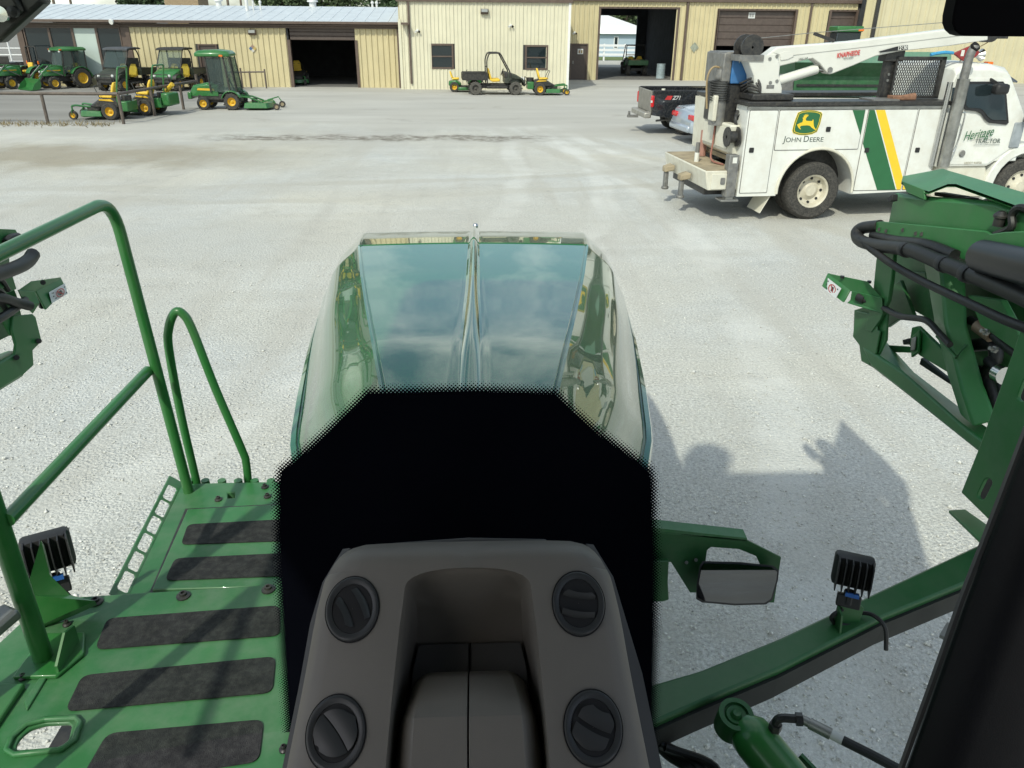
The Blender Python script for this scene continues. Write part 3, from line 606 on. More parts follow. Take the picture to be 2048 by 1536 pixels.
a_ = me.attributes.new('fade', 'FLOAT', 'POINT'); a_.data.foreach_set('value', [0.0] * N + [1.0] * N); put('windshield_print', me, fm, sp)
FRIT = mat('black_ceramic_print', (.0025, .003, .005), .6, var=.1, spec=.0)
mi = bpy.data.meshes.new('windshield_black_panel'); mi.from_pydata([tuple(p) for p in vi], [], [tuple(t) for t in tri]); put('windshield_black_panel', mi, FRIT, sp)

# --- cab shell round the camera
CABB = mat('cab_black_trim', (.0075, .008, .009), .45, var=.15, sc=5, bump=.05, bsc=400, spec=.2)
MB().box(-1.12, 1.16, -1.3, 1.72, 3.98, 4.16).build('cab_roof', GREEN, sp, bevel=.05)
MB().box(-.85, .85, -.9, 1.2, 3.95, 3.975).build('headliner', mat('headliner_grey', (.16, .16, .155), .9, var=.05), sp)
MB().box(-.95, .95, -1.0, -.92, 1.62, 3.98).build('cab_rear_wall', CABB, sp)
MB().box(-.9, .9, -.95, 1.12, 1.62, 1.66).build('cab_floor', CABB, sp)
sa = MB(); sa.box(-.26, .26, -.75, -.25, 2.12, 2.27); sa.box(-.25, .25, -.85, -.72, 2.2, 2.95); sa.box(-.2, .2, -.7, -.3, 1.66, 2.12); sa.build('operator_seat', CABB, sp, bevel=.05)
MB().box(XC - .95, XC + .95, -3.6, -1.3, 1.2, 3.0).build('added_tank', mat('tank_white', (.6, .6, .58), .5), sp, bevel=.15)  # unseen tank, added to shade the ground right of the hood
MB().rings([((-.14, 1.62, 4.16), .16), ((-.14, 1.62, 4.42), .20), ((-.14, 1.62, 4.6), .18), ((-.14, 1.62, 4.66), .05)], 16).build('added_receiver', YEL, sp)  # unseen; added for the round lump in the cab shadow
MB().box(1.24, 1.42, 1.3, 1.42, 3.5, 3.86).build('added_mirror', BLACKP, sp, bevel=.06, seg=3); MB().bar((1.0, 1.1, 3.9), (1.35, 1.2, 3.84), .03, .03).build('added_mirror_arm', BLACKM, sp)  # unseen mirror and arm, added to widen the cab shadow on the right
# right front pillar
pp = MB(); pts = []
for (px, py, Y, w_) in ((2120, 700, 1.02, .20), (2052, 880, 1.0, .20), (1990, 1050, .985, .20), (1930, 1210, .97, .20), (1870, 1380, .95, .205), (1812, 1545, .93, .21), (1755, 1700, .91, .21)):
    p = at(px, py, Y); pts.append([(p.x, Y, p.z), (p.x + .018, Y - .035, p.z), (p.x + .06, Y - .055, p.z), (p.x + w_, Y - .06, p.z), (p.x + w_, Y + .1, p.z), (p.x + .03, Y + .04, p.z)])
pp.loft(pts).build('cab_pillar', CABB, sp, smooth=60, bevel=.006)
lo = at(2120, 700, 1.02)
MB().bar(lo + V(.1, .02, 0), (1.0, .95, 3.98), .12, .12).build('cab_pillar', CABB, sp)
MB().bar((-.98, .95, 1.66), (-.98, .95, 3.98), .03, .03).build('cab_pillar', CABB, sp)
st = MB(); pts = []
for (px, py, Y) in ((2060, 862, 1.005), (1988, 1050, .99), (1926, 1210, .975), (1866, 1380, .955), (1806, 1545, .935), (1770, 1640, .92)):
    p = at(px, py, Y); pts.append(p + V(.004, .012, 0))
st.tube(pts, .006, 6).build('pillar_highlight', mat('highlight_grey', (.10, .10, .095), .45, var=.1), sp)  # grey tube put in as the highlight along the pillar edge
# display hanging at the upper right, inside
o0 = at(1897, 72, .80); d_ = MB()
d_.prism([(o0.x + x, .80, o0.z + z) for x, z in rrect(.30, .22, .018, 4, .15, .11)], (0, .02, 0)).build('cab_display', mat('display_black', (.0015, .0015, .002), .6, var=.05, spec=.05), sp, bevel=.004)
MB().bar((o0.x + .2, .84, o0.z + .18), (.85, .95, 3.2), .03, .03).build('display_bracket', CABB, sp)
# wiper arm and lamp at the upper left, outside
q0, q1 = at(-20, 62, 1.30), at(75, -25, 1.30)
MB().bar(q0, q1, .03, .045).bar(at(-30, 8, 1.3), at(40, -20, 1.3), .05, .06).build('wiper_arm', BLACKM, sp, bevel=.006); MB().lathe([(0, -.004), (.011, -.003), (.011, .004), (0, .004)], at(2, 28, 1.27), (0, 1, 0), 12).build('wiper_pivot', CHROME, sp); MB().lathe([(0, -.006), (.008, -.003), (.008, .004), (0, .004)], at(26, 23, 1.27), (0, 1, 0), 12).build('wiper_nut', BLACKP, sp)

# --- dash console with four round vents
DASH = mat('dash_grey', (.150, .137, .115), .55, var=.06, sc=6, bump=.10, bsc=900)
DASHD = mat('dash_dark', (.06, .06, .057), .6, var=.06, sc=6, bump=.10, bsc=900)
VENT = mat('vent_grey', (.034, .036, .036), .40, var=.05, sc=8)
WELL = mat('vent_well', (.006, .006, .006), .7, var=.1)
A0, A1 = V(0, .900, 2.605), V(0, .590, 2.372)                 # face of the console, far edge and near edge on its centre line
SD = (A1 - A0).normalized(); LEN = (A1 - A0).length; NRM = V(1, 0, 0).cross(SD); NRM = -NRM if NRM.z < 0 else NRM
def con_pt(x, s, h=0.0): return A0 + SD * s + NRM * h + V(x - .022, 0, 0)
def halfw(s): return lerp(s, [-.03, -.015, 0, .03, .08, .16, .30, .45], [.176, .184, .193, .207, .215, .222, .238, .254])
def innw(s):
    W = lerp(s, [.02, .06, .10, .2, .45], [.088, .090, .094, .101, .113])
    if s < .05: W *= max(0.0, 1 - ((.05 - s) / .0300) ** 2.6) ** .42
    return W
def side_h(x, s):
    """height of the shell over the console plane: crowned, falling away to the outer sides"""
    hw = halfw(s); u = min(1, abs(x) / hw); return .004 - .014 * u ** 4
ss = [-.03, -.02, -.008, .004, .014, .020, .0203, .0215, .0235, .027, .032, .038, .045, .055, .07, .10, .14, .18, .23, .28, .33, .38, .43]
rings = []
for s in ss:
    hw = halfw(s); iw = innw(s) if s > .0201 else .0
    drop = .04 * max(0, (.012 - s) / .042) ** 2.4
    row = []
    L_ = []
    for k in range(9):
        u = 1 - k / 8; x = iw + (hw - iw) * u; L_.append((x, side_h(x, s) - drop - (.012 if k == 0 else 0)))
    skirt = [(hw + .012, -.22 - drop), (hw + .006, -.05 - drop)]
    L_ = skirt + L_
    dep = lerp(s, [.0201, .0235, .032, .05, .07, .1, .2], [0, -.008, -.040, -.085, -.12, -.15, -.19])
    inner = [(iw * .985, side_h(iw, s) + dep * .12 - drop - .001), (iw * .95, dep * .8 - drop), (iw * .88, dep - drop), (iw * .5, dep - drop), (0, dep - drop)]
    if s <= .0201: inner = [(iw, .004 - drop)] * 5
    half = L_ + inner
    left = [con_pt(-x, s, h) for x, h in half]; right = [con_pt(x, s, h) for x, h in reversed(half[:-1])]
    rings.append(left + right)
cm = MB().loft(rings, closed=False); dash = cm.build('dash_console', DASH, sp, smooth=38, fix=True)
# side lip behind the shell
for sx in (-1, 1):
    lp = []
    for s in (-.03, .02, .08, .16, .26, .36, .43): lp.append([con_pt(sx * (halfw(s) + .004), s, -.06), con_pt(sx * (halfw(s) + (.016 if sx < 0 or s < .13 else .026)), s, -.065), con_pt(sx * (halfw(s) + .02), s, -.2), con_pt(sx * halfw(s), s, -.2)])
    MB().loft(lp).build('side_trim', DASHD, dash, smooth=40)
MB().prism([con_pt(-.125, -.020, -.045), con_pt(-.118, -.034, -.048), con_pt(0, -.040, -.046), con_pt(.118, -.036, -.048), con_pt(.128, -.020, -.045)], NRM * -.03).build('top_lip', DASHD, dash, bevel=.004)
# two doors of the tray at the back of the recess and the column shroud in front
for sx in (-1, 1): MB().prism([con_pt(sx * .0015, .100, -.142), con_pt(sx * .078, .100, -.142), con_pt(sx * .086, .14, -.135), con_pt(sx * .094, .30, -.12), con_pt(sx * .0015, .30, -.12)], NRM * .006).build('tray_flap', DASHD, dash, bevel=.002)
for sx in (-1, 1):
    rr = []
    for (s, top, w1, w2, low) in ((.150, -.070, .055, .072, -.12), (.162, -.040, .062, .080, -.12), (.195, -.012, .070, .088, -.12), (.215, .002, .073, .093, -.12), (.235, .003, .074, .096, -.12), (.30, -.006, .078, .102, -.12), (.43, -.03, .082, .112, -.12)):
        rr.append([con_pt(sx * .0012, s, top), con_pt(sx * w1 * .96, s, top - .001), con_pt(sx * w1, s, top - .003), con_pt(sx * (w1 + .6 * (w2 - w1)), s, top - .025), con_pt(sx * w2, s, top - .06), con_pt(sx * w2, s, low), con_pt(sx * .0012, s, low)])
    MB().loft(rr).build('column_shroud', DASH, dash, smooth=28, bevel=.0015)
MB().prism([con_pt(-.006, .285, -.0005), con_pt(.010, .285, -.0005), con_pt(.010, .305, -.003), con_pt(-.006, .305, -.003)], NRM * .002).build('shroud_clip', DASHD, dash)
def vent(px, py, s_guess, tilt, ang, open_, rx=.0365):
    # find the point of the face under that pixel
    d = ray(px, py); t = (A0 - EYE).dot(NRM) / d.dot(NRM); p = EYE + d * t; x = (p - A0).x + .022; s = (p - A0).dot(SD); sx = -1 if x < 0 else 1
    nv = (NRM + V(sx * tilt, 0, 0)).normalized(); c = p + NRM * (side_h(x, s) + .0012)
    fx = (V(1, 0, 0) - nv * nv.x).normalized(); fy = nv.cross(fx)
    def q(r, a, h): return c + fx * r * math.cos(a) + fy * r * math.sin(a) * 1.20 + nv * h
    n = 40; prof = [(1.03, -.014), (1.0, .002), (.97, .0035), (.90, .004), (.80, .002), (.775, .002), (.765, .0006)]
    rg = MB().loft([[q(rx * k, 2 * math.pi * i / n, h) for i in range(n)] for k, h in prof], closed=True, cap=False); rg.build('vent_ring', VENT, dash, smooth=40)
    MB().loft([[q(rx * k, 2 * math.pi * i / n, h) for i in range(n)] for k, h in ((.80, .0004), (.74, .0004), (.01, .0004))], closed=True, cap=False).build('vent_well', WELL, dash)
    gv = MB().loft([[q(rx * k, 2 * math.pi * i / n, h) for i in range(n)] for k, h in ((1.0, .0004), (1.045, .0006), (1.045, -.002))], closed=True, cap=False); gv.build('vent_gap', WELL, dash)
    # two curved slats, each half of the disc, turned open by open_
    ca, sa_ = math.cos(ang), math.sin(ang); e1 = fx * ca + fy * sa_; e2 = -fx * sa_ + fy * ca
    for (lo_, hi_) in (((-.74, -.02), (.02, .74)) if open_ < .2 else ((-.58, -.12), (.16, .60)) if open_ > .6 else ((-.70, -.06), (.06, .68))):
        mid = (lo_ + hi_) / 2; rows = []
        for j in range(7):
            v_ = lo_ + (hi_ - lo_) * j / 6; hw = math.sqrt(max(.0, .75 ** 2 - v_ * v_)); hw = min(hw, .62) if open_ > .2 else hw
            row = []
            for k in range(9):
                u = -1 + 2 * k / 8; bow = .10 * (1 - u * u); vv = (v_ - mid); dz = .10 * (1 - (vv / .36) ** 2)
                a2 = vv * math.cos(open_) - dz * math.sin(open_); b2 = vv * math.sin(open_) + dz * math.cos(open_)
                row.append(c + (e1 * u * hw + e2 * (mid + a2 - bow * .6)) * rx + nv * (b2 * rx * .45 + .004))
            rows.append(row)
        back = [[p_ - nv * .0025 for p_ in r_] for r_ in reversed(rows)]
        ring_rows = [r_ for r_ in rows] + back
        MB().loft(ring_rows, closed=False).build('vent_louver', VENT, dash, smooth=50)
vent(705, 1218, 0, .05, R(118), .95); vent(1157, 1207, 0, .05, R(-8), 1.05); vent(672, 1466, 0, .05, R(128), .03, .038); vent(1186, 1455, 0, .05, R(-28), .45, .038)

# --- walkway on the left
WALK = mat('walkway_green', (.036, .165, .052), .40, var=.16, sc=4, coat=.2, dust=.45, dcol=(.20, .25, .19))
GRIP = mat('grip_tape', (.022, .023, .025), .95, var=.35, sc=22, bump=.7, bsc=600, dust=.42, dcol=(.135, .132, .125))
ZP = 1.88
def quad_px(pts, z): return [gz(x, y, z) for x, y in pts]
fp = quad_px([(358, 980), (364, 968), (430, 966), (640, 962), (640, 1190), (252, 1196)], ZP)
front = MB().plate([fp, [p for p in quad_px([(455, 985), (470, 984), (470, 995), (455, 996)], ZP)]], (0, 0, -.05)).build('front_walkway', WALK, sp, bevel=.004)
# raised tray of the front walkway with its dark gap
MB().prism(quad_px([(376, 1024), (640, 1010), (640, 1176), (305, 1186)], ZP + .006), (0, 0, .012)).build('tread_plate', WALK, front, bevel=.004)
MB().prism(quad_px([(371, 1019), (640, 1005), (640, 1182), (298, 1190)], ZP + .002), (0, 0, .003)).build('tread_gap', BLACKM, front)
def strip(px, z, parent, r=.02):
    c = [gz(x, y, z) for x, y in px]; c.append(c[0]); pts = fillet([(c[0] + c[1]) / 2] + c[1:4] + [c[0], (c[0] + c[1]) / 2], r, 4)[:-1]
    MB().prism(pts, (0, 0, .003)).build('grip_strip', GRIP, parent)
strip([(376, 1050), (640, 1036), (640, 1080), (362, 1090)], ZP + .0185, front); strip([(350, 1118), (640, 1104), (640, 1150), (330, 1162)], ZP + .0185, front)
def bolt(px, py, z, parent, r=.016):
    p = gz(px, py, z); MB().lathe([(r, 0), (r, .004), (r * .75, .006), (r * .55, .007), (r * .55, .013), (r * .3, .014), (r * .28, .008), (0, .008)], p, (0, 0, 1), 16).build('bolt', BLACKM, parent)
for px, py in ((530, 975), (535, 994), (437, 1000)): bolt(px, py, ZP, front, .012)
# perforated kick plate down its outer edge
k0, k1 = gz(360, 975, ZP), gz(256, 1194, ZP); kd = (k1 - k0); kl = kd.length; kd.normalize()
def kp(u, v): return k0 + kd * u + V(.004 - .34 * v, 0, v * .26 - .002)
outer = [kp(0, .10), kp(kl, .10), kp(kl, -.0), kp(0, -.0)]; nh = 6; holes = []
o2 = [kp(-.03, .115), kp(kl + .02, .115), kp(kl + .02, -.02), kp(-.03, -.02)]
for k in range(nh):
    a = kl * (.04 + k * .163); b_ = a + kl * .115; holes.append([kp(a, .018), kp(b_, .018), kp(b_ + .008, .030), kp(b_ + .008, .085), kp(b_, .097), kp(a, .097), kp(a - .008, .085), kp(a - .008, .030)])
MB().plate([o2] + holes, V(-.004, 0, 0)).build('kick_plate', WALK, front)
# scalloped front rim
for k in range(8): p = gz(375 + k * 33, 964, ZP); MB().cyl(p + V(0, .012, -.05), p + V(0, .012, .0), .014, n=10).build('rim_lug', WALK, front)
# rear walkway, 5 cm higher
ZQ = ZP + .045
op_c = gz(95, 1472, ZQ)
rp_ = quad_px([(560, 1168), (640, 1164), (640, 1640), (-220, 1640), (-220, 1500), (-120, 1395), (20, 1265), (85, 1205), (118, 1196)], ZQ)
oh = fillet([*(gz(x, y, ZQ) for x, y in ((88, 1448), (145, 1445), (137, 1480), (118, 1493), (30, 1500), (36, 1478), (60, 1456), (88, 1448)))], .012, 3)
rear = MB().plate([rp_, oh[:-1]], (0, 0, -.010)).build('rear_walkway', WALK, sp, bevel=.003)
rim = MB().tube([p + V(0, 0, .004) for p in [*(gz(x, y, ZQ) for x, y in ((92, 1441), (152, 1438), (161, 1448), (150, 1482), (124, 1502), (30, 1512), (14, 1503), (24, 1478), (52, 1452), (92, 1441)))]], .0065, 8); rim.build('step_rim', WALK, rear, smooth=60)
MB().prism(quad_px([(48, 1408), (135, 1275), (130, 1300), (55, 1425)], ZQ - .002), (0, 0, .008)).build('pressed_fold', WALK, rear, bevel=.004)
for pts in ([(215, 1238), (560, 1212), (560, 1272), (190, 1300)], [(165, 1352), (552, 1314), (545, 1386), (130, 1424)], [(215, 1468), (528, 1440), (518, 1524), (150, 1580)]): strip(pts, ZQ + .001, rear, .022)
for px, py in ((192, 1205), (367, 1193), (537, 1180)): bolt(px, py, ZQ, rear, .018)
for px, py in ((134, 1250), (47, 1357), (568, 1500)): bolt(px, py, ZQ, rear, .010)
MB().prism([p + V(0, 0, -.010) for p in quad_px([(118, 1196), (560, 1168), (640, 1164), (640, 1172), (560, 1177), (120, 1206)], ZQ)], (0, 0, -.05)).build('front_flange', WALK, rear)
# dark step below the hole
p = gz(112, 1470, 1.45); MB().box(p.x, p.x + .3, p.y - .2, p.y + .15, 1.42, 1.45).build('lower_step', BLACKM, rear)

# --- handrails
XR = -1.02; rr_ = .0165
path = fillet([(XR + .045, 2.20, ZP - .02), (XR - .005, 2.20, 2.845), (XR, .35, 2.845)], .10, 8)
MB().tube(path, rr_, 12).build('handrail', GREEN, sp, smooth=60)
MB().cyl((XR, 2.19, 2.325), (XR, 1.41, 2.325), rr_, n=12).build('middle_rail', GREEN, sp, smooth=60)
MB().cyl((XR - .02, 1.41, ZQ), (XR - .02, 1.41, 2.86), .022, n=12).build('rail_post', GREEN, sp, smooth=60)
MB().prism([(XR - .06, 1.35, ZQ), (XR + .04, 1.35, ZQ), (XR + .07, 1.42, ZQ), (XR + .04, 1.49, ZQ), (XR - .06, 1.49, ZQ)], (0, 0, .012)).build('post_foot', GREEN, sp, bevel=.004)
MB().prism([(XR + .035, 1.36, ZQ + .012), (XR + .035, 1.46, ZQ + .012), (XR + .035, 1.46, ZQ + .06), (XR + .035, 1.42, ZQ + .075), (XR + .035, 1.36, ZQ + .03)], (.006, 0, 0)).build('gusset', GREEN, sp)
MB().cyl((XR - .10, 1.26, ZQ - .02), (XR - .10, 1.26, 2.86), .03, n=12).build('rail_post', GREEN, sp, smooth=60)
MB().box(XR - .16, XR - .02, 1.20, 1.33, ZQ, ZQ + .014).build('post_foot', GREEN, sp, bevel=.004)
MB().bar((XR - .07, 1.27, ZQ + .17), (XR - .02, 1.37, ZQ + .19), .05, .03).build('latch', STEEL, sp, bevel=.008)
Yr = 2.28
lp = [at(395, 972, Yr), at(362, 830, Yr), at(338, 700, Yr), at(338, 655, Yr), at(350, 625, Yr), at(366, 628, Yr), at(385, 660, Yr), at(430, 775, Yr), at(484, 900, Yr), at(492, 925, Yr), at(497, 972, Yr)]
MB().tube(bez(lp, 6), .0135, 12).build('ladder_rail', GREEN, sp, smooth=60)

# --- LED work lights
def work_light(c, aim, sc, name='work_light'):
    d = Vector(aim).normalized(); u = V(0, 0, 1); r_ = d.cross(u).normalized(); u = r_.cross(d); c = Vector(c)
    def P(x, y, z): return c + (r_ * x + d * y + u * z) * sc
    b_ = MB().loft([[P(x * k, y, z * k2) for x, z in rrect(.12, .105, .012, 2)] for y, k, k2 in ((.045, 1, 1), (.01, 1, 1), (-.005, .86, .9), (-.012, .8, .85))]); h = b_.build(name, BLACKP, sp, smooth=30)
    for k in range(6):
        x = -.05 + k * .02; MB().prism([P(x, .0, .048), P(x, -.045, .040), P(x, -.052, -.02), P(x, -.035, -.060), P(x, .0, -.052)], r_ * .0035 * sc).build('cooling_fin', BLACKP, h)
    MB().box(-.02, .02, -.01, .01, -.006, .006, frame(P(.005, -.03, -.062), r_, d) ).build('plug', mat('blue_plug', (.02, .10, .35), .5), h)
    MB().cyl(P(0, -.01, -.055), P(0, -.01, -.10), .018 * sc, n=10).box(-.035, .035, -.012, .012, -.01, .03, frame(P(0, -.012, -.1), r_, d)).build('swivel_mount', BLACKP, h, bevel=.003)
    return h
wl = at(95, 1108, 1.72); l1 = work_light(wl, (-.55, 1, -.35), 1.0)
q = at(118, 1215, 1.68)
MB().prism([q + V(-.05, 0, -.12), q + V(.06, 0, -.12), q + V(.055, 0, .0), q + V(.02, 0, .03), q + V(-.035, 0, .02)], (0, .006, 0)).build('lamp_bracket', GREEN, l1); MB().tube(bez([wl + V(.01, -.03, -.07), wl + V(.05, -.03, -.14), wl + V(.06, -.04, -.26)]), .007, 7).build('lamp_cable', BLACKP, l1)
MB().prism([at(82, 1080, 1.55), at(100, 1150, 1.55), at(140, 1190, 1.55), at(190, 1202, 1.55), at(60, 1260, 1.5), at(50, 1190, 1.5)], (-.01, .02, -.03)).build('rail_skirt', GREEN, sp)

# --- lift arm, its cylinder and hose on the right
LIFT = mat('arm_green', (.016, .105, .028), .42, var=.15, sc=4, dust=.18, dcol=(.16, .18, .13))
ZA = 1.58
def armpts(t, b): return [gz(*q, ZA) for q in t], [gz(*q, ZA) for q in b]
top = [(1250, 1385), (1310, 1366), (1400, 1340), (1560, 1275), (1760, 1180), (1965, 1085), (2090, 1020)]; bot = [(1250, 1495), (1310, 1445), (1400, 1405), (1560, 1338), (1770, 1232), (1935, 1165), (2050, 1110)]
rs_ = []
for t_, b2 in zip(top, bot):
    a, b_ = gz(*t_, ZA), gz(*b2, ZA); d_ = (b_ - a); rs_.append([a, b_, b_ + V(0, .03, -.15), a + V(0, -.0, -.15)])
arm = MB().loft(rs_).build('lift_arm', LIFT, sp, bevel=.010, smooth=30)
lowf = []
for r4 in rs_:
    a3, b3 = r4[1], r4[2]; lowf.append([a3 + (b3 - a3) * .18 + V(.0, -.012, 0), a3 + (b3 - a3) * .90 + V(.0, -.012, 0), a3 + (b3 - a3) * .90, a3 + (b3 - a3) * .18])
MB().loft(lowf).build('arm_shade_panel', mat('arm_shade_black', (.012, .014, .013), .7, var=.3, sc=12), arm, smooth=0)  # black strip stands in for the shade inside the open channel
pn = gz(1465, 1425, ZA + .0)
MB().lathe([(.0, .03), (.010, .032), (.016, .02), (.026, .022), (.030, .016), (.034, .016), (.034, .025), (.047, .025), (.048, -.05), (.0, -.05)], pn + V(0, -.02, 0), (0, -.25, 1), 24).build('pivot_eye', LIFT, arm)
e = gz(1640, 1640, ZA - .1); cdir = (e - pn).normalized()
MB().rings([(pn + cdir * .03, .035), (pn + cdir * .06, .056), (pn + cdir * .09, .060), (pn + cdir * .10, .060), (pn + cdir * .5, .060)], 24).build('lift_cylinder', GREEN, arm)
MB().bar(pn + cdir * .12 + V(.09, 0, -.04), pn + cdir * .5 + V(.12, .02, -.04), .01, .08).build('cylinder_plate', LIFT, arm)
f0 = at(1528, 1480, pn.y - .06); f0 = pn + cdir * .10 + V(.035, -.0, .055)
MB().tube(fillet([f0, f0 + V(0, 0, .045), f0 + V(.06, -.012, .05)], .02), .012, 8).cyl(f0 + V(0, 0, .0), f0 + V(0, 0, .022), .017, n=6).cyl(f0 + V(.045, -.009, .048), f0 + V(.062, -.0125, .05), .017, n=6).build('hose_elbow', BLACKM, arm)
h1 = f0 + V(.06, -.012, .05); hv = (gz(1725, 1545, ZA) - gz(1560, 1458, ZA)).normalized()
MB().rings([(h1, .012), (h1 + hv * .02, .012), (h1 + hv * .021, .015), (h1 + hv * .075, .015), (h1 + hv * .076, .012)], 12).build('hose_ferrule', STEEL, arm); MB().cyl(h1 + hv * .076, h1 + hv * .105, .0125).build('hose_tag', mat('tag_white', (.6, .6, .58), .5), arm)
MB().tube(bez([h1 + hv * .105, h1 + hv * .2, h1 + hv * .36 + V(0, 0, -.01), h1 + hv * .6 + V(0, 0, -.06)]), .0122, 10).build('hydraulic_hose', mat('hose_rubber', (.014, .014, .015), .6, var=.2), arm)
# hoses and cables gathered under the arm near the cab
rs2 = random.Random(4)
for k in range(5):
    a = gz(1290 + 10 * k, 1470 + 6 * k, ZA - .12); MB().tube(bez([a, a + V(.06 + .02 * k, -.03, -.05), a + V(.12, -.10 - .01 * k, -.06), a + V(.02, -.2, -.10)]), .010 + .002 * (k % 3), 8).build('arm_hose', BLACKP, arm)
MB().box(.50, .66, 1.32, 1.40, 1.42, 1.47).build('junction_block', BLACKP, arm, bevel=.006)
MB().bar(gz(1900, 1250, ZA - .12), gz(1885, 1275, ZA - .14), .02, .02).build('clevis_pin', STEEL, arm)
MB().tube(bez([gz(1715, 1225, ZA + .01), gz(1745, 1230, ZA + .03), gz(1770, 1255, ZA + .01), gz(1772, 1300, ZA - .06)]), .007, 7).build('lamp_cable', BLACKP, arm)
wr = at(1707, 1146, 1.88); l2 = work_light(wr, (.45, 1, -.35), .98)
q = at(1692, 1228, 1.85)
MB().prism([q + V(-.035, 0, -.075), q + V(.05, 0, -.075), q + V(.055, 0, .02), q + V(.03, 0, .045), q + V(-.03, 0, .045)], (0, .008, 0)).build('lamp_bracket', LIFT, l2, bevel=.003); MB().prism([q + V(-.038, -.004, -.075), q + V(-.038, -.06, -.075), q + V(-.038, -.04, .03), q + V(-.038, -.004, .04)], (.006, 0, 0)).build('lamp_bracket', LIFT, l2)
MB().tube(bez([q + V(-.02, -.01, .03), q + V(-.05, -.01, .0), q + V(-.03, -.01, -.03), q + V(.03, -.012, -.04)]), .007, 7).build('lamp_cable', BLACKP, l2)

# --- mirror on its plate
YMi = 2.34
po_ = [at(x, y, YMi) for x, y in ((1240, 1056), (1312, 1062), (1492, 1080), (1562, 1115), (1548, 1205), (1530, 1205), (1530, 1150), (1512, 1112), (1478, 1098), (1422, 1094), (1414, 1100), (1410, 1130), (1400, 1185), (1380, 1185), (1342, 1124), (1240, 1120))]
mp_ = MB().prism(po_, (0, .008, 0)).build('mirror_plate', LIFT, sp)
MB().prism([at(x, y, YMi) for x, y in ((1240, 1052), (1312, 1056), (1494, 1076), (1494, 1082), (1312, 1066), (1240, 1060))], (0, .05, .004)).build('plate_flange', WALK, mp_)
mc = at(1478, 1168, 2.26)
def mq(px, py, dy=0): return at(px, py, 2.26 + (1168 - py) * .0006 + dy)
shell = [(1406, 1122), (1480, 1124), (1546, 1131), (1558, 1140), (1556, 1160), (1545, 1200), (1532, 1209), (1470, 1211), (1404, 1205), (1392, 1198), (1393, 1170), (1400, 1130)]
MB().loft([[mq(x, y, d_) for x, y in shell] for d_ in (-.004, .02)] + [[mq(1475 + (x - 1475) * .8, 1166 + (y - 1166) * .8, .05) for x, y in shell]]).build('mirror_shell', mat('mirror_housing', (.030, .032, .040), .45, var=.05), mp_, smooth=40)
MB().prism([mq(1475 + (x - 1475) * .955, 1170 + (y - 1170) * .90, -.008) for x, y in shell], (0, -.001, 0)).build('mirror_glass', mat('mirror_face', (.11, .115, .125), .02, 1.0, var=.05), mp_)
for px, py in ((1373, 1125), (1392, 1120)): MB().cyl(at(px, py, YMi + .005), at(px, py, YMi - .012), .007, n=10).build('bolt', STEEL, mp_)
hb_ = [at(x, y, 2.30) for x, y in ((1240, 1125), (1338, 1122), (1336, 1165), (1338, 1200), (1325, 1204), (1240, 1204))]
MB().prism(hb_, (0, .02, 0)).build('mirror_hinge', LIFT, mp_, bevel=.004)
# --- folded spray booms on both sides
BOOM = mat('boom_green', (.030, .175, .046), .42, var=.14, sc=3, coat=.05, dust=.22, dcol=(.20, .24, .18))
HOSE = mat('hose_black', (.013, .013, .014), .5, var=.25, sc=20, dust=.25, dcol=(.12, .11, .09))
STICK = mat('sticker_white', (.72, .73, .73), .4, var=.03); INK = mat('sticker_ink', (.03, .03, .035), .5); REDI = mat('sticker_red', (.45, .03, .03), .5)
def pan(px, X, th=.012, par=None, name='boom_plate', m=BOOM, bevel=.004):
    return MB().prism([ax(x, y, X) for x, y in px], (th, 0, 0)).build(name, m, par, bevel=bevel)
rbm = MB().loft([[ax(x, y, X) for x, y in ((1790, 384), (1774, 462), (1985, 520), (2110, 560), (2110, 440), (1990, 402), (1850, 392))] for X in (1.95, 2.2)]).build('boom_wing', BOOM, sp, bevel=.02)
# top guard, a bent sheet standing over the beam
ga = [ax(x, y, 1.93) for x, y in ((1803, 362), (1812, 368), (1848, 380), (1858, 383), (1896, 368), (1912, 368), (2035, 412), (2110, 436))]
gb = [ax(x, y, 2.12) for x, y in ((1806, 352), (1816, 350), (1872, 339), (1886, 336), (1902, 342), (1916, 346), (2048, 384), (2110, 402))]
gd = MB().loft([ga, gb, [p - V(0, 0, .012) for p in gb], [p - V(0, 0, .012) for p in ga]], closed=False); gd.f += []; gd.build('top_guard', BOOM, rbm, bevel=.006)
pan([(1803, 362), (1848, 380), (1849, 400), (1812, 384)], 1.93, .012, rbm, 'guard_lip')
pan([(1774, 396), (1784, 388), (1783, 402), (1776, 404)], 1.90, .03, rbm, 'rubber_stop', BLACKP)
# web under the guard with pockets
pan([(1850, 398), (1905, 395), (1990, 425), (2110, 470), (2110, 500), (1990, 466), (1862, 430)], 2.02, .02, rbm, 'guard_web', GREEND)
for k, (x, y) in enumerate(((1868, 384), (1885, 388), (1930, 398))): pan([(x, y), (x + 50, y + 8), (x + 52, y + 14), (x, y + 8)], 1.99, .05, rbm, 'harness', HOSE)
# flat rail with bolt holes
pan([(1748, 444), (1762, 443), (1865, 452), (1970, 462), (2060, 522), (2060, 566), (2000, 548), (1862, 492), (1752, 468)], 1.90, .014, rbm, 'side_rail')
for x, y in ((1759, 459), (1773, 462), (1806, 460), (1832, 467), (1844, 468)): MB().cyl(ax(x, y, 1.897), ax(x, y, 1.905), .009, n=10).build('bolt_hole', BLACKM, rbm)
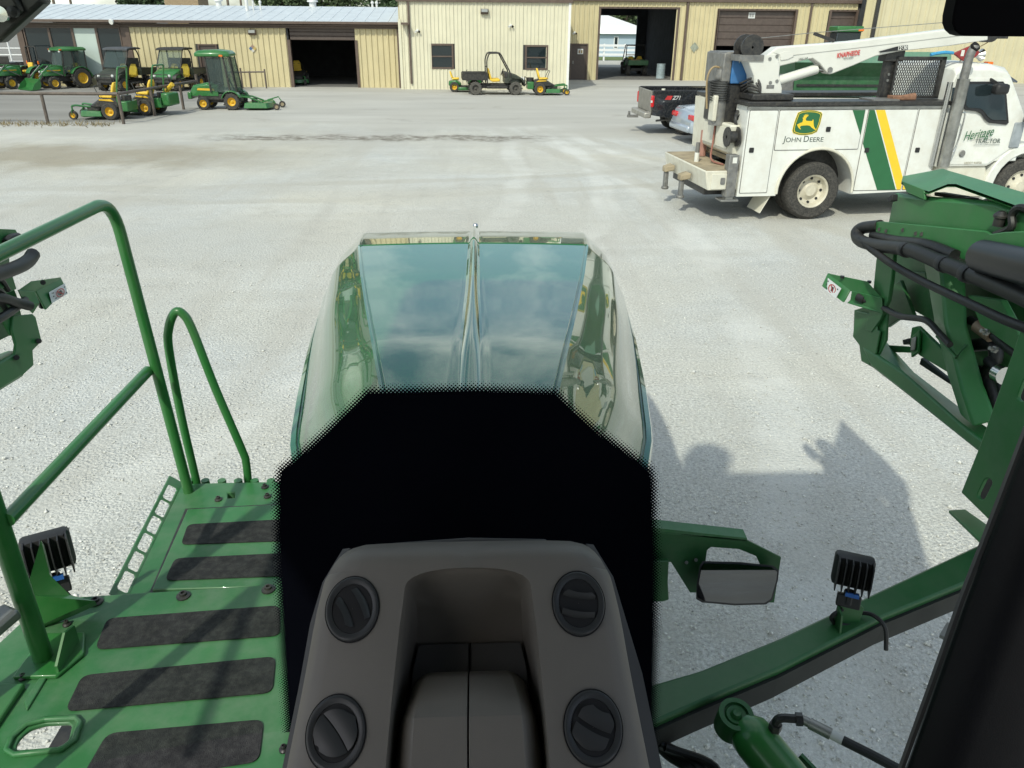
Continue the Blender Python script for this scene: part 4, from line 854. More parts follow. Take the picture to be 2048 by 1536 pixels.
# round-ended plate with the dark cylinder
pan([(2060, 462), (2010, 464), (1980, 468), (1958, 482), (1946, 505), (1944, 530), (1952, 548), (1968, 556), (1990, 558), (2060, 600)], 1.84, .02, rbm, 'cylinder_lug')
c0, c1 = ax(1965, 512, 1.80), ax(2110, 548, 1.72); MB().cyl(c0, c1, .058, n=24).build('boom_cylinder', mat('gloss_black_cylinder', (.012, .012, .016), .38, var=.1, spec=.35), rbm, smooth=50)
MB().lathe([(.02, 0), (.02, .03), (.026, .032), (.026, .04), (.012, .055), (0, .055)], ax(1996, 452, 1.93), (0, 0, 1), 12).build('cap_bolt', BLACKM, rbm)
MB().tube(bez([ax(1990, 470, 1.93), ax(2022, 455, 1.93), ax(2024, 430, 1.93), ax(2040, 415, 1.93), ax(2070, 425, 1.95)]), .014, 8).build('boom_hose', HOSE, rbm)
# hoses along the side
MB().tube(bez([ax(1760, 452, 1.92), ax(1726, 456, 1.90), ax(1714, 466, 1.88), ax(1722, 482, 1.87), ax(1760, 492, 1.86), ax(1820, 500, 1.84), ax(1880, 524, 1.82), ax(1960, 556, 1.80), ax(2060, 600, 1.78), ax(2130, 640, 1.76)], 7), .030, 12).build('boom_hose', HOSE, rbm, smooth=60)
MB().tube(bez([ax(1748, 470, 1.92), ax(1790, 482, 1.90), ax(1850, 490, 1.88), ax(1910, 512, 1.88)], 7), .026, 12).build('boom_hose', HOSE, rbm, smooth=60)
for (x, y) in ((1812, 499), (1888, 528), (1936, 548)):
    c, d_ = ax(x, y, 1.838 - (x - 1820) * .0003), (ax(1880, 524, 1.82) - ax(1820, 500, 1.84)).normalized(); MB().lathe([(.033, -.02), (.034, -.016), (.034, .016), (.033, .02)], c, d_, 16, True).build('hose_clamp', BLACKP, rbm)
def ribbed(path, r, name='corrugated_hose'):
    P = bez(path, 40); pts = []; rad = []; last = P[0]; acc = 0
    for i, p in enumerate(P):
        pts.append(p); rad.append(r * (1.0 if i % 2 else .86))
    MB().tube(pts, rad, 9).build(name, HOSE, rbm, smooth=60)
ribbed([ax(1720, 478, 1.86), ax(1745, 500, 1.84), ax(1790, 532, 1.82), ax(1850, 565, 1.80), ax(1935, 605, 1.77), ax(2010, 640, 1.74), ax(2090, 670, 1.72)], .017)
# front end plate, sensor box with its sticker
pan([(1762, 470), (1790, 478), (1786, 520), (1782, 560), (1776, 600), (1760, 640), (1742, 665), (1730, 660), (1746, 580), (1752, 520)], 1.95, .02, rbm)
bx_ = [ax(x, y, 1.93) for x, y in ((1746, 563), (1742, 600), (1712, 622), (1696, 618), (1690, 605))]
brt = [at(1655, 546, 3.95), at(1690, 549, 3.95), at(1742, 566, 3.55), at(1772, 590, 3.45), at(1764, 596, 3.45), at(1700, 578, 3.75), at(1660, 552, 3.95)]
top_ = [at(1655, 545, 3.95), at(1735, 562, 3.60), at(1762, 592, 3.48), at(1700, 578, 3.72)]
MB().prism(top_, (0, 0, -.012)).build('sensor_box', BOOM, rbm, bevel=.004)
MB().prism([at(1655, 546, 3.95), at(1700, 579, 3.72), at(1686, 605, 3.70), at(1643, 572, 3.93)], (.012, .004, 0)).build('sensor_box', BOOM, rbm, bevel=.004)
MB().prism([at(1703, 582, 3.70), at(1764, 596, 3.46), at(1766, 628, 3.44), at(1716, 612, 3.66), at(1694, 606, 3.70), at(1700, 600, 3.70)], (.01, .01, 0)).build('sensor_box', BOOM, rbm, bevel=.004)
s0, s1, s2_, s3 = at(1659, 557, 3.925), at(1686, 578, 3.76), at(1675, 598, 3.75), at(1650, 579, 3.91)
nrm = (s1 - s0).cross(s3 - s0).normalized(); nrm = -nrm if nrm.dot(EYE - s0) < 0 else nrm
stk = MB().prism([p + nrm * .010 for p in (s0, s1, s2_, s3)], nrm * .001).build('warning_sticker', STICK, rbm)
def sticker_art(s0, s1, s3, par):
    U, W = (s1 - s0), (s3 - s0)
    def S(u, v, h=.0125): return s0 + U * u + W * v + nrm * h
    ring = [[S(.52 + .25 * k * math.cos(a) , .52 + .36 * k * math.sin(a)) for a in [2 * math.pi * i / 24 for i in range(24)]] for k in (1, .82)]
    MB().plate(ring, nrm * .0006).build('sticker_symbol', REDI, par); MB().prism([S(.34, .28), S(.38, .24), S(.70, .78), S(.66, .82)], nrm * .0006).build('sticker_symbol', REDI, par)
    MB().prism([S(.45, .35), S(.6, .32), S(.63, .7), S(.48, .74)], nrm * .0003).build('sticker_symbol', INK, par)
    for (u, v) in ((.12, .2), (.2, .75), (.84, .25), (.86, .8), (.1, .5)): MB().prism([S(u - .05, v), S(u, v - .07), S(u + .05, v), S(u, v + .07)], nrm * .0006).build('sticker_symbol', INK, par)
sticker_art(s0, s1, s3, stk)
MB().tube(bez([at(1722, 598, 3.62), at(1760, 612, 3.5), ax(1800, 632, 1.92), ax(1850, 640, 1.90), ax(1880, 668, 1.90), ax(1900, 690, 1.9)], 6), .014, 9).cyl(at(1716, 594, 3.64), at(1730, 600, 3.60), .022, n=10).build('boom_hose', HOSE, rbm, smooth=60)
for x, y in ((1684, 556), (1738, 566)): MB().cyl(at(x, y, 3.8), at(x, y, 3.8) + V(0, 0, .012), .011, n=8).build('bolt', BLACKM, rbm)
# hanging bracket plate with rounded pocket
pan([(1708, 620), (1775, 600), (1772, 680), (1762, 700), (1745, 735), (1722, 722), (1718, 690), (1706, 674)], 1.97, .012, rbm)
pan([(1712, 622), (1752, 630), (1754, 660), (1760, 662), (1752, 706), (1738, 730), (1722, 720), (1720, 692), (1705, 672)], 1.955, .01, rbm)
# lower chord, a square tube
lc = MB().loft([[ax(x, y, X) for (x, y, X) in q] for q in (((1720, 690, 1.95), (1742, 735, 1.95), (1790, 725, 2.12), (1762, 668, 2.12)), ((1800, 738, 1.95), (1845, 815, 1.95), (1850, 790, 2.12), (1830, 745, 2.12)), ((1925, 850, 1.95), (1958, 906, 1.95), (1975, 880, 2.12), (1950, 836, 2.12)), ((2080, 960, 1.95), (2090, 1010, 1.95), (2110, 990, 2.12), (2100, 940, 2.12)))]); lc.build('lower_chord', BOOM, rbm, bevel=.015, smooth=30)
# diagonal column
dg_ = MB().loft([[ax(x, y, X) for (x, y, X) in q] for q in (((1846, 520, 1.98), (1878, 520, 1.93), (1930, 530, 2.0), (1900, 520, 2.15)), ((1868, 640, 1.98), (1890, 650, 1.93), (1935, 650, 2.0), (1900, 640, 2.15)), ((1898, 760, 1.98), (1922, 780, 1.93), (1968, 770, 2.0), (1940, 750, 2.15)), ((1920, 830, 1.98), (1946, 856, 1.93), (1995, 840, 2.0), (1970, 820, 2.15)))]); dg_.build('diagonal_column', BOOM, rbm, bevel=.012, smooth=30)
wb = MB().tube([ax(x, y, X) for x, y, X in ((1874, 672, 1.935), (1912, 716, 1.925), (1932, 690, 1.97))], .007, 6); wb.build('weld_bead', GREEND, rbm)
# small cross bar with its steel tag
pan([(1823, 655), (1835, 652), (1905, 720), (1900, 748), (1840, 712), (1818, 690)], 2.05, .02, rbm); pan([(1820, 676), (1838, 660), (1836, 704), (1822, 715)], 2.03, .014, rbm)
pan([(1822, 676), (1831, 673), (1828, 700), (1820, 703)], 2.018, .008, rbm, 'steel_tag', STEEL); pan([(1804, 680), (1818, 676), (1818, 684), (1806, 690)], 2.03, .03, rbm, 'rubber_stop', BLACKP)
pan([(1770, 690), (1830, 694), (1830, 706), (1775, 704)], 2.1, .02, rbm); pan([(1842, 715), (1905, 765), (1905, 772), (1838, 728)], 2.09, .02, rbm, 'harness', HOSE)
# inner web and the plumbing behind
pan([(1790, 540), (1850, 545), (1870, 640), (1900, 660), (1880, 690), (1860, 640), (1790, 600)], 2.16, .02, rbm, 'boom_web', GREEND)
pan([(1772, 580), (1800, 560), (1830, 640), (1795, 640), (1774, 655)], 2.10, .02, rbm, 'boom_web', GREEND)
pan([(1935, 590), (2000, 600), (2048, 690), (2030, 700), (1960, 650)], 1.98, .03, rbm)
for k, pts in enumerate((((1940, 640), (1975, 660), (2010, 690), (2050, 720)), ((1950, 690), (1985, 690), (1990, 720), (1960, 760)), ((1975, 720), (2000, 750), (2010, 800), (2030, 840)), ((1955, 740), (1980, 780), (1990, 830)), ((1990, 640), (2030, 680), (2080, 690)))):
    MB().tube(bez([ax(x, y, 2.06 + .03 * (k % 2)) for x, y in pts], 6), .028 if k % 2 else .02, 9).build('boom_hose', HOSE, rbm, smooth=60)
MB().cyl(ax(1955, 650, 2.04), ax(1985, 672, 2.06), .03, n=12).build('valve_body', mat('worn_brass', (.28, .20, .14), .5, .3, var=.2), rbm); MB().cyl(ax(1996, 745, 2.03), ax(2010, 752, 2.03), .036, n=14).build('pipe_coupling', CHROME, rbm)
for x, y in ((1975, 665), (1992, 700), (1960, 618), (1925, 556)): MB().lathe([(.014, 0), (.014, .012), (.008, .013), (.008, .03), (0, .03)], ax(x, y, 1.96), (-1, 0, .3), 6).build('fitting', STEEL, rbm)
pan([(1772, 478), (2070, 540), (2070, 900), (1990, 890), (1972, 840), (1935, 690), (1892, 610), (1840, 606), (1800, 640), (1772, 610)], 2.2, .02, rbm, 'boom_web', GREEND)
# mast plate near the cab with two slots and a shelf
def slot(cx, cy, a, l, w_): return [(cx + (l * sx + w_ * math.cos(t)) * math.cos(a) - (w_ * math.sin(t)) * math.sin(a), cy + (l * sx + w_ * math.cos(t)) * math.sin(a) + w_ * math.sin(t) * math.cos(a)) for sx, r0 in ((1, -90), (-1, 90)) for t in [R(r0 + 30 * k) for k in range(7)]]
ou = [(2085, 560), (2048, 640), (2020, 720), (1960, 890), (1922, 985), (1984, 1046), (2040, 940), (2085, 850)]
MB().plate([[ax(x, y, 1.74) for x, y in l_] for l_ in (ou, slot(1969, 978, R(-64), 14, 9), slot(2048, 780, R(-70), 15, 9))], (.014, 0, 0)).build('mast_plate', BOOM, sp, bevel=.003)
MB().prism([ax(x, y, 1.85) for x, y in ((1930, 985), (2000, 1050), (2060, 930), (2048, 700), (1985, 860))], (.01, 0, 0)).build('mast_web', BLACKM, sp)
shf = [ax(1898, 1020, 1.76), ax(1930, 1018, 1.85), ax(1990, 1060, 1.85), ax(1985, 1090, 1.74), ax(1962, 1082, 1.72)]
MB().prism(shf, (0, 0, -.012)).build('mast_shelf', BOOM, sp, bevel=.003)
MB().prism([ax(1975, 1045, 1.735), ax(2048, 900, 1.735), ax(2048, 1000, 1.735), ax(1985, 1090, 1.735)], (.01, 0, 0)).build('mast_web', BOOM, sp)
# left wing: the same boom seen past the handrail
XB = -2.08
lbm = MB().loft([[ax(x, y, X) for x, y in ((36, 470), (18, 500), (20, 560), (-60, 640), (-220, 700), (-220, 560))] for X in (XB, XB - .22)]).build('boom_wing', BOOM, sp, bevel=.02)
def panl(px, X, th=-.012, name='boom_plate', m=BOOM): return MB().prism([ax(x, y, X) for x, y in px], (th, 0, 0)).build(name, m, lbm, bevel=.004)
panl([(-60, 455), (32, 459), (38, 470), (36, 482), (18, 486), (-60, 500)], XB + .02)
MB().tube(bez([ax(36, 474, XB + .04), ax(20, 478, XB + .04), ax(14, 486, XB + .04)]), .02, 8).build('boom_hose', HOSE, lbm)
MB().tube(bez([ax(66, 508, XB + .05), ax(56, 522, XB + .06), ax(30, 536, XB + .08), ax(-40, 560, XB + .1)]), .030, 10).build('boom_hose', HOSE, lbm, smooth=60)
panl([(12, 540), (22, 540), (34, 578), (8, 590), (-10, 560)], XB)
panl([(-80, 500), (16, 548), (34, 590), (44, 632), (26, 668), (-80, 720)], XB - .12, name='boom_web', m=GREEND); MB().tube(bez([ax(-60, 600, XB + .06), ax(0, 596, XB + .06), ax(30, 604, XB + .05), ax(60, 612, XB + .06)]), .022, 9).build('boom_hose', HOSE, lbm, smooth=60)
for k_ in range(3): MB().tube(bez([ax(-60, 560 + 22 * k_, XB + .03), ax(-5, 556 + 24 * k_, XB + .04), ax(16, 580 + 22 * k_, XB + .02)]), .012, 7).build('boom_hose', HOSE, lbm)
panl([(0, 560), (12, 548), (14, 572), (0, 582)], XB + .03)
T4 = [at(36, 580, 3.52), at(62, 562, 3.62), at(122, 554, 4.0), at(74, 580, 3.70)]
MB().prism(T4, (0, 0, -.012)).build('sensor_box', BOOM, lbm, bevel=.004); MB().prism([at(122, 555, 4.0), at(134, 578, 3.98), at(92, 620, 3.66), at(72, 582, 3.68)], (-.012, .004, 0)).build('sensor_box', BOOM, lbm, bevel=.004)
MB().prism([at(36, 580, 3.50), at(70, 583, 3.66), at(80, 606, 3.64), at(66, 628, 3.6), at(50, 612, 3.54)], (-.01, .01, 0)).build('sensor_box', BOOM, lbm, bevel=.004)
MB().prism([at(72, 586, 3.69), at(82, 618, 3.67), at(92, 617, 3.68), at(84, 590, 3.72)], (-.02, .02, 0)).build('rubber_stop', BLACKP, lbm)
s0, s1, s3 = at(91, 586, 3.76), at(123, 568, 3.97), at(97, 608, 3.74); s2_ = s1 + s3 - s0
nrm = (s1 - s0).cross(s3 - s0).normalized(); nrm = -nrm if nrm.dot(EYE - s0) < 0 else nrm
stk = MB().prism([p + nrm * .016 for p in (s0, s1, s2_, s3)], nrm * .001).build('warning_sticker', STICK, lbm); nrm = nrm * 1.0
def S0(): pass
s0 = s0 + nrm * .012; s1 = s1 + nrm * .012; s3 = s3 + nrm * .012
sticker_art(s0, s1, s3, stk)
panl([(26, 632), (66, 628), (72, 634), (84, 682), (66, 700), (68, 730), (44, 752), (28, 722), (32, 690), (24, 660)], XB + .02, name='hanger_plate'); panl([(6, 640), (30, 630), (32, 668), (22, 672)], XB + .01)
MB().tube(bez([at(50, 600, 3.55), ax(20, 624, XB + .05), ax(-40, 660, XB + .08)]), .018, 9).build('corrugated_hose', HOSE, lbm)
lc = MB().loft([[ax(x, y, X) for (x, y, X) in q] for q in (((38, 700, XB + .02), (48, 752, XB + .02), (30, 745, XB - .15), (20, 700, XB - .15)), ((-20, 735, XB + .02), (-20, 795, XB + .02), (-40, 780, XB - .15), (-40, 720, XB - .15)), ((-200, 850, XB + .02), (-200, 930, XB + .02), (-230, 900, XB - .15), (-230, 830, XB - .15)))]); lc.build('lower_chord', BOOM, lbm, bevel=.012, smooth=30)
for x, y in ((78, 682), (33, 715), (86, 565)): MB().cyl(ax(x, y, XB + .02), ax(x, y, XB + .035), .012, n=8).build('bolt', BLACKM, lbm)
# ------------------------------------------------------------------ white service truck with crane
def sidep(pts, y0, y1, mb=None):
    return (mb or MB()).prism([(x, y0, z) for x, z in pts], (0, y1 - y0, 0))
def arc(cx, cz, r, a0, a1, n): return [(cx + r * math.cos(R(a0 + (a1 - a0) * k / n)), cz + r * math.sin(R(a0 + (a1 - a0) * k / n))) for k in range(n + 1)]
def wheel(par, x, y, r, w_, rr, rim_m, side=-1, tyre=TYRE, dish=.35, holes=0, hub=.28, lugs=0, name='wheel', n=26):
    """tyre with shoulders and tread + rim as its sub-part; outer face looks towards side*y"""
    d = (0, side, 0); h = w_ / 2
    t = MB().lathe([(rr, -h * .8), (rr * 1.04, -h), (r * .90, -h), (r * .985, -h * .72), (r, -h * .4), (r * .992, 0), (r, h * .4), (r * .985, h * .72), (r * .90, h), (rr * 1.06, h * .98), (rr, h * .8)], (x, y, r), d, n)
    if lugs:
        for k in range(lugs):
            a = 2 * math.pi * k / lugs; s_ = 1 if k % 2 else -1; c = V(x + r * math.cos(a), y, r + r * math.sin(a)); q = frame(c, (math.cos(a), 0, math.sin(a)), (0, 1, 0))
            t.box(-.01, .035 * r / .4, -h * .95 if s_ < 0 else 0, 0 if s_ < 0 else h * .95, -.03 * r / .4, .03 * r / .4, q)
    o = t.build(name, tyre, par, smooth=40)
    rm = MB().lathe([(0, h * (.8 - dish) + .03), (rr * hub * .8, h * (.8 - dish) + .03), (rr * hub, h * (.8 - dish)), (rr * .62, h * (.6 - dish)), (rr * .82, h * (.55 - dish * .6)), (rr * .9, h * .75), (rr, h * .9), (rr * 1.02, h * .82), (rr, -h * .8), (0, -h * .6)], (x, y, r), d, n)
    ro = rm.build('rim', rim_m, o, smooth=40)
    for k in range(holes):
        a = 2 * math.pi * k / holes; hx, hz = x + rr * .72 * math.cos(a), r + rr * .72 * math.sin(a)
        MB().cyl((hx, y + side * h * (.58 - dish * .8), hz), (hx, y + side * h * (.66 - dish * .8 + .06), hz), rr * .085, n=9).build('hand_hole', BLACKP, o)
    return o
CREAM = mat('dusty_white_paint', (.66, .64, .55), .45, var=.06, sc=2.5, dust=.38, dcol=(.42, .35, .24))
TRW = mat('truck_white', (.74, .745, .71), .34, var=.04, sc=2, coat=.3, dust=.34, dcol=(.50, .44, .32))
RIMC = mat('dusty_rim', (.58, .54, .44), .5, var=.12, dust=.35, dcol=(.36, .30, .20))
MUD = mat('muddy_deck', (.33, .27, .18), .9, var=.25, sc=5, dust=.4)
TKG = mat('decal_green', (.022, .13, .05), .35, var=.04); TKY = mat('decal_yellow', (.82, .55, .03), .35, var=.04); TKD = mat('decal_dark', (.045, .075, .06), .45, var=.04); TKR = mat('decal_red', (.55, .04, .04), .4)
GREYST = mat('grey_steel_worn', (.20, .20, .20), .5, .4, var=.3, sc=8, dust=.4)
TX, TY_, TA = 6.14, 14.07, R(6)
tk = thing('service_truck', 'white service truck with a crane boom, green and yellow stripes on its tool boxes', 'truck', (TX, TY_, 0), TA)
Tinv = (Matrix.Translation((TX, TY_, 0)) @ Matrix.Rotation(TA, 4, 'Z')).inverted()
def tp(px, py, off):
    """point of the truck's own frame under a pixel on the plane y = off"""
    e = Tinv @ EYE; d = Tinv.to_3x3() @ ray(px, py); q = e + d * ((off - e.y) / d.y); return (q.x, q.z)
# frame and axles
MB().box(-1.75, 5.2, .80, .92, .62, .88).box(-1.75, 5.2, 1.5, 1.62, .62, .88).box(-1.6, 5.0, .92, 1.5, .66, .76).build('chassis', BLACKM, tk)
for (y0, s_) in ((.16, -1), (.47, -1), (1.94, 1), (2.25, 1)): wheel(tk, 0, y0, .52, .28, .30, RIMC, s_, dish=.75 if y0 in (.16, 2.25) else .2, holes=8, hub=.42)
for (y0, s_) in ((.18, -1), (2.22, 1)): wheel(tk, 4.24, y0, .52, .28, .30, RIMC, s_, dish=-.1, holes=8, hub=.42)
MB().cyl((0, .3, .52), (0, 2.1, .52), .1).cyl((4.24, .3, .52), (4.24, 2.1, .52), .07).build('axle', BLACKM, tk)
# tool-box body on both sides of the bed
prof = [(-1.49, .46), (-.74, .46)] + arc(0, .55, .74, 187, -7, 18) + [(.76, .46), (2.28, .50), (2.28, 1.965), (-1.47, 2.01)]
body = sidep(prof, 0, .52).build('tool_body', TRW, tk, bevel=.008); sidep(prof, 1.88, 2.40).build('tool_body', TRW, tk, bevel=.008)
MB().box(-1.47, 2.28, .52, 1.88, 1.0, 1.08).box(2.2, 2.28, .52, 1.88, 1.08, 1.9).build('bed_floor', MUD, tk)
for y in (-.025, 1.86): MB().box(-1.52, 2.34, y, y + .56, 2.012, 2.085).build('top_rail', BLACKM, tk, bevel=.012)
MB().box(-1.50, 2.30, -.012, .02, 1.955, 2.0).build('drip_rail', STEEL, body)
MB().tube([(x, -.012, z) for x, z in arc(0, .55, .74, 184, -4, 22)], .026, 8).build('arch_trim', CREAM, body, smooth=60)
MB().box(-.72, .72, .5, .54, .5, 1.25).build('wheel_well', BLACKM, tk)
def door_panel(x0, x1, z0, z1, m=TRW):
    sidep([(p, q) for p, q in rrect(x1 - x0 + .026, z1 - z0 + .026, .02, 2, (x0 + x1) / 2, (z0 + z1) / 2)], -.003, .004).build('door_gap', GREYST, body)
    return sidep([(p, q) for p, q in rrect(x1 - x0, z1 - z0, .015, 2, (x0 + x1) / 2, (z0 + z1) / 2)], -.012, .01).build('tool_door', m, body, bevel=.004)
door_panel(-1.44, -.93, .53, 1.94); door_panel(-.89, .70, 1.275, 1.94); door_panel(1.76, 2.25, .53, 1.94); door_panel(.78, 1.72, .53, 1.94)
for (x, z) in ((.06, 1.62), (-1.33, 1.28), (.88, 1.25), (1.88, 1.24)):
    h = sidep(rrect(.085, .085, .015, 3, x, z), -.024, -.012).build('latch', BLACKP, body, bevel=.004); sidep(rrect(.05, .03, .006, 2, x, z + .012), -.03, -.024).build('latch_paddle', STEEL, h) if False else None
# stripes, in two pieces where the doors meet
gtl, gtr, gbl, gbr = (.46, 1.94), (.88, 1.94), (1.26, .50), (1.62, .50)
def xa(z, a, b_): t = (1.94 - z) / 1.44; return a[0] + (b_[0] - a[0]) * t
sidep([(.46, 1.94), (.70, 1.94), (.70, 1.51)], -.0155, -.0125).build('stripe', TKG, body)
zb = 1.94 - (.78 - .46) / .80 * 1.44
sidep([(.78, 1.94), (.88, 1.94), (1.62, .53), (1.245, .53), (.78, zb)], -.0155, -.0125).build('stripe', TKG, body)
sidep([(.905, 1.94), (1.08, 1.94), (1.72, .73), (1.72, .53), (1.645, .53)], -.0155, -.0125).build('stripe', TKY, body); sidep([(1.76, .66), (1.83, .53), (1.76, .53)], -.0155, -.0125).build('stripe', TKY, body)
# emblem: green shield with yellow rim and a leaping deer
def shield(k, cx=-.36, cz=1.745):
    pts = [(-.235, -.185), (-.13, -.215), (0, -.222), (.13, -.205), (.215, -.165), (.25, -.02), (.262, .13), (.235, .165), (.13, .192), (0, .2), (-.13, .19), (-.205, .16), (-.245, 0), (-.26, -.14)]
    return [(cx + x * k, cz + z * k) for x, z in pts]
em = sidep(shield(1.0), -.0165, -.0125).build('emblem', TKY, body); sidep(shield(.965), -.018, -.017).build('emblem_field', TKG, em); sidep(shield(.90), -.0195, -.0185).build('emblem_field', TKY, em); sidep(shield(.855), -.021, -.020).build('emblem_field', TKG, em)
deer = [(-.19, -.03), (-.13, .0), (-.095, .01), (-.09, .06), (-.105, .085), (-.085, .095), (-.09, .13), (-.075, .115), (-.065, .15), (-.05, .118), (-.03, .155), (-.022, .12), (-.0, .14), (-.005, .112), (-.03, .10), (-.03, .085), (-.045, .075), (-.03, .035), (.03, .03), (.085, .03), (.095, .06), (.11, .04), (.115, .0), (.135, -.06), (.18, -.115), (.205, -.13), (.16, -.118), (.10, -.085), (.055, -.05), (.0, -.042), (-.06, -.045), (-.11, -.05), (-.13, -.075), (-.10, -.105), (-.115, -.11), (-.165, -.07), (-.17, -.055)]
sidep([(-.36 + x, 1.735 + z) for x, z in deer], -.0226, -.0215).build('emblem_deer', TKY, em)
text('J', .150, TKD, body, (-.735, -.0135, 1.455), (1, 0, 0), (0, 0, 1), shear=.1, sx=1.0); text('OHN', .112, TKD, body, (-.565, -.0135, 1.443), (1, 0, 0), (0, 0, 1), sx=1.15); text('D', .150, TKD, body, (-.325, -.0135, 1.455), (1, 0, 0), (0, 0, 1), sx=1.0); text('EERE', .112, TKD, body, (-.128, -.0135, 1.443), (1, 0, 0), (0, 0, 1), sx=1.15)
# mud flap
MB().prism([(-.80, .05, .50), (-.80, .60, .50), (-.98, .60, .14), (-.98, .05, .14)], (.015, 0, 0)).build('mud_flap', CREAM, tk)
# rear deck bumper with hitches, vice post, outriggers
bm = sidep([(-2.12, .92), (-1.5, .92), (-1.5, .58), (-2.05, .58)], .02, 2.30).build('rear_deck', CREAM, tk, bevel=.02)
MB().box(-2.09, -1.5, .06, 2.26, .921, .932).build('deck_dirt', MUD, bm)
sidep(rrect(.40, .27, .02, 2, -1.80, .735), .0, .03).build('deck_door', CREAM, bm, bevel=.006); sidep(rrect(.085, .12, .02, 3, -1.79, .745), -.012, .0).build('latch', GREYST, bm, bevel=.004)
MB().box(-2.0, -1.5, .3, 2.0, .45, .58).build('underframe', BLACKM, tk)
for y in (.85, 1.75):
    h = MB(); h.prism([(-2.12, y - .15, .77), (-2.30, y - .09, .73), (-2.30, y + .09, .73), (-2.12, y + .15, .77)], (0, 0, -.11)); h.build('step_bracket', MUD, tk, bevel=.02); MB().box(-2.28, -2.20, y - .06, y + .06, .32, .63).cyl((-2.24, y, .34), (-2.24, y, .28), .075, n=12).build('hitch_hook', GREYST, tk, bevel=.02)
og = MB(); og.box(-1.72, -1.54, -.03, .16, .46, 1.20); ogo = og.build('outrigger', GREYST, tk, bevel=.012); MB().box(-1.70, -1.56, -.015, .14, .40, .62).box(-1.80, -1.47, -.06, .22, .385, .42).build('outrigger_foot', STEEL, ogo, bevel=.006); MB().box(-1.66, -1.58, -.034, -.03, 1.06, 1.16).build('outrigger_tag', TRW, ogo)
MB().cyl((-1.93, 1.0, .93), (-1.93, 1.0, 1.28), .04, n=12).build('marker_post', GREYST, tk); MB().cyl((-1.93, 1.0, .93), (-1.93, 1.0, 1.10), .045, n=12).build('marker_sleeve', TRW, tk)
# cream tail cabinet and vice
tc_ = sidep([(-1.66, 1.20), (-1.47, 1.10), (-1.47, 1.68), (-1.66, 1.68)], .25, 1.5).build('tail_cabinet', CREAM, tk, bevel=.03)
for (y0, y1) in ((.28, .82), (.88, 1.46)): MB().prism([(-1.665, y0, 1.26), (-1.665, y0, 1.62), (-1.665, y1, 1.62), (-1.665, y1, 1.26)], (-.02, 0, 0)).build('drawer_front', CREAM, tc_, bevel=.008)
MB().tube(bez([(-1.70, .85, 1.66), (-1.71, .84, 1.3), (-1.72, .8, 1.0), (-1.6, .5, .95)]), .018, 8).build('air_hose', mat('air_hose_red', (.30, .13, .10), .6, var=.1), tk)
MB().cyl((-1.58, 1.62, .94), (-1.58, 1.62, 1.42), .07, n=10).build('hydrant_post', mat('faded_red', (.38, .20, .16), .6, var=.15), tk)
sidep([(-1.55, 1.05), (-1.5, 1.05), (-1.5, 2.0), (-1.58, 2.0)], 1.6, 2.3).build('tailgate', CREAM, tk)
reel = MB().lathe([(.03, -.10), (.17, -.10), (.17, -.08), (.10, -.07), (.10, .07), (.17, .08), (.17, .10), (.03, .10)], (-1.62, .22, 1.48), (1, 0, 0), 20).build('hose_reel', BLACKM, tk)
# air compressor and coiled hoses standing at the rear
cp = MB().loft([[(x, y, z) for x, y in [( -1.70 + .15 * math.cos(a), .80 + .17 * math.sin(a)) for a in [2 * math.pi * k / 16 for k in range(16)]]] for z in (1.62, 1.7, 2.3, 2.38)]).build('compressor_tank', GREYST, tk, smooth=50)
for k in range(9): MB().lathe([(.15, -.012), (.20, 0), (.15, .012)], (-1.70, .80, 2.05 + k * .04), (0, 0, 1), 18).build('cooling_ring', BLACKM, cp, smooth=60)
MB().lathe([(.0, 0), (.12, 0), (.14, .05), (.12, .16), (.05, .2), (0, .2)], (-1.70, .80, 2.40), (0, 0, 1), 14).build('pump_head', GREYST, cp)
MB().tube(bez([(-1.70, .8, 2.58), (-1.88, .8, 2.6), (-1.97, .8, 2.4), (-1.92, .8, 1.9)]), .018, 8).build('air_hose', mat('hose_tan', (.30, .22, .12), .6), tk); MB().box(-1.86, -1.78, .62, .86, 1.70, 2.14).build('pump_guard', CREAM, tk, bevel=.02)
# boxy black engine under the welder
MB().box(-1.70, -1.12, .66, 1.5, 1.65, 2.33).build('generator_box', BLACKM, tk, bevel=.03)
rs4 = random.Random(9)
for k in range(4): MB().tube(bez([(-1.45 + .03 * k, .55, 2.35 - .05 * k), (-1.28 - .03 * k, .30, 2.45 - .06 * k), (-1.22, .20, 2.2), (-1.40 - .04 * k, .40, 1.75)]), .020, 8).build('crane_hose', BLACKM, tk, smooth=60)
MB().tube(bez([(-1.5, .4, 1.9), (-1.56, .3, 1.75), (-1.5, .3, 1.6)]), .03, 8).build('crane_hose', BLACKM, tk)
# crane: turntable, post, winch, boom, cylinder
YC = .42
MB().box(-1.38, -.62, YC - .32, YC + .36, 2.09, 2.20).build('crane_base', BLACKM, tk, bevel=.02)
CRW = mat('crane_white', (.70, .695, .65), .36, var=.05, sc=2, coat=.3, dust=.16, dcol=(.48, .44, .34))
po_ = [tp(x, y, YC) for x, y in ((1502, 185), (1500, 150), (1488, 120), (1484, 112), (1545, 108), (1552, 130), (1550, 150), (1556, 175), (1556, 185))]
crane = sidep(po_, YC - .17, YC + .17).build('crane_post', CRW, tk, bevel=.02)
bpts = [tp(x, y, YC) for x, y in ((1524, 112), (1548, 94), (1700, 82), (1900, 57), (1966, 52), (1966, 80), (1900, 90), (1790, 102), (1742, 112), (1700, 130), (1660, 146), (1652, 148), (1645, 143), (1632, 126), (1618, 116), (1600, 120), (1560, 130), (1546, 134))]
boom = sidep(bpts, YC - .13, YC + .13).build('crane_boom', CRW, tk, bevel=.015)
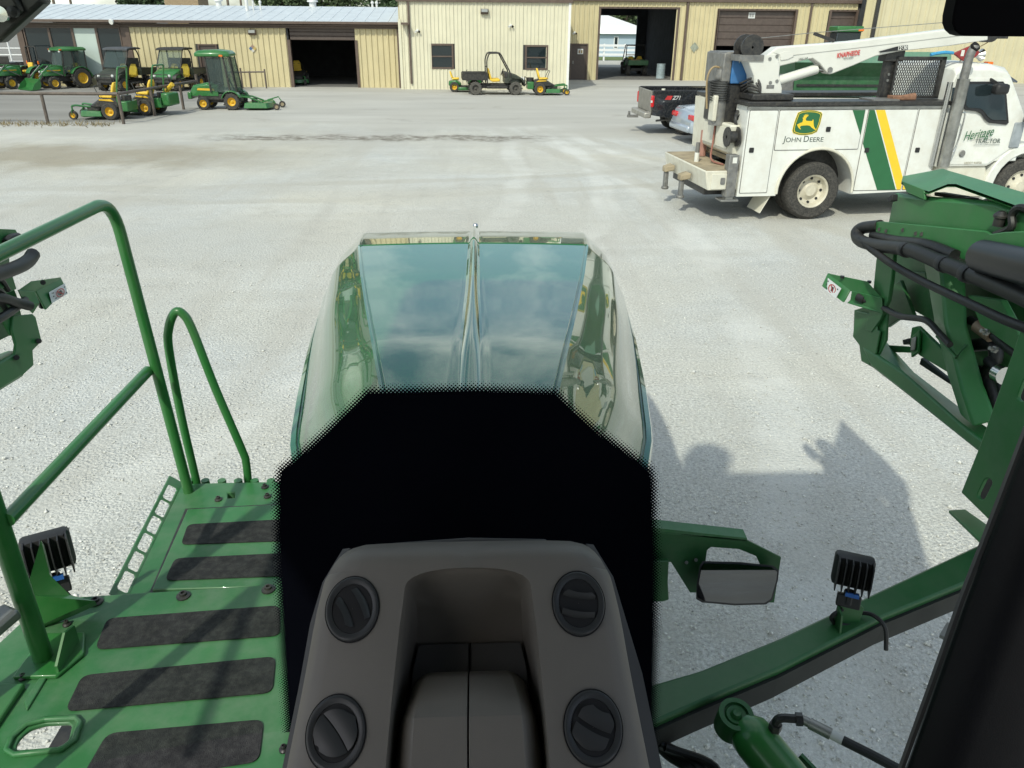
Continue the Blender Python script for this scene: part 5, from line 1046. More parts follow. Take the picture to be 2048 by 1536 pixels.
up_ = [tp(x, y, YC) for x, y in ((1540, 104), (1548, 96), (1700, 84), (1900, 60), (1962, 54), (1962, 66), (1900, 72), (1700, 96), (1560, 112))]; sidep(up_, YC - .142, YC - .13).build('boom_rib', CRW, boom, bevel=.004)
sidep([tp(x, y, YC) for x, y in ((1552, 106), (1562, 102), (1576, 104), (1580, 112), (1568, 118), (1554, 120))], YC - .146, YC - .131).build('boom_pad', CRW, boom, bevel=.004)
ex = [tp(x, y, YC - .02) for x, y in ((1740, 106), (1966, 70), (1966, 82), (1740, 112))]
dr = tp(1497, 94, YC)
MB().lathe([(.02, -.17), (.20, -.17), (.20, -.14), (.13, -.13), (.13, .13), (.20, .14), (.20, .17), (.02, .17)], (dr[0], YC, dr[1]), (0, 1, 0), 22).build('winch_drum', BLACKM, crane); MB().box(dr[0] - .22, dr[0] + .22, YC - .19, YC + .19, dr[1] - .22, dr[1] - .12).build('winch_frame', GREYST, crane)
a_, b2 = tp(1550, 164, YC), tp(1633, 138, YC); c_ = tp(1652, 140, YC)
MB().cyl((a_[0], YC, a_[1]), (b2[0], YC, b2[1]), .085, n=18).build('crane_cylinder', CRW, crane); MB().cyl((b2[0], YC, b2[1]), (c_[0], YC, c_[1]), .04).build('cylinder_rod', CHROME, crane); MB().cyl((c_[0], YC - .15, c_[1] + .01), (c_[0], YC + .15, c_[1] + .01), .045).build('pivot_pin', STEEL, boom)
for px, py in ((1531, 117), (1545, 112), (1532, 164), (1545, 161)): q = tp(px, py, YC); MB().cyl((q[0], YC - .18, q[1]), (q[0], YC - .17, q[1]), .03, n=10).build('pin_cap', STEEL, crane)
q = tp(1532, 172, YC); MB().box(q[0] - .07, q[0] + .07, YC - .175, YC - .17, q[1] - .03, q[1] + .03).build('rating_plate', GREYST, crane)
w0, w1, w2 = tp(1512, 77, YC), tp(1620, 66, YC), tp(1990, 37, YC); MB().tube([(w0[0], YC, w0[1]), (w1[0], YC, w1[1]), (w2[0], YC, w2[1])], .006, 5).build('winch_cable', STEEL, boom)
l0, l1 = tp(1628, 67, YC), tp(1668, 82, YC); MB().bar((l0[0], YC, l0[1]), (l1[0], YC, l1[1]), .04, .05).build('cable_guide', BLACKM, boom)
def btext(s_, px, py, px2, py2, size, m, sx=1.0, sh=0.0, bold=0):
    a2, c2 = tp(px, py, YC - .14), tp(px2, py2, YC - .14); dx, dz = c2[0] - a2[0], c2[1] - a2[1]
    text(s_, size, m, boom, ((a2[0] + c2[0]) / 2, YC - .146, (a2[1] + c2[1]) / 2), (dx, 0, dz), (-dz, 0, dx), sx=sx, shear=sh, bold=bold)
btext('KNAPHEIDE', 1673, 112, 1720, 105, .110, TKR, .72, .1, .002); btext('TRUCK BODY', 1685, 118, 1708, 115, .03, TKD); btext('STELLAR', 1597, 119, 1615, 116, .045, TKD, 1, .2)
nb = [tp(x, y, YC - .14) for x, y in ((1757, 103), (1793, 93), (1815, 90), (1815, 99), (1760, 105))]; sidep(nb, YC - .150, YC - .146).build('number_plate', BLACKP, boom); a2 = tp(1804, 96, YC - .14); text('12630', .085, TRW, boom, (a2[0], YC - .152, a2[1]), (1, 0, .11), (-.11, 0, 1), sx=.85, bold=.002)
# boom tip
MB().cyl((3.05, YC - .12, 3.2), (3.05, YC + .12, 3.2), .16, n=18).box(2.9, 3.4, YC - .10, YC + .10, 3.1, 3.3).build('boom_sheave', BLACKM, boom); MB().tube(bez([(3.2, YC, 3.1), (2.95, YC - .05, 2.98), (2.75, YC - .05, 2.92)]), .008, 6).build('hook_cable', mat('cable_tan', (.35, .22, .10), .6), boom)
hk = [tp(x, y, YC - .1) for x, y in ((1906, 107), (1940, 92), (1950, 91), (1958, 106), (1952, 112), (1934, 124), (1924, 121))]
hb = sidep(hk, YC - .13, YC - .07).build('hook_block', mat('hook_red', (.28, .03, .03), .45, var=.1), boom, bevel=.01); q = tp(1923, 106, YC - .1); MB().box(q[0] - .03, q[0] + .03, YC - .134, YC - .13, q[1] - .05, q[1] + .05).build('hook_label', TRW, hb)
s0_, s1_ = tp(1872, 107, YC - .1), tp(1906, 106, YC - .1); MB().tube(bez([(s0_[0] - .1, YC - .1, s0_[1] - .02), (s0_[0], YC - .1, s0_[1]), (s0_[0] + .15, YC - .12, s0_[1] + .02), (s1_[0], YC - .1, s1_[1])]), .028, 7).build('tie_strap', mat('strap_blue', (.05, .30, .55), .7), boom)
# boom rest post and perforated guard
p0, p1 = tp(1781, 108, .5), tp(1762, 205, .5)
rest = MB().box(p1[0] - .09, p1[0] + .09, .44, .56, 2.08, p0[1] + .02).box(p1[0] - .16, p1[0] + .20, .38, .62, p0[1] - .12, p0[1] + .06).build('boom_rest', BLACKM, tk, bevel=.01)
for z in (2.75, 2.5, 2.4): MB().cyl((p1[0], .43, z), (p1[0], .44, z), .025, n=8).build('rest_bolt', STEEL, rest)
gx0, gx1, gz0, gz1 = 1.36, 2.33, 2.10, 2.80
gf = MB().box(gx0, gx1, .36, .42, gz1 - .06, gz1).box(gx0, gx1, .36, .42, gz0, gz0 + .04).box(gx0, gx0 + .04, .36, .42, gz0, gz1).box(gx1 - .09, gx1, .36, .42, gz0, gz1).build('guard_frame', BLACKM, tk, bevel=.006)
ms_ = MB(); nx = 24
for k in range(-12, nx + 2):
    for s_ in (1, -1):
        x0 = gx0 + (k / nx) * 1.1; z0, z1 = gz0 + .04, gz1 - .06; x1 = x0 + s_ * (z1 - z0) * .55
        if s_ < 0: x0 += .4; x1 += .4
        if (min(x0, x1) < gx0 - .3) or max(x0, x1) > gx1 + .3: pass
        # clip to the frame
        def cl(xa_, za, xb, zb_):
            t0, t1 = 0.0, 1.0; dx = xb - xa_
            for lim, sg in ((gx0 + .03, 1), (gx1 - .08, -1)):
                fa, fb_ = sg * (xa_ - lim), sg * (xb - lim)
                if fa < 0 and fb_ < 0: return None
                if fa < 0: t0 = max(t0, fa / (fa - fb_))
                elif fb_ < 0: t1 = min(t1, fa / (fa - fb_))
            if t0 >= t1: return None
            return (xa_ + dx * t0, za + (zb_ - za) * t0, xa_ + dx * t1, za + (zb_ - za) * t1)
        c4 = cl(x0, z0, x1, z1)
        if c4: ms_.bar((c4[0], .39 + s_ * .004, c4[1]), (c4[2], .39 + s_ * .004, c4[3]), .006, .016, (0, 1, 0))
gm = ms_.build('guard_mesh', BLACKM, gf, smooth=0)
MB().box(1.30, 1.75, .15, .35, 2.09, 2.16).cyl((1.5, .2, 2.12), (1.75, .2, 2.16), .05, n=10).build('vice', mat('rusty_vice', (.25, .13, .08), .7, var=.3, sc=20), tk, bevel=.01); MB().box(.85, 1.35, .02, .5, 2.086, 2.11).build('tool_tray', GREYST, tk)
# cab
cabp = [(2.36, .92), (2.36, 2.30), (2.42, 2.52), (2.55, 2.60), (3.10, 2.60), (3.42, 2.54), (3.52, 2.46), (3.98, 1.75), (4.0, 1.0), (3.55, 1.0), (3.42, .92)]
cab = MB()
rr_ = []
for (y, k) in ((.04, .0), (.10, .05), (.25, .09), (1.2, .11), (2.15, .09), (2.30, .05), (2.36, .0)):
    rr_.append([(x - (.0 if z < 1.9 else (.0)), y if z < 1.8 else (y + (.10 if y < .2 else -.10 if y > 2.2 else 0) * min(1, (z - 1.8) / .7)), z + (k if z > 2.45 else 0)) for x, z in cabp])
cab.loft(rr_); cabo = cab.build('cab', TRW, tk, bevel=.02, smooth=40)
def slant(z): return .04 + (.10 * min(1, max(0, (z - 1.8) / .7)))
def skin(pts, out_, th, m, name, par=None):
    return MB().prism([(x, slant(z) - out_, z) for x, z in pts], (0, th, 0)).build(name, m, par or cabo, bevel=.006)
dr_ = [(2.55, .96), (2.53, 2.36), (2.60, 2.46), (3.36, 2.46), (3.46, 2.40), (3.86, 1.78), (3.86, 1.28), (3.42, .96)]
skin(dr_, .012, .02, TRW, 'cab_door')
skin([(2.66, 2.40), (3.36, 2.40), (3.42, 2.34), (3.62, 1.70), (3.58, 1.66), (3.22, 1.70), (3.12, 1.76), (3.02, 1.86), (2.92, 1.90), (2.70, 1.92), (2.64, 1.98), (2.60, 2.30)], .022, .02, BLACKP, 'window_seal')
skin([(2.70, 2.36), (3.33, 2.36), (3.38, 2.31), (3.56, 1.74), (3.26, 1.75), (3.15, 1.81), (3.05, 1.91), (2.95, 1.95), (2.74, 1.96), (2.68, 2.0), (2.65, 2.28)], .030, .012, GLASSD, 'window_pane')
skin([(2.385, 2.3), (2.50, 2.3), (2.50, 2.0), (2.385, 2.0)], .006, .01, GLASSD, 'rear_side_pane')
sidep(arc(2.83, 1.16, .13, 0, 360, 18)[:-1], .012, .03).build('door_handle', BLACKP, cabo) if False else MB().lathe([(.0, .016), (.05, .015), (.062, .0), (0, -.004)], (2.83, .018, 1.16), (0, -1, 0), 18).build('door_handle', GREYST, cabo)
text('Heritage', .235, TKG, cabo, (3.06, .022, 1.50), (1, 0, .16), (-.16, 0, 1), shear=.42, sx=.72); text('TRACTOR', .112, TKD, cabo, (3.29, .022, 1.375), (1, 0, 0), (0, 0, 1), sx=1.0); MB().box(3.02, 3.55, .0215, .0235, 1.305, 1.311).build('lettering_line', TKD, cabo); text('USDOT 910726', .055, mat('faded_print', (.40, .37, .28), .6), cabo, (3.1, .022, .985), (1, 0, 0), (0, 0, 1))
# glasshouse, hood, fender, step
MB().prism([(3.50, .22, 2.42), (3.50, 2.18, 2.42), (3.95, 2.24, 1.80), (3.95, .16, 1.80)], (.03, 0, .03)).build('windshield_pane', GLASSD, cabo)
hp = [(3.95, .95), (3.95, 1.76), (4.5, 1.70), (5.3, 1.52), (5.45, 1.30), (5.45, .85)]
rr_ = [[(x, y, z - dz) for x, z in hp] for (y, dz) in ((.42, .06), (.52, .0), (1.88, .0), (1.98, .06))]; MB().loft(rr_).build('truck_hood', TRW, tk, bevel=.03, smooth=40)
fd = arc(4.24, .55, .78, 200, -10, 16); fi = arc(4.24, .55, .60, -10, 200, 16)
sidep(fd + fi, .02, .50).build('fender', TRW, tk, bevel=.03); sidep(fd + fi, 1.9, 2.38).build('fender', TRW, tk, bevel=.03)
sidep([(2.40, .92), (3.45, .92), (3.55, .62), (3.62, .34), (2.46, .34)], .08, .55).build('fuel_tank', CREAM, tk, bevel=.05); MB().box(2.5, 3.4, .03, .10, .58, .62).build('cab_step', CREAM, tk, bevel=.01)
MB().box(5.42, 5.6, .1, 2.3, .55, .85).build('front_bumper', CHROME, tk, bevel=.03); MB().box(3.75, 3.95, .0, .1, 1.25, 1.7).build('hood_side', mat('hood_vent_grey', (.30, .33, .36), .4), tk, bevel=.02)
# exhaust stack
e0, e1, e2 = tp(1881, 333, -.12), tp(1934, 152, -.12), tp(1950, 105, -.12)
xs_ = (e0[0] + e1[0]) / 2
es = MB().cyl((xs_, -.12, e0[1]), (xs_, -.12, 2.46), .105, n=20).build('exhaust_shield', mat('worn_chrome', (.36, .36, .35), .30, .9, var=.35, sc=5, dust=.25), tk)
MB().rings([((xs_, -.12, 2.40), .072), ((xs_, -.12, 2.78), .072), ((xs_ + .02, -.12, 2.90), .072), ((xs_ + .06, -.12, 3.0), .074)], 18, cap=False).build('exhaust_pipe', GREYST, es); MB().lathe([(0, .012), (.082, .012), (.084, -.03)], (xs_ + .055, -.150, 2.985), (.15, -.75, .6), 18).build('exhaust_mouth', mat('mouth_black', (.004, .004, .004), .9), es)  # plain black disc over the pipe end
MB().cyl((xs_ - .17, -.02, e0[1]), (xs_ - .17, -.02, 2.4), .05, n=12).build('air_pipe', CHROME, tk); MB().tube(bez([(xs_ + .13, -.12, 1.9), (xs_ + .19, -.12, 1.86), (xs_ + .19, -.12, 1.5), (xs_ + .15, -.12, 1.25), (xs_ + .10, -.12, 1.2)]), .014, 7).build('grab_handle', CHROME, es)
# roof fittings
q = (3.0, .45)
hn = MB().rings([((2.62, .5, 2.80), .02), ((2.92, .5, 2.81), .024), ((3.02, .5, 2.82), .05), ((3.10, .5, 2.825), .11)], 16).build('air_horn', CHROME, tk); MB().box(2.7, 2.74, .48, .52, 2.68, 2.8).box(2.9, 2.94, .48, .52, 2.68, 2.8).build('horn_foot', CHROME, hn)
ml = MB().box(2.95, 3.2, .3, .42, 2.655, 2.70).build('marker_lamp', CHROME, tk, bevel=.01); MB().box(3.12, 3.22, .29, .43, 2.66, 2.72).build('amber_lens', ORANGE, ml, bevel=.015)
MB().prism([(3.42, .25, 2.56), (3.72, .20, 2.40), (3.72, 2.2, 2.40), (3.42, 2.15, 2.56)], (0, 0, -.03)).build('sun_visor', mat('visor_blue_grey', (.06, .075, .11), .3, coat=.3), cabo)
mr = MB().box(3.02, 3.28, -.22, -.04, 2.20, 2.38).build('door_mirror', BLACKP, tk, bevel=.05); MB().bar((3.14, -.1, 2.36), (3.1, .12, 2.44), .03, .04).build('mirror_arm', BLACKP, mr)
MB().box(3.82, 3.98, -.2, -.05, 1.7, 1.95).build('fender_mirror', BLACKP, tk, bevel=.04)
# the blue welder on its stand (not part of the truck)
wd = thing('welder', 'blue engine welder standing on the rear of the service truck', 'welder', (TX, TY_, 0), TA)
WBL = mat('welder_blue', (.035, .16, .40), .4, var=.08, dust=.12)
wb_ = MB().box(-1.60, -1.12, .62, 1.5, 2.335, 2.82).build('casing', WBL, wd, bevel=.02); MB().box(-1.76, -1.60, .64, 1.48, 2.335, 2.84).build('control_panel', GREYST, wd, bevel=.02); text('Miller', .085, TRW, wd, (-1.40, .612, 2.70), (1, 0, 0), (0, 0, 1), shear=.2)
MB().box(-1.72, -1.14, .65, 1.48, 2.82, 2.855).build('lid', GREYST, wd, bevel=.01)
# green hopper wagon standing behind the truck
hw = thing('hopper_wagon', 'faded green steel hopper wagon behind the service truck', 'wagon', (10.5, 20, 0), world=True)
YH = 19.6
HG = mat('hopper_green', (.030, .12, .045), .5, var=.2, sc=3, dust=.25, dcol=(.25, .30, .24))
h0, h1 = at(1590, 135, YH), at(1780, 128, YH)
f_ = MB(); xl, xr, zt_ = h0.x, h1.x + 1.3, 2.62
f_.loft([[(xl + .1, YH, 1.25), (xr, YH, 1.25), (xr, YH + 2.2, 1.25), (xl + .1, YH + 2.2, 1.25)], [(xl + .0, YH, 2.18), (xr, YH, 2.18), (xr, YH + 2.2, 2.18), (xl + .0, YH + 2.2, 2.18)], [(xl + .0, YH - .02, 2.2), (xr, YH - .02, 2.2), (xr, YH + 2.22, 2.2), (xl, YH + 2.22, 2.2)], [(xl - .15, YH - .35, 2.5), (xr, YH - .35, 2.5), (xr, YH + 2.6, 2.5), (xl - .15, YH + 2.6, 2.5)]]); f_.build('hopper', HG, hw)
MB().prism([(xl - .15, YH - .35, 2.5), (xl + .12, YH - .25, 2.72), (xr, YH - .25, 2.72), (xr, YH - .35, 2.5)], (0, .02, .02)).build('top_flange', mat('hopper_green_pale', (.10, .22, .15), .5, var=.12, dust=.2), hw)
MB().box(xl + .1, xr, YH - .03, YH - .0, 1.95, 2.0).build('side_rib', BLACKM, hw); MB().prism([(xl - .45, YH, 1.35), (xl + .08, YH, 1.35), (xl + .02, YH, 2.2), (xl - .2, YH, 2.2)], (0, .5, 0)).build('chute', GREYST, hw)
for x in (xl + .6, xr - .6): wheel(hw, x, YH + .3, .42, .3, .22, YEL, -1); wheel(hw, x, YH + 1.9, .42, .3, .22, YEL, 1)
MB().box(xl + .2, xr - .2, YH + .4, YH + 1.8, .7, 1.25).build('frame', BLACKM, hw)
# ------------------------------------------------------------------ machines in the yard
PGR = mat('machine_green', (.022, .15, .035), .35, var=.08, sc=4, coat=.3, dust=.12)
SEATY = mat('seat_yellow', (.80, .52, .05), .55, var=.06)
OLIVE = mat('dark_olive', (.022, .030, .020), .5, var=.12, coat=.1, dust=.15)
SHADE = mat('machine_black', (.018, .018, .019), .5, var=.2, dust=.2)
DTYRE = mat('dusty_tyre', (.075, .072, .066), .9, var=.25, sc=12, dust=.5, dcol=(.22, .20, .17))
HEADL = mat('headlamp', (.65, .66, .65), .12, var=.05, coat=.8)
def sym(par, name, m, fn, bevel=0):
    for s_ in (1, -1): fn(s_).build(name, m, par, bevel=bevel)
def utv(label, loc, rz, hoodm=PGR, roofm=None, shield=False, seatm=SEATY, tyre=TYRE, rimm=YEL, bedm=OLIVE, group='utility vehicles around the yard', roll=True):
    t = thing('utility_vehicle', label, 'utility vehicle', loc, rz, group)
    for x in (0, 2.0):
        for s_ in (1, -1): wheel(t, x, s_ * .58, .31, .26, .16, rimm, s_, tyre=tyre, lugs=16, dish=.4)
    MB().box(-.3, 2.25, -.42, .42, .30, .50).box(.55, 1.6, -.68, .68, .30, .42).build('chassis', SHADE, t, bevel=.02)
    bed = MB().box(-.62, .62, -.68, .68, .68, .74).box(-.62, .62, -.70, -.65, .70, 1.0).box(-.62, .62, .65, .70, .70, 1.0).box(.57, .62, -.65, .65, .74, 1.02).build('cargo_bed', bedm, t, bevel=.015)
    MB().box(-.66, -.62, -.68, .68, .70, 1.0).build('tailgate', bedm, bed, bevel=.01); MB().tube([(-.62, -.7, 1.01), (.6, -.7, 1.01)], .02, 6).build('bed_rail', SHADE, bed); MB().tube([(-.62, .7, 1.01), (.6, .7, 1.01)], .02, 6).build('bed_rail', SHADE, bed)
    MB().loft([[(x, y, z) for y, z in ((-w_, zl), (-w_ * .96, zh - .05), (-w_ * .8, zh), (w_ * .8, zh), (w_ * .96, zh - .05), (w_, zl))] for x, w_, zl, zh in ((1.45, .62, .55, 1.05), (1.75, .64, .55, 1.02), (2.1, .60, .55, .90), (2.38, .52, .55, .74), (2.44, .46, .52, .66))]).build('front_hood', hoodm, t, smooth=40, bevel=.01)
    for s_ in (1, -1): sidep([(1.62, .62)] + arc(2.0, .42, .40, 150, 20, 8) + [(2.38, .62), (2.3, .74), (1.7, .80)], s_ * .52, s_ * .72).build('front_fender', SHADE if hoodm is PGR else hoodm, t, bevel=.02); sidep([(-.40, .56)] + arc(0, .36, .42, 160, 20, 8) + [(.42, .56), (.36, .70), (-.4, .70)], s_ * .52, s_ * .71).build('rear_fender', SHADE, t, bevel=.02)
    MB().box(2.40, 2.50, -.50, .50, .40, .66).build('bumper', SHADE, t, bevel=.03); bg_ = MB().tube(fillet([(2.42, -.46, .4), (2.58, -.42, .55), (2.56, -.42, .80), (2.56, .42, .80), (2.58, .42, .55), (2.42, .46, .4)], .08), .022, 7).tube([(2.57, -.42, .62), (2.57, .42, .62)], .018, 6).build('brush_guard', SHADE, t, smooth=60)
    for s_ in (1, -1): MB().lathe([(.0, .03), (.05, .025), (.075, .0), (.075, -.04)], (2.43, s_ * .40, .73), (1, 0, .1), 12).build('headlight', HEADL, t)
    for s_ in (1, -1): st_ = MB().loft([[(x, s_ * .30 + y, z) for y in (-.24, .24)] + [(x2, s_ * .30 + y, z2) for y in (.24, -.24)] for x, z, x2, z2 in ((1.22, .62, 1.22, .74), (.86, .60, .84, .73), (.74, .66, .66, .74))]).build('seat', seatm, t, bevel=.03); MB().loft([[(.84 - .0, s_ * .30 - .23, .70), (.84, s_ * .30 + .23, .70), (.72, s_ * .30 + .23, .70), (.72, s_ * .30 - .23, .70)], [(.74, s_ * .30 - .22, 1.0), (.74, s_ * .30 + .22, 1.0), (.64, s_ * .30 + .22, 1.0), (.64, s_ * .30 - .22, 1.0)], [(.68, s_ * .30 - .12, 1.22), (.68, s_ * .30 + .12, 1.22), (.61, s_ * .30 + .12, 1.22), (.61, s_ * .30 - .12, 1.22)]]).build('seat_back', seatm, t, bevel=.03)
    MB().tube([(1.40 + .06 * math.sin(a), .30 + .17 * math.cos(a), 1.02 + .15 * math.sin(a)) for a in [2 * math.pi * k / 16 for k in range(17)]], .016, 6).cyl((1.40, .30, 1.02), (1.62, .30, .85), .02).build('steering_wheel', SHADE, t)
    MB().box(1.42, 1.60, -.62, .62, .80, 1.06).build('dash', SHADE, t, bevel=.03)
    if roll:
        for s_ in (1, -1): MB().tube(fillet([(.58, s_ * .66, .5), (.56, s_ * .66, 1.62), (.68, s_ * .62, 1.92), (1.22, s_ * .62, 1.92), (1.72, s_ * .66, 1.05), (1.74, s_ * .66, .6)], .12), .032, 8).build('roll_bar', SHADE, t, smooth=60)
        for x, z in ((.66, 1.90), (1.22, 1.92), (.56, 1.30)): MB().cyl((x, -.63, z), (x, .63, z), .028, n=8).build('cross_tube', SHADE, t)
        MB().box(.56, .60, -.6, .6, 1.05, 1.5).build('rear_screen', SHADE, t) if roofm else None
    if roofm: MB().loft([[(x, y, z + .03 * (1 - (y / .72) ** 2)) for y in (-.72, -.5, 0, .5, .72)] + [(x, y, z - .05) for y in (.72, .5, 0, -.5, -.72)] for x, z in ((.42, 1.95), (.5, 1.99), (1.1, 2.0), (1.36, 1.96), (1.42, 1.92))]).build('roof', roofm, t, smooth=40)
    if shield: MB().prism([(1.30, -.60, 1.86), (1.30, .60, 1.86), (1.70, .62, 1.08), (1.70, -.62, 1.08)], (.012, 0, .008)).build('windshield', GLASSC, t)
    return t
def tractor(label, loc, rz, cabin, group='compact tractors with front loaders'):
    t = thing('compact_tractor', label, 'tractor', loc, rz, group)
    for s_ in (1, -1): wheel(t, 0, s_ * .62, .56, .36, .30, YEL, s_, lugs=22, dish=.5); wheel(t, 1.62, s_ * .52, .34, .24, .19, YEL, s_, lugs=18, dish=.4)
    MB().box(-.35, 1.9, -.22, .22, .38, .72).cyl((1.62, -.5, .34), (1.62, .5, .34), .06).cyl((0, -.6, .56), (0, .6, .56), .1).build('chassis', SHADE, t, bevel=.03)
    hd_ = MB().loft([[(x, y, z) for y, z in ((-w_, .72), (-w_, zh - .12), (-w_ * .75, zh), (w_ * .75, zh), (w_, zh - .12), (w_, .72))] for x, w_, zh in ((.72, .31, 1.24), (1.2, .31, 1.20), (1.7, .29, 1.12), (1.95, .26, 1.02), (2.02, .22, .88))]).build('engine_hood', PGR, t, smooth=40, bevel=.01)
    MB().box(1.98, 2.05, -.21, .21, .62, .90).build('grille', SHADE, hd_, bevel=.02)
    for s_ in (1, -1): MB().lathe([(0, .03), (.05, .02), (.06, -.02)], (2.0, s_ * .17, .94), (1, 0, 0), 12).build('headlight', HEADL, hd_); MB().box(1.0, 1.8, s_ * .315 - .004, s_ * .315 + .004, .98, 1.04).build('side_stripe', YEL, hd_)
    for s_ in (1, -1): sidep(arc(0, .56, .64, 175, 25, 12) + arc(0, .56, .60, 25, 175, 12), s_ * .40, s_ * .80).build('rear_fender', PGR, t, bevel=.02)
    MB().box(-.1, .9, -.42, .42, .66, .76).build('floor', SHADE, t); MB().box(-.10, .34, -.22, .22, .84, .98).box(-.20, -.06, -.22, .22, .92, 1.38).build('seat', SEATY, t, bevel=.05)
    if cabin:
        for (x0, x1) in ((-.42, -.50), (.98, .80)):
            for s_ in (1, -1): MB().bar((x0, s_ * .62, .78), (x1, s_ * .58, 2.08), .06, .06).build('cab_post', SHADE, t)
        for s_ in (1, -1): MB().bar((.30, s_ * .64, .78), (.25, s_ * .59, 2.08), .05, .05).build('cab_post', SHADE, t); MB().prism([(-.40, s_ * .61, .85), (.28, s_ * .62, .85), (.25, s_ * .575, 2.05), (-.47, s_ * .57, 2.05)], (0, .01, 0)).build('window_pane', GLASSC, t); MB().prism([(.32, s_ * .62, .85), (.95, s_ * .61, .85), (.80, s_ * .57, 2.05), (.27, s_ * .575, 2.05)], (0, .01, 0)).build('door_pane', GLASSC, t)
        MB().prism([(.98, -.56, 1.22), (.98, .56, 1.22), (.82, .54, 2.05), (.82, -.54, 2.05)], (.01, 0, 0)).build('windshield', GLASSC, t); MB().box(-.46, -.43, -.55, .55, 1.2, 2.0).build('rear_pane', GLASSC, t)
        MB().loft([[(x, y, z) for y, z in ((-w_, 2.06), (-w_, 2.16), (-w_ * .8, zt), (w_ * .8, zt), (w_, 2.16), (w_, 2.06))] for x, w_, zt in ((-.62, .60, 2.20), (-.5, .66, 2.25), (.4, .67, 2.28), (.85, .64, 2.24), (.98, .58, 2.16))]).build('cab_roof', PGR, t, smooth=40, bevel=.02)
        for s_ in (1, -1): MB().box(.86, .98, s_ * .62 - .05, s_ * .62 + .05, 2.10, 2.16).build('amber_lamp', ORANGE, t, bevel=.01); MB().lathe([(0, .03), (.05, .02), (.06, -.04)], (.98, s_ * .55, 2.02), (1, 0, 0), 10).build('work_lamp', HEADL, t)
    else:
        MB().tube(fillet([(-.30, -.48, .8), (-.34, -.48, 2.25), (-.34, .48, 2.25), (-.30, .48, .8)], .15), .035, 8).build('roll_bar', SHADE, t, smooth=60)
        for s_ in (1, -1): MB().box(-.34, -.26, s_ * .54 - .04, s_ * .54 + .04, 1.28, 1.46).build('amber_lamp', ORANGE, t, bevel=.01)
        MB().tube([(.52 + .05 * math.sin(a), .17 * math.cos(a), 1.26 + .15 * math.sin(a)) for a in [2 * math.pi * k / 14 for k in range(15)]], .016, 6).cyl((.52, 0, 1.26), (.72, 0, 1.0), .03).build('steering_wheel', SHADE, t)
    # loader
    for s_ in (1, -1):
        ar = MB().tube([(.85, s_ * .42, .7), (.85, s_ * .44, 1.22), (1.55, s_ * .46, 1.30), (2.15, s_ * .48, .92), (2.5, s_ * .48, .42)], .045, 6).build('loader_arm', PGR, t); MB().cyl((1.0, s_ * .46, .72), (1.75, s_ * .47, 1.1), .03).cyl((1.75, s_ * .47, 1.28), (2.4, s_ * .48, .72), .025).build('loader_cylinder', STEEL, ar)
    bk_ = [(2.55, .60), (2.52, .30), (2.62, .10), (2.85, .04), (3.15, .03), (3.15, .05), (2.86, .07), (2.66, .13), (2.57, .30), (2.60, .60)]
    b_ = sidep(bk_, -.80, .80).build('bucket', PGR, t)
    for s_ in (1, -1): sidep([(2.55, .60), (2.52, .30), (2.62, .08), (2.85, .04), (3.12, .03), (2.9, .35)], s_ * .80, s_ * .815).build('bucket_side', PGR, b_)
    MB().box(2.53, 2.60, -.8, .8, .56, .62).build('bucket_lip', PGR, b_)
    return t
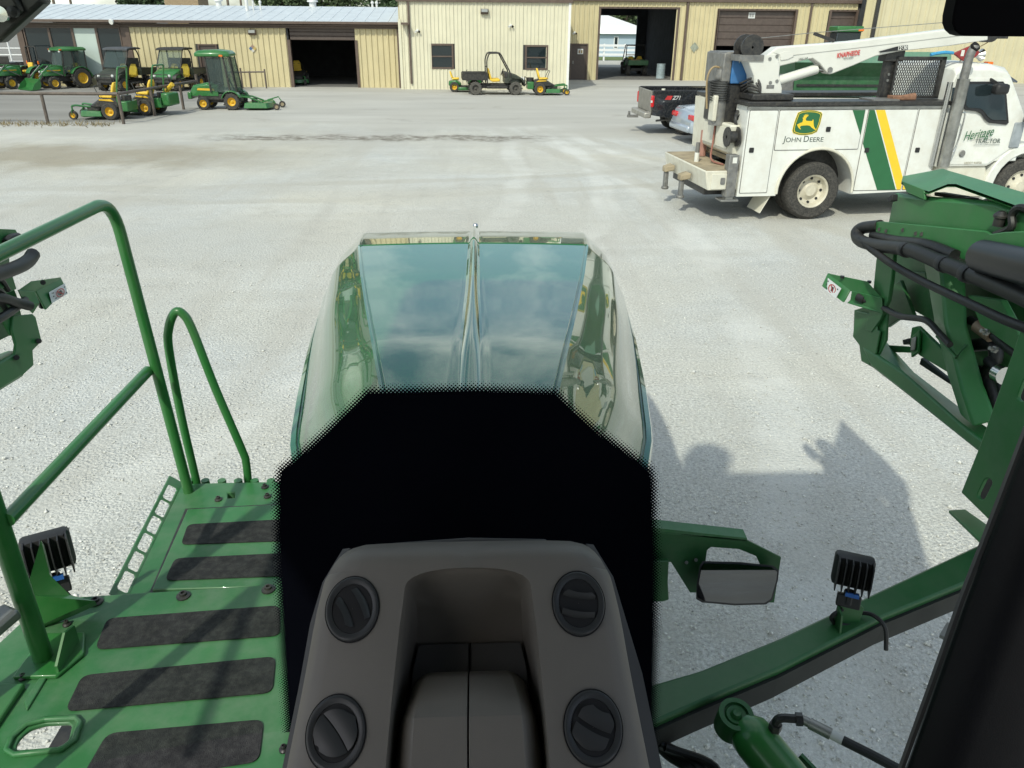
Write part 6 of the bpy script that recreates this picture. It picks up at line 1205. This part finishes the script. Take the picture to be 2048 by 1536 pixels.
def zero_turn(label, loc, rz, rops=True, group='zero turn mowers', bagger=False):
    t = thing('zero_turn_mower', label, 'mower', loc, rz, group)
    for s_ in (1, -1): wheel(t, 0, s_ * .48, .29, .26, .15, YEL, s_, dish=.4); wheel(t, 1.36, s_ * .42, .15, .13, .085, YEL, s_, dish=.3)
    MB().box(-.42, .9, -.30, .30, .26, .46).build('frame', SHADE, t, bevel=.03)
    MB().loft([[(x, y, z) for y, z in ((-w_, .44), (-w_, zh - .06), (-w_ * .85, zh), (w_ * .85, zh), (w_, zh - .06), (w_, .44))] for x, w_, zh in ((-.30, .50, .66), (-.05, .52, .72), (.35, .50, .70), (.60, .38, .56), (.75, .30, .48))]).build('body', SHADE, t, smooth=40, bevel=.01)
    for s_ in (1, -1): MB().prism([(-.2, s_ * .525, .62), (.32, s_ * .52, .66), (.30, s_ * .52, .70), (-.1, s_ * .525, .70)], (0, .006 * s_, .004)).build('side_stripe', YEL, t)
    MB().box(-.62, -.30, -.46, .46, .28, .62).build('engine_guard', PGR, t, bevel=.03); MB().cyl((-.45, 0, .5), (-.45, 0, .80), .17, n=14).build('engine', SHADE, t)
    MB().loft([[(.42, -.24, .72), (.42, .24, .72), (-.02, .24, .70), (-.02, -.24, .70)], [(.44, -.25, .80), (.44, .25, .80), (-.04, .24, .80), (-.04, -.24, .80)]]).build('seat', SEATY, t, bevel=.03); MB().loft([[(.04, -.22, .78), (.04, .22, .78), (-.06, .22, .78), (-.06, -.22, .78)], [(-.06, -.22, 1.1), (-.06, .22, 1.1), (-.15, .20, 1.1), (-.15, -.20, 1.1)], [(-.10, -.14, 1.24), (-.10, .14, 1.24), (-.17, .13, 1.24), (-.17, -.13, 1.24)]]).build('seat_back', SEATY, t, bevel=.03)
    for s_ in (1, -1): MB().tube(fillet([(.30, s_ * .36, .6), (.42, s_ * .36, .98), (.50, s_ * .30, 1.12), (.50, s_ * .08, 1.12)], .06), .015, 6).build('control_lever', SHADE, t)
    MB().loft([[(x, y, .12) for x, y in ((.28, -.62), (1.0, -.62), (1.16, -.35), (1.16, .35), (1.0, .62), (.28, .62))], [(x, y, .30) for x, y in ((.32, -.58), (.98, -.58), (1.12, -.33), (1.12, .33), (.98, .58), (.32, .58))]]).build('mower_deck', PGR, t, bevel=.02)
    for s_ in (1, -1): MB().tube([(.75, s_ * .28, .42), (1.25, s_ * .34, .48), (1.36, s_ * .42, .46)], .035, 6).cyl((1.36, s_ * .42, .46), (1.36, s_ * .42, .30), .03, n=8).tube([(1.36, s_ * .33, .16), (1.36, s_ * .33, .32), (1.36, s_ * .51, .32), (1.36, s_ * .51, .16)], .016, 5).build('caster_arm', PGR, t); MB().cyl((.45, s_ * .45, .32), (.45, s_ * .45, .38), .09, n=12).build('belt_cover', SHADE, t)
    MB().bar((.5, -.2, .42), (1.1, -.3, .36), .03, .03).build('lift_link', STEEL, t)
    if rops: MB().tube(fillet([(-.28, -.46, .5), (-.36, -.44, 1.1), (-.50, -.40, 1.75), (-.50, .40, 1.75), (-.36, .44, 1.1), (-.28, .46, .5)], .10), .032, 8).build('roll_bar', PGR, t, smooth=60)
    if bagger: MB().box(-.92, -.62, -.42, .42, .34, .80).build('grass_bagger', PGR, t, bevel=.06); MB().tube(bez([(.3, -.6, .3), (-.2, -.66, .7), (-.7, -.45, 1.05)]), .09, 8).build('bagger_chute', SEATY, t)
    return t
def front_mower(label, loc, rz):
    t = thing('front_mower', label, 'mower', loc, rz)
    for s_ in (1, -1): wheel(t, 0, s_ * .50, .25, .22, .14, YEL, s_, dish=.4); wheel(t, 1.15, s_ * .54, .32, .28, .16, YEL, s_, dish=.4, lugs=18)
    MB().box(-.25, 1.4, -.32, .32, .26, .50).build('frame', SHADE, t, bevel=.03); MB().box(-.2, .85, -.46, .46, .36, .60).build('skirt', SHADE, t, bevel=.04)
    rear = MB().loft([[(x, y, z) for y, z in ((-w_, .52), (-w_, zh - .08), (-w_ * .8, zh), (w_ * .8, zh), (w_, zh - .08), (w_, .52))] for x, w_, zh in ((-.50, .34, .74), (-.35, .44, .92), (.2, .48, 1.02), (.62, .48, .92))]).build('engine_cover', PGR, t, smooth=40, bevel=.01)
    for s_ in (1, -1): MB().prism([(-.2, s_ * .47, .74), (.5, s_ * .49, .72), (.48, s_ * .49, .80), (-.16, s_ * .47, .82)], (0, s_ * .006, 0)).build('side_stripe', YEL, rear)
    MB().box(-.62, -.46, -.42, .42, .40, .66).build('rear_weight', PGR, t, bevel=.03)
    for s_ in (1, -1):
        MB().bar((.36, s_ * .52, .66), (.30, s_ * .50, 1.98), .05, .05).bar((1.12, s_ * .52, .60), (1.0, s_ * .50, 1.98), .06, .05).bar((1.36, s_ * .46, .55), (1.20, s_ * .48, 1.98), .04, .04).build('cab_post', SHADE, t)
        MB().prism([(.38, s_ * .525, .72), (1.10, s_ * .525, .62), (1.0, s_ * .505, 1.95), (.32, s_ * .505, 1.95)], (0, .01, 0)).build('door_pane', GLASSC, t); MB().prism([(1.15, s_ * .52, .62), (1.34, s_ * .46, .60), (1.20, s_ * .48, 1.95), (1.04, s_ * .505, 1.95)], (0, .01, 0)).build('side_pane', GLASSC, t)
        sidep(arc(1.15, .34, .40, 165, 20, 10) + arc(1.15, .34, .36, 20, 165, 10), s_ * .42, s_ * .70).build('front_fender', PGR, t, bevel=.015)
        MB().box(.88, 1.02, s_ * .56 - .05, s_ * .56 + .05, 1.98, 2.05).build('amber_lamp', ORANGE, t, bevel=.01)
    MB().prism([(1.36, -.44, .6), (1.36, .44, .6), (1.21, .46, 1.95), (1.19, -.46, 1.95)], (.012, 0, .004)).build('windshield', GLASSC, t); MB().box(.30, .32, -.46, .46, 1.0, 1.9).build('rear_pane', GLASSC, t)
    MB().loft([[(x, y, z) for y, z in ((-w_, 1.98), (-w_, 2.10), (-w_ * .8, zt), (w_ * .8, zt), (w_, 2.10), (w_, 1.98))] for x, w_, zt in ((-.10, .50, 2.12), (.05, .58, 2.20), (.7, .60, 2.23), (1.15, .56, 2.18), (1.26, .48, 2.10))]).build('cab_roof', PGR, t, smooth=40, bevel=.03)
    MB().box(.42, .66, -.22, .22, .82, .96).box(.34, .46, -.22, .22, .92, 1.4).build('seat', SHADE, t, bevel=.04); MB().tube([(.98 + .05 * math.sin(a), .16 * math.cos(a), 1.16 + .15 * math.sin(a)) for a in [2 * math.pi * k / 14 for k in range(15)]], .016, 6).cyl((.98, 0, 1.16), (1.15, 0, .7), .03).build('steering_wheel', SHADE, t)
    MB().loft([[(x, y, .08) for x, y in ((1.62, -.75), (2.55, -.75), (2.7, -.4), (2.7, .4), (2.55, .75), (1.62, .75))], [(x, y, .28) for x, y in ((1.66, -.70), (2.5, -.70), (2.62, -.38), (2.62, .38), (2.5, .70), (1.66, .70))]]).build('mower_deck', PGR, t, bevel=.02)
    for s_ in (1, -1): MB().tube([(1.3, s_ * .25, .5), (1.75, s_ * .28, .46), (2.2, s_ * .3, .3)], .035, 6).tube([(2.3, s_ * .5, .3), (2.75, s_ * .55, .42), (2.85, s_ * .55, .26)], .025, 6).build('deck_arm', PGR, t); wheel(t, 2.88, s_ * .55, .13, .09, .07, MUD, s_, name='caster_wheel')
    MB().cyl((1.9, 0, .28), (1.9, 0, .42), .12, n=12).build('deck_gearbox', SHADE, t)
    return t
def lawn_tractor(label, loc, rz):
    t = thing('lawn_tractor', label, 'mower', loc, rz)
    for s_ in (1, -1): wheel(t, 0, s_ * .36, .25, .22, .13, YEL, s_, dish=.4); wheel(t, 1.2, s_ * .34, .18, .15, .1, YEL, s_, dish=.3)
    MB().loft([[(x, y, z) for y, z in ((-w_, .3), (-w_, zh), (w_, zh), (w_, .3))] for x, w_, zh in ((-.3, .34, .52), (.1, .46, .58), (.35, .34, .42))]).build('rear_fender', PGR, t, bevel=.05, smooth=40)
    MB().loft([[(x, y, z) for y, z in ((-w_, .34), (-w_, zh), (w_, zh), (w_, .34))] for x, w_, zh in ((.7, .26, .78), (1.2, .25, .72), (1.42, .2, .55))]).build('engine_hood', PGR, t, bevel=.05, smooth=40)
    MB().box(.2, .8, -.4, .4, .24, .30).build('foot_deck', SHADE, t); MB().box(.2, 1.0, -.55, .55, .1, .24).build('mower_deck', PGR, t, bevel=.03); MB().box(-.12, .24, -.22, .22, .58, .68).build('seat', SEATY, t, bevel=.04); MB().loft([[(-.06, -.2, .66), (-.06, .2, .66), (-.16, .2, .66), (-.16, -.2, .66)], [(-.18, -.16, .98), (-.18, .16, .98), (-.26, .15, .98), (-.26, -.15, .98)]]).build('seat_back', SEATY, t, bevel=.04)
    MB().tube([(.60 + .06 * math.sin(a), .17 * math.cos(a), .92 + .14 * math.sin(a)) for a in [2 * math.pi * k / 14 for k in range(15)]], .016, 6).cyl((.6, 0, .92), (.75, 0, .7), .025).build('steering_wheel', SHADE, t)
    return t
ORG = lambda p, h: (p[0], p[1], 0)
utv('black open utility vehicle with yellow seats in front of the cream shop', (-.19, 41.45, 0), R(3.4), hoodm=OLIVE, tyre=DTYRE, rimm=DTYRE, bedm=SHADE)
utv('dark utility vehicle with a black canopy and wide windshield beside the pale show-room panel', (-17.75, 44.0, 0), R(253), hoodm=OLIVE, roofm=mat('roof_charcoal', (.07, .075, .085), .5), shield=True)
utv('green-hooded utility vehicle with a flat black roof in front of the brown shop door', (-15.3, 44.3, 0), R(258), hoodm=PGR, roofm=SHADE, shield=True)
utv('utility vehicle parked inside the open bay, its green tailgate facing out', (10.95, 57.3, 0), R(90), bedm=mat('tailgate_green', (.05, .17, .07), .5, dust=.3), tyre=DTYRE, rimm=DTYRE)
bx0 = MB().box(-.3, .3, -.2, .2, 0, .3).build('cardboard_box', mat('cardboard', (.36, .24, .14), .8, var=.1), None); bx0.location = (10.75, 56.9, .745); tag(bx0, 'brown cardboard box on the bed of the vehicle in the open bay', 'box')
tractor('open green tractor with roll bar and front bucket at the far left edge', (-23.45, 44.35, 0), R(240), False).scale = (.87, .87, .87)
tractor('green tractor with a closed cab and front bucket before the show-room panes', (-21.15, 44.35, 0), R(233), True).scale = (.87, .87, .87)
zero_turn('zero turn mower with folded-back roll bar right behind the pipe fence corner', (-13.2, 30.15, 0), R(180))
zero_turn('second zero turn mower with a grass bagger, half hidden behind the one at the fence', (-12.45, 31.6, 0), R(172), bagger=True)
zero_turn('low zero turn mower without roll bar beside the white corner of the cream shop', (3.03, 41.3, 0), R(2), rops=False)
front_mower('green cab mower with its wide cutting deck out in front, alone on the paving', (-11.06, 33.75, 0), R(1))
lawn_tractor('small ride-on mower with a yellow seat tucked behind the black utility vehicle', (-1.25, 42.9, 0), R(0))
dm = thing('steel_drum', 'pale blue drum at the right side of the open bay', 'drum', (12.0, 54.2, 0))
MB().lathe([(0, 0), (.29, 0), (.30, .02), (.29, .04), (.285, .28), (.30, .30), (.285, .32), (.285, .58), (.30, .60), (.285, .62), (.285, .86), (.30, .88), (.29, .90), (0, .88)], (0, 0, 0), (0, 0, 1), 20).build('drum_body', mat('drum_blue', (.30, .38, .42), .5, dust=.2), dm); MB().cyl((.12, 0, .88), (.12, 0, .91), .03).build('bung', STEEL, dm)
# --- black pickup
PKB = mat('pickup_black', (.012, .014, .018), .22, var=.1, coat=.8, dust=.18, dcol=(.22, .20, .17)); ALLOY = mat('alloy_wheel', (.55, .55, .54), .3, .7, var=.08, dust=.15)
pk = thing('pickup_truck', 'black pickup truck with a dusty tailgate and red tail lamp', 'pickup', (6.74, 25.95, 0), R(3))
for (x, y, s_) in ((0, .14, -1), (0, 1.76, 1), (3.64, .14, -1), (3.64, 1.76, 1)):
    w_ = wheel(pk, x, y, .40, .27, .26, ALLOY, s_, dish=.15, hub=.3)
    for k in range(6):
        a = 2 * math.pi * k / 6 + .3; MB().lathe([(0, .0), (.04, .0), (.042, -.02)], (x + .155 * math.cos(a), y + s_ * .095, .40 + .155 * math.sin(a)), (0, s_, 0), 9).build('wheel_hole', BLACKP, w_)
bedp = [(-1.18, .62), (-.55, .52)] + arc(0, .42, .50, 168, 10, 12) + [(.52, .50), (1.30, .50), (1.30, 1.34), (-1.20, 1.36)]
for y0, y1 in ((0, .14), (1.76, 1.90)): sidep(bedp, y0, y1).build('bed_side', PKB, pk, bevel=.03)
MB().box(-1.15, 1.3, .14, 1.76, .78, .84).box(1.2, 1.3, .14, 1.76, .84, 1.34).build('bed_floor', BLACKM, pk); tg = MB().box(-1.22, -1.14, .12, 1.78, .70, 1.34).build('tailgate', mat('dusty_tailgate', (.22, .21, .19), .7, var=.2, dust=.5), pk, bevel=.02)
for y in (.01, 1.79): MB().box(-1.15, 1.3, y, y + .1, 1.35, 1.375).build('bed_cap', BLACKP, pk)
for x in (-.85, .95): MB().cyl((x, .07, 1.37), (x, .07, 1.42), .06, n=10).build('tie_down', CREAM, pk)
tlm = MB().box(-1.235, -1.13, -.015, .11, .86, 1.22).build('tail_lamp', RED, pk, bevel=.03); MB().box(-1.24, -1.2, -.02, .08, 1.0, 1.07).build('reverse_lens', HEADL, tlm); MB().box(-1.235, -1.13, 1.79, 1.915, .86, 1.22).build('tail_lamp', RED, pk, bevel=.03)
MB().box(-1.42, -1.18, .05, 1.85, .52, .70).build('rear_bumper', mat('dusty_chrome', (.38, .37, .34), .4, .5, dust=.4), pk, bevel=.04); MB().box(-1.75, -1.4, .88, 1.02, .46, .54).cyl((-1.7, .95, .54), (-1.7, .95, .66), .04).build('tow_hitch', GREYST, pk)
text('Z71', .16, mat('badge_silver', (.6, .6, .6), .4), pk, (-.42, -.004, 1.145), (1, 0, 0), (0, 0, 1), shear=.3, sx=1.0, bold=.004); sidep([(-.80, 1.09), (-.60, 1.09), (-.55, 1.21), (-.72, 1.21)], -.004, -.001).build('badge_red', TKR, pk)
cp_ = [(1.32, .50), (1.32, 1.36), (1.55, 1.88), (2.4, 1.92), (2.9, 1.85), (3.5, 1.30), (4.5, 1.22), (4.75, 1.0), (4.75, .55), (4.15, .5)] + arc(3.64, .42, .48, 10, 170, 10) + [(3.1, .48)]
MB().loft([[(x, y + (0 if z < 1.32 else (.16 if y < .95 else -.16)), z) for x, z in cp_] for y in (0, .06, 1.84, 1.90)]).build('cab_body', PKB, pk, bevel=.03, smooth=40)
MB().prism([(1.65, .14, 1.38), (1.72, .16, 1.8), (2.75, .16, 1.8), (3.2, .14, 1.38)], (0, -.015, 0)).build('side_glass', GLASSD, pk); MB().cyl((-.55, .35, .45), (-.95, .3, .42), .035).build('exhaust_tip', GREYST, pk)
# --- silver sedan
SILV = mat('silver_paint', (.42, .47, .54), .25, .4, var=.04, coat=.8)
sdn = thing('silver_car', 'silver sedan rear end squeezed between the pickup and the service truck', 'car', (6.28, 23.45, 0), R(8))
cr_ = [(-.02, .35), (-.06, .55), (.0, .72), (.06, .92), (.15, 1.0), (.75, 1.03), (1.25, 1.36), (1.7, 1.44), (2.5, 1.43), (3.35, .98), (4.3, .86), (4.55, .65), (4.55, .3), (4.1, .25)] + arc(3.6, .32, .36, 0, 180, 8) + [(3.1, .22), (1.3, .22)] + arc(.95, .32, .36, 0, 180, 8) + [(.45, .28)]
MB().loft([[(x + (.10 if y in (0, 1.75) and x < .3 else 0), y + (0 if z < .95 else (.14 * (z - .95) / .45) * (1 if y < .9 else -1)), z) for x, z in cr_] for y in (0, .10, 1.65, 1.75)]).build('body_shell', SILV, sdn, bevel=.04, smooth=50)
for (x, y, s_) in ((.95, .1, -1), (.95, 1.65, 1), (3.6, .1, -1), (3.6, 1.65, 1)): wheel(sdn, x, y, .32, .2, .2, ALLOY, s_, dish=.2)
for y0, y1 in ((.02, .42), (1.33, 1.73)): MB().box(-.02, .22, y0 - .03, y1, .70, .86).build('tail_lamp', RED, sdn, bevel=.04)
MB().prism([(.72, .3, 1.05), (.72, 1.45, 1.05), (1.22, 1.4, 1.38), (1.22, .35, 1.38)], (-.02, 0, .02)).build('rear_glass', GLASSD, sdn); MB().prism([(.95, .06, 1.03), (1.35, .13, 1.34), (2.4, .13, 1.36), (3.1, .06, 1.03)], (0, -.02, 0)).build('side_glass', GLASSD, sdn)
MB().box(-.12, .1, .12, 1.63, .36, .56).build('rear_bumper', SILV, sdn, bevel=.06)
# --- brown pipe fence round the lot
PIPE = mat('brown_pipe', (.10, .078, .066), .55, var=.2, sc=3, dust=.2)
fe = thing('pipe_fence', 'brown pipe rail fence on posts bending round the mower lot', 'fence', (-12.3, 28.46, 0), world=True)
zr = .98; A_, B_, C_ = V(-12.3, 28.46, zr), V(-24, 28.6, zr), V(-11.75, 34.9, zr)
MB().cyl(A_, B_, .055, n=10).build('top_rail', PIPE, fe, smooth=60); MB().cyl(A_, C_, .055, n=10).build('top_rail', PIPE, fe, smooth=60)
for p in (A_, V(-14.88, 28.5, zr), V(-17.8, 28.53, zr), V(-20.6, 28.57, zr), V(-23.6, 28.6, zr), V(-12.17, 30.97, zr), V(-11.92, 33.35, zr), C_): MB().cyl((p.x, p.y, 0), (p.x, p.y, zr + (.0 if p is not C_ else .25)), .055, n=10).build('post', PIPE, fe, smooth=60)
wr_ = thing('door_railing', 'short brown pipe railing against the yellow wall beside the dark bay', 'railing', (-11.8, 44.5, 0), world=True)
for x, h in ((-12.55, 1.0), (-12.1, .85), (-11.3, .95), (-13.3, 1.1)): MB().cyl((x, 44.3, 0), (x, 44.3, h), .045, n=8).build('post', PIPE, wr_)
MB().cyl((-13.3, 44.3, .78), (-11.3, 44.3, .82), .04, n=8).build('rail', PIPE, wr_)
# mower parked just inside the dark bay
zero_turn('mower standing in the gloom just inside the dark open bay of the low shop', (-10.3, 47.6, 0), R(280), rops=False)
# green machine roof behind the crane boom
gq = at(1690, 72, 47.0); cm_ = thing('parked_harvester', 'green machine roof with amber lamps peeping over the white crane boom', 'harvester', (gq.x, 47, 0), group=None)
MB().box(-.75, .75, -.6, .6, 2.95, 3.25).build('cab_roof', PGR, cm_, bevel=.06); MB().box(-.68, .68, -.5, .5, 1.5, 2.95).build('cab', GLASSD, cm_, bevel=.04); MB().box(-.9, .9, -.8, 1.5, .8, 1.5).build('body', PGR, cm_, bevel=.08); MB().box(.45, .75, -.62, -.55, 3.0, 3.12).build('amber_lamp', ORANGE, cm_)
for x in (-.85, .85): wheel(cm_, x, -.2, .75, .5, .4, YEL, -1) if False else MB().lathe([(.4, -.22), (.7, -.24), (.75, -.1), (.75, .1), (.7, .24), (.4, .22)], (x, -.1, .75), (1, 0, 0), 24).build('wheel', TYRE, cm_)
# dry weeds along the fence foot
rsw = random.Random(5); wm = MB()
for k in range(900):
    x = -22 + 9.5 * rsw.random(); y = 28.2 + rsw.gauss(0, .28); h = .05 + .14 * rsw.random() ** 2; a = rsw.random() * 6.28; i = len(wm.v)
    wm.v += [(x, y, 0), (x + .03 * math.cos(a), y + .03 * math.sin(a), 0), (x + rsw.gauss(0, .08), y + rsw.gauss(0, .08), h)]; wm.f.append((i, i + 1, i + 2))
wo_ = wm.build('weeds', mat('dry_weeds', (.22, .17, .08), .9, var=.4, sc=3), None, smooth=0, fix=False); wo_['kind'] = 'stuff'; tag(wo_, 'dry brown weeds along the foot of the pipe fence', 'weeds')
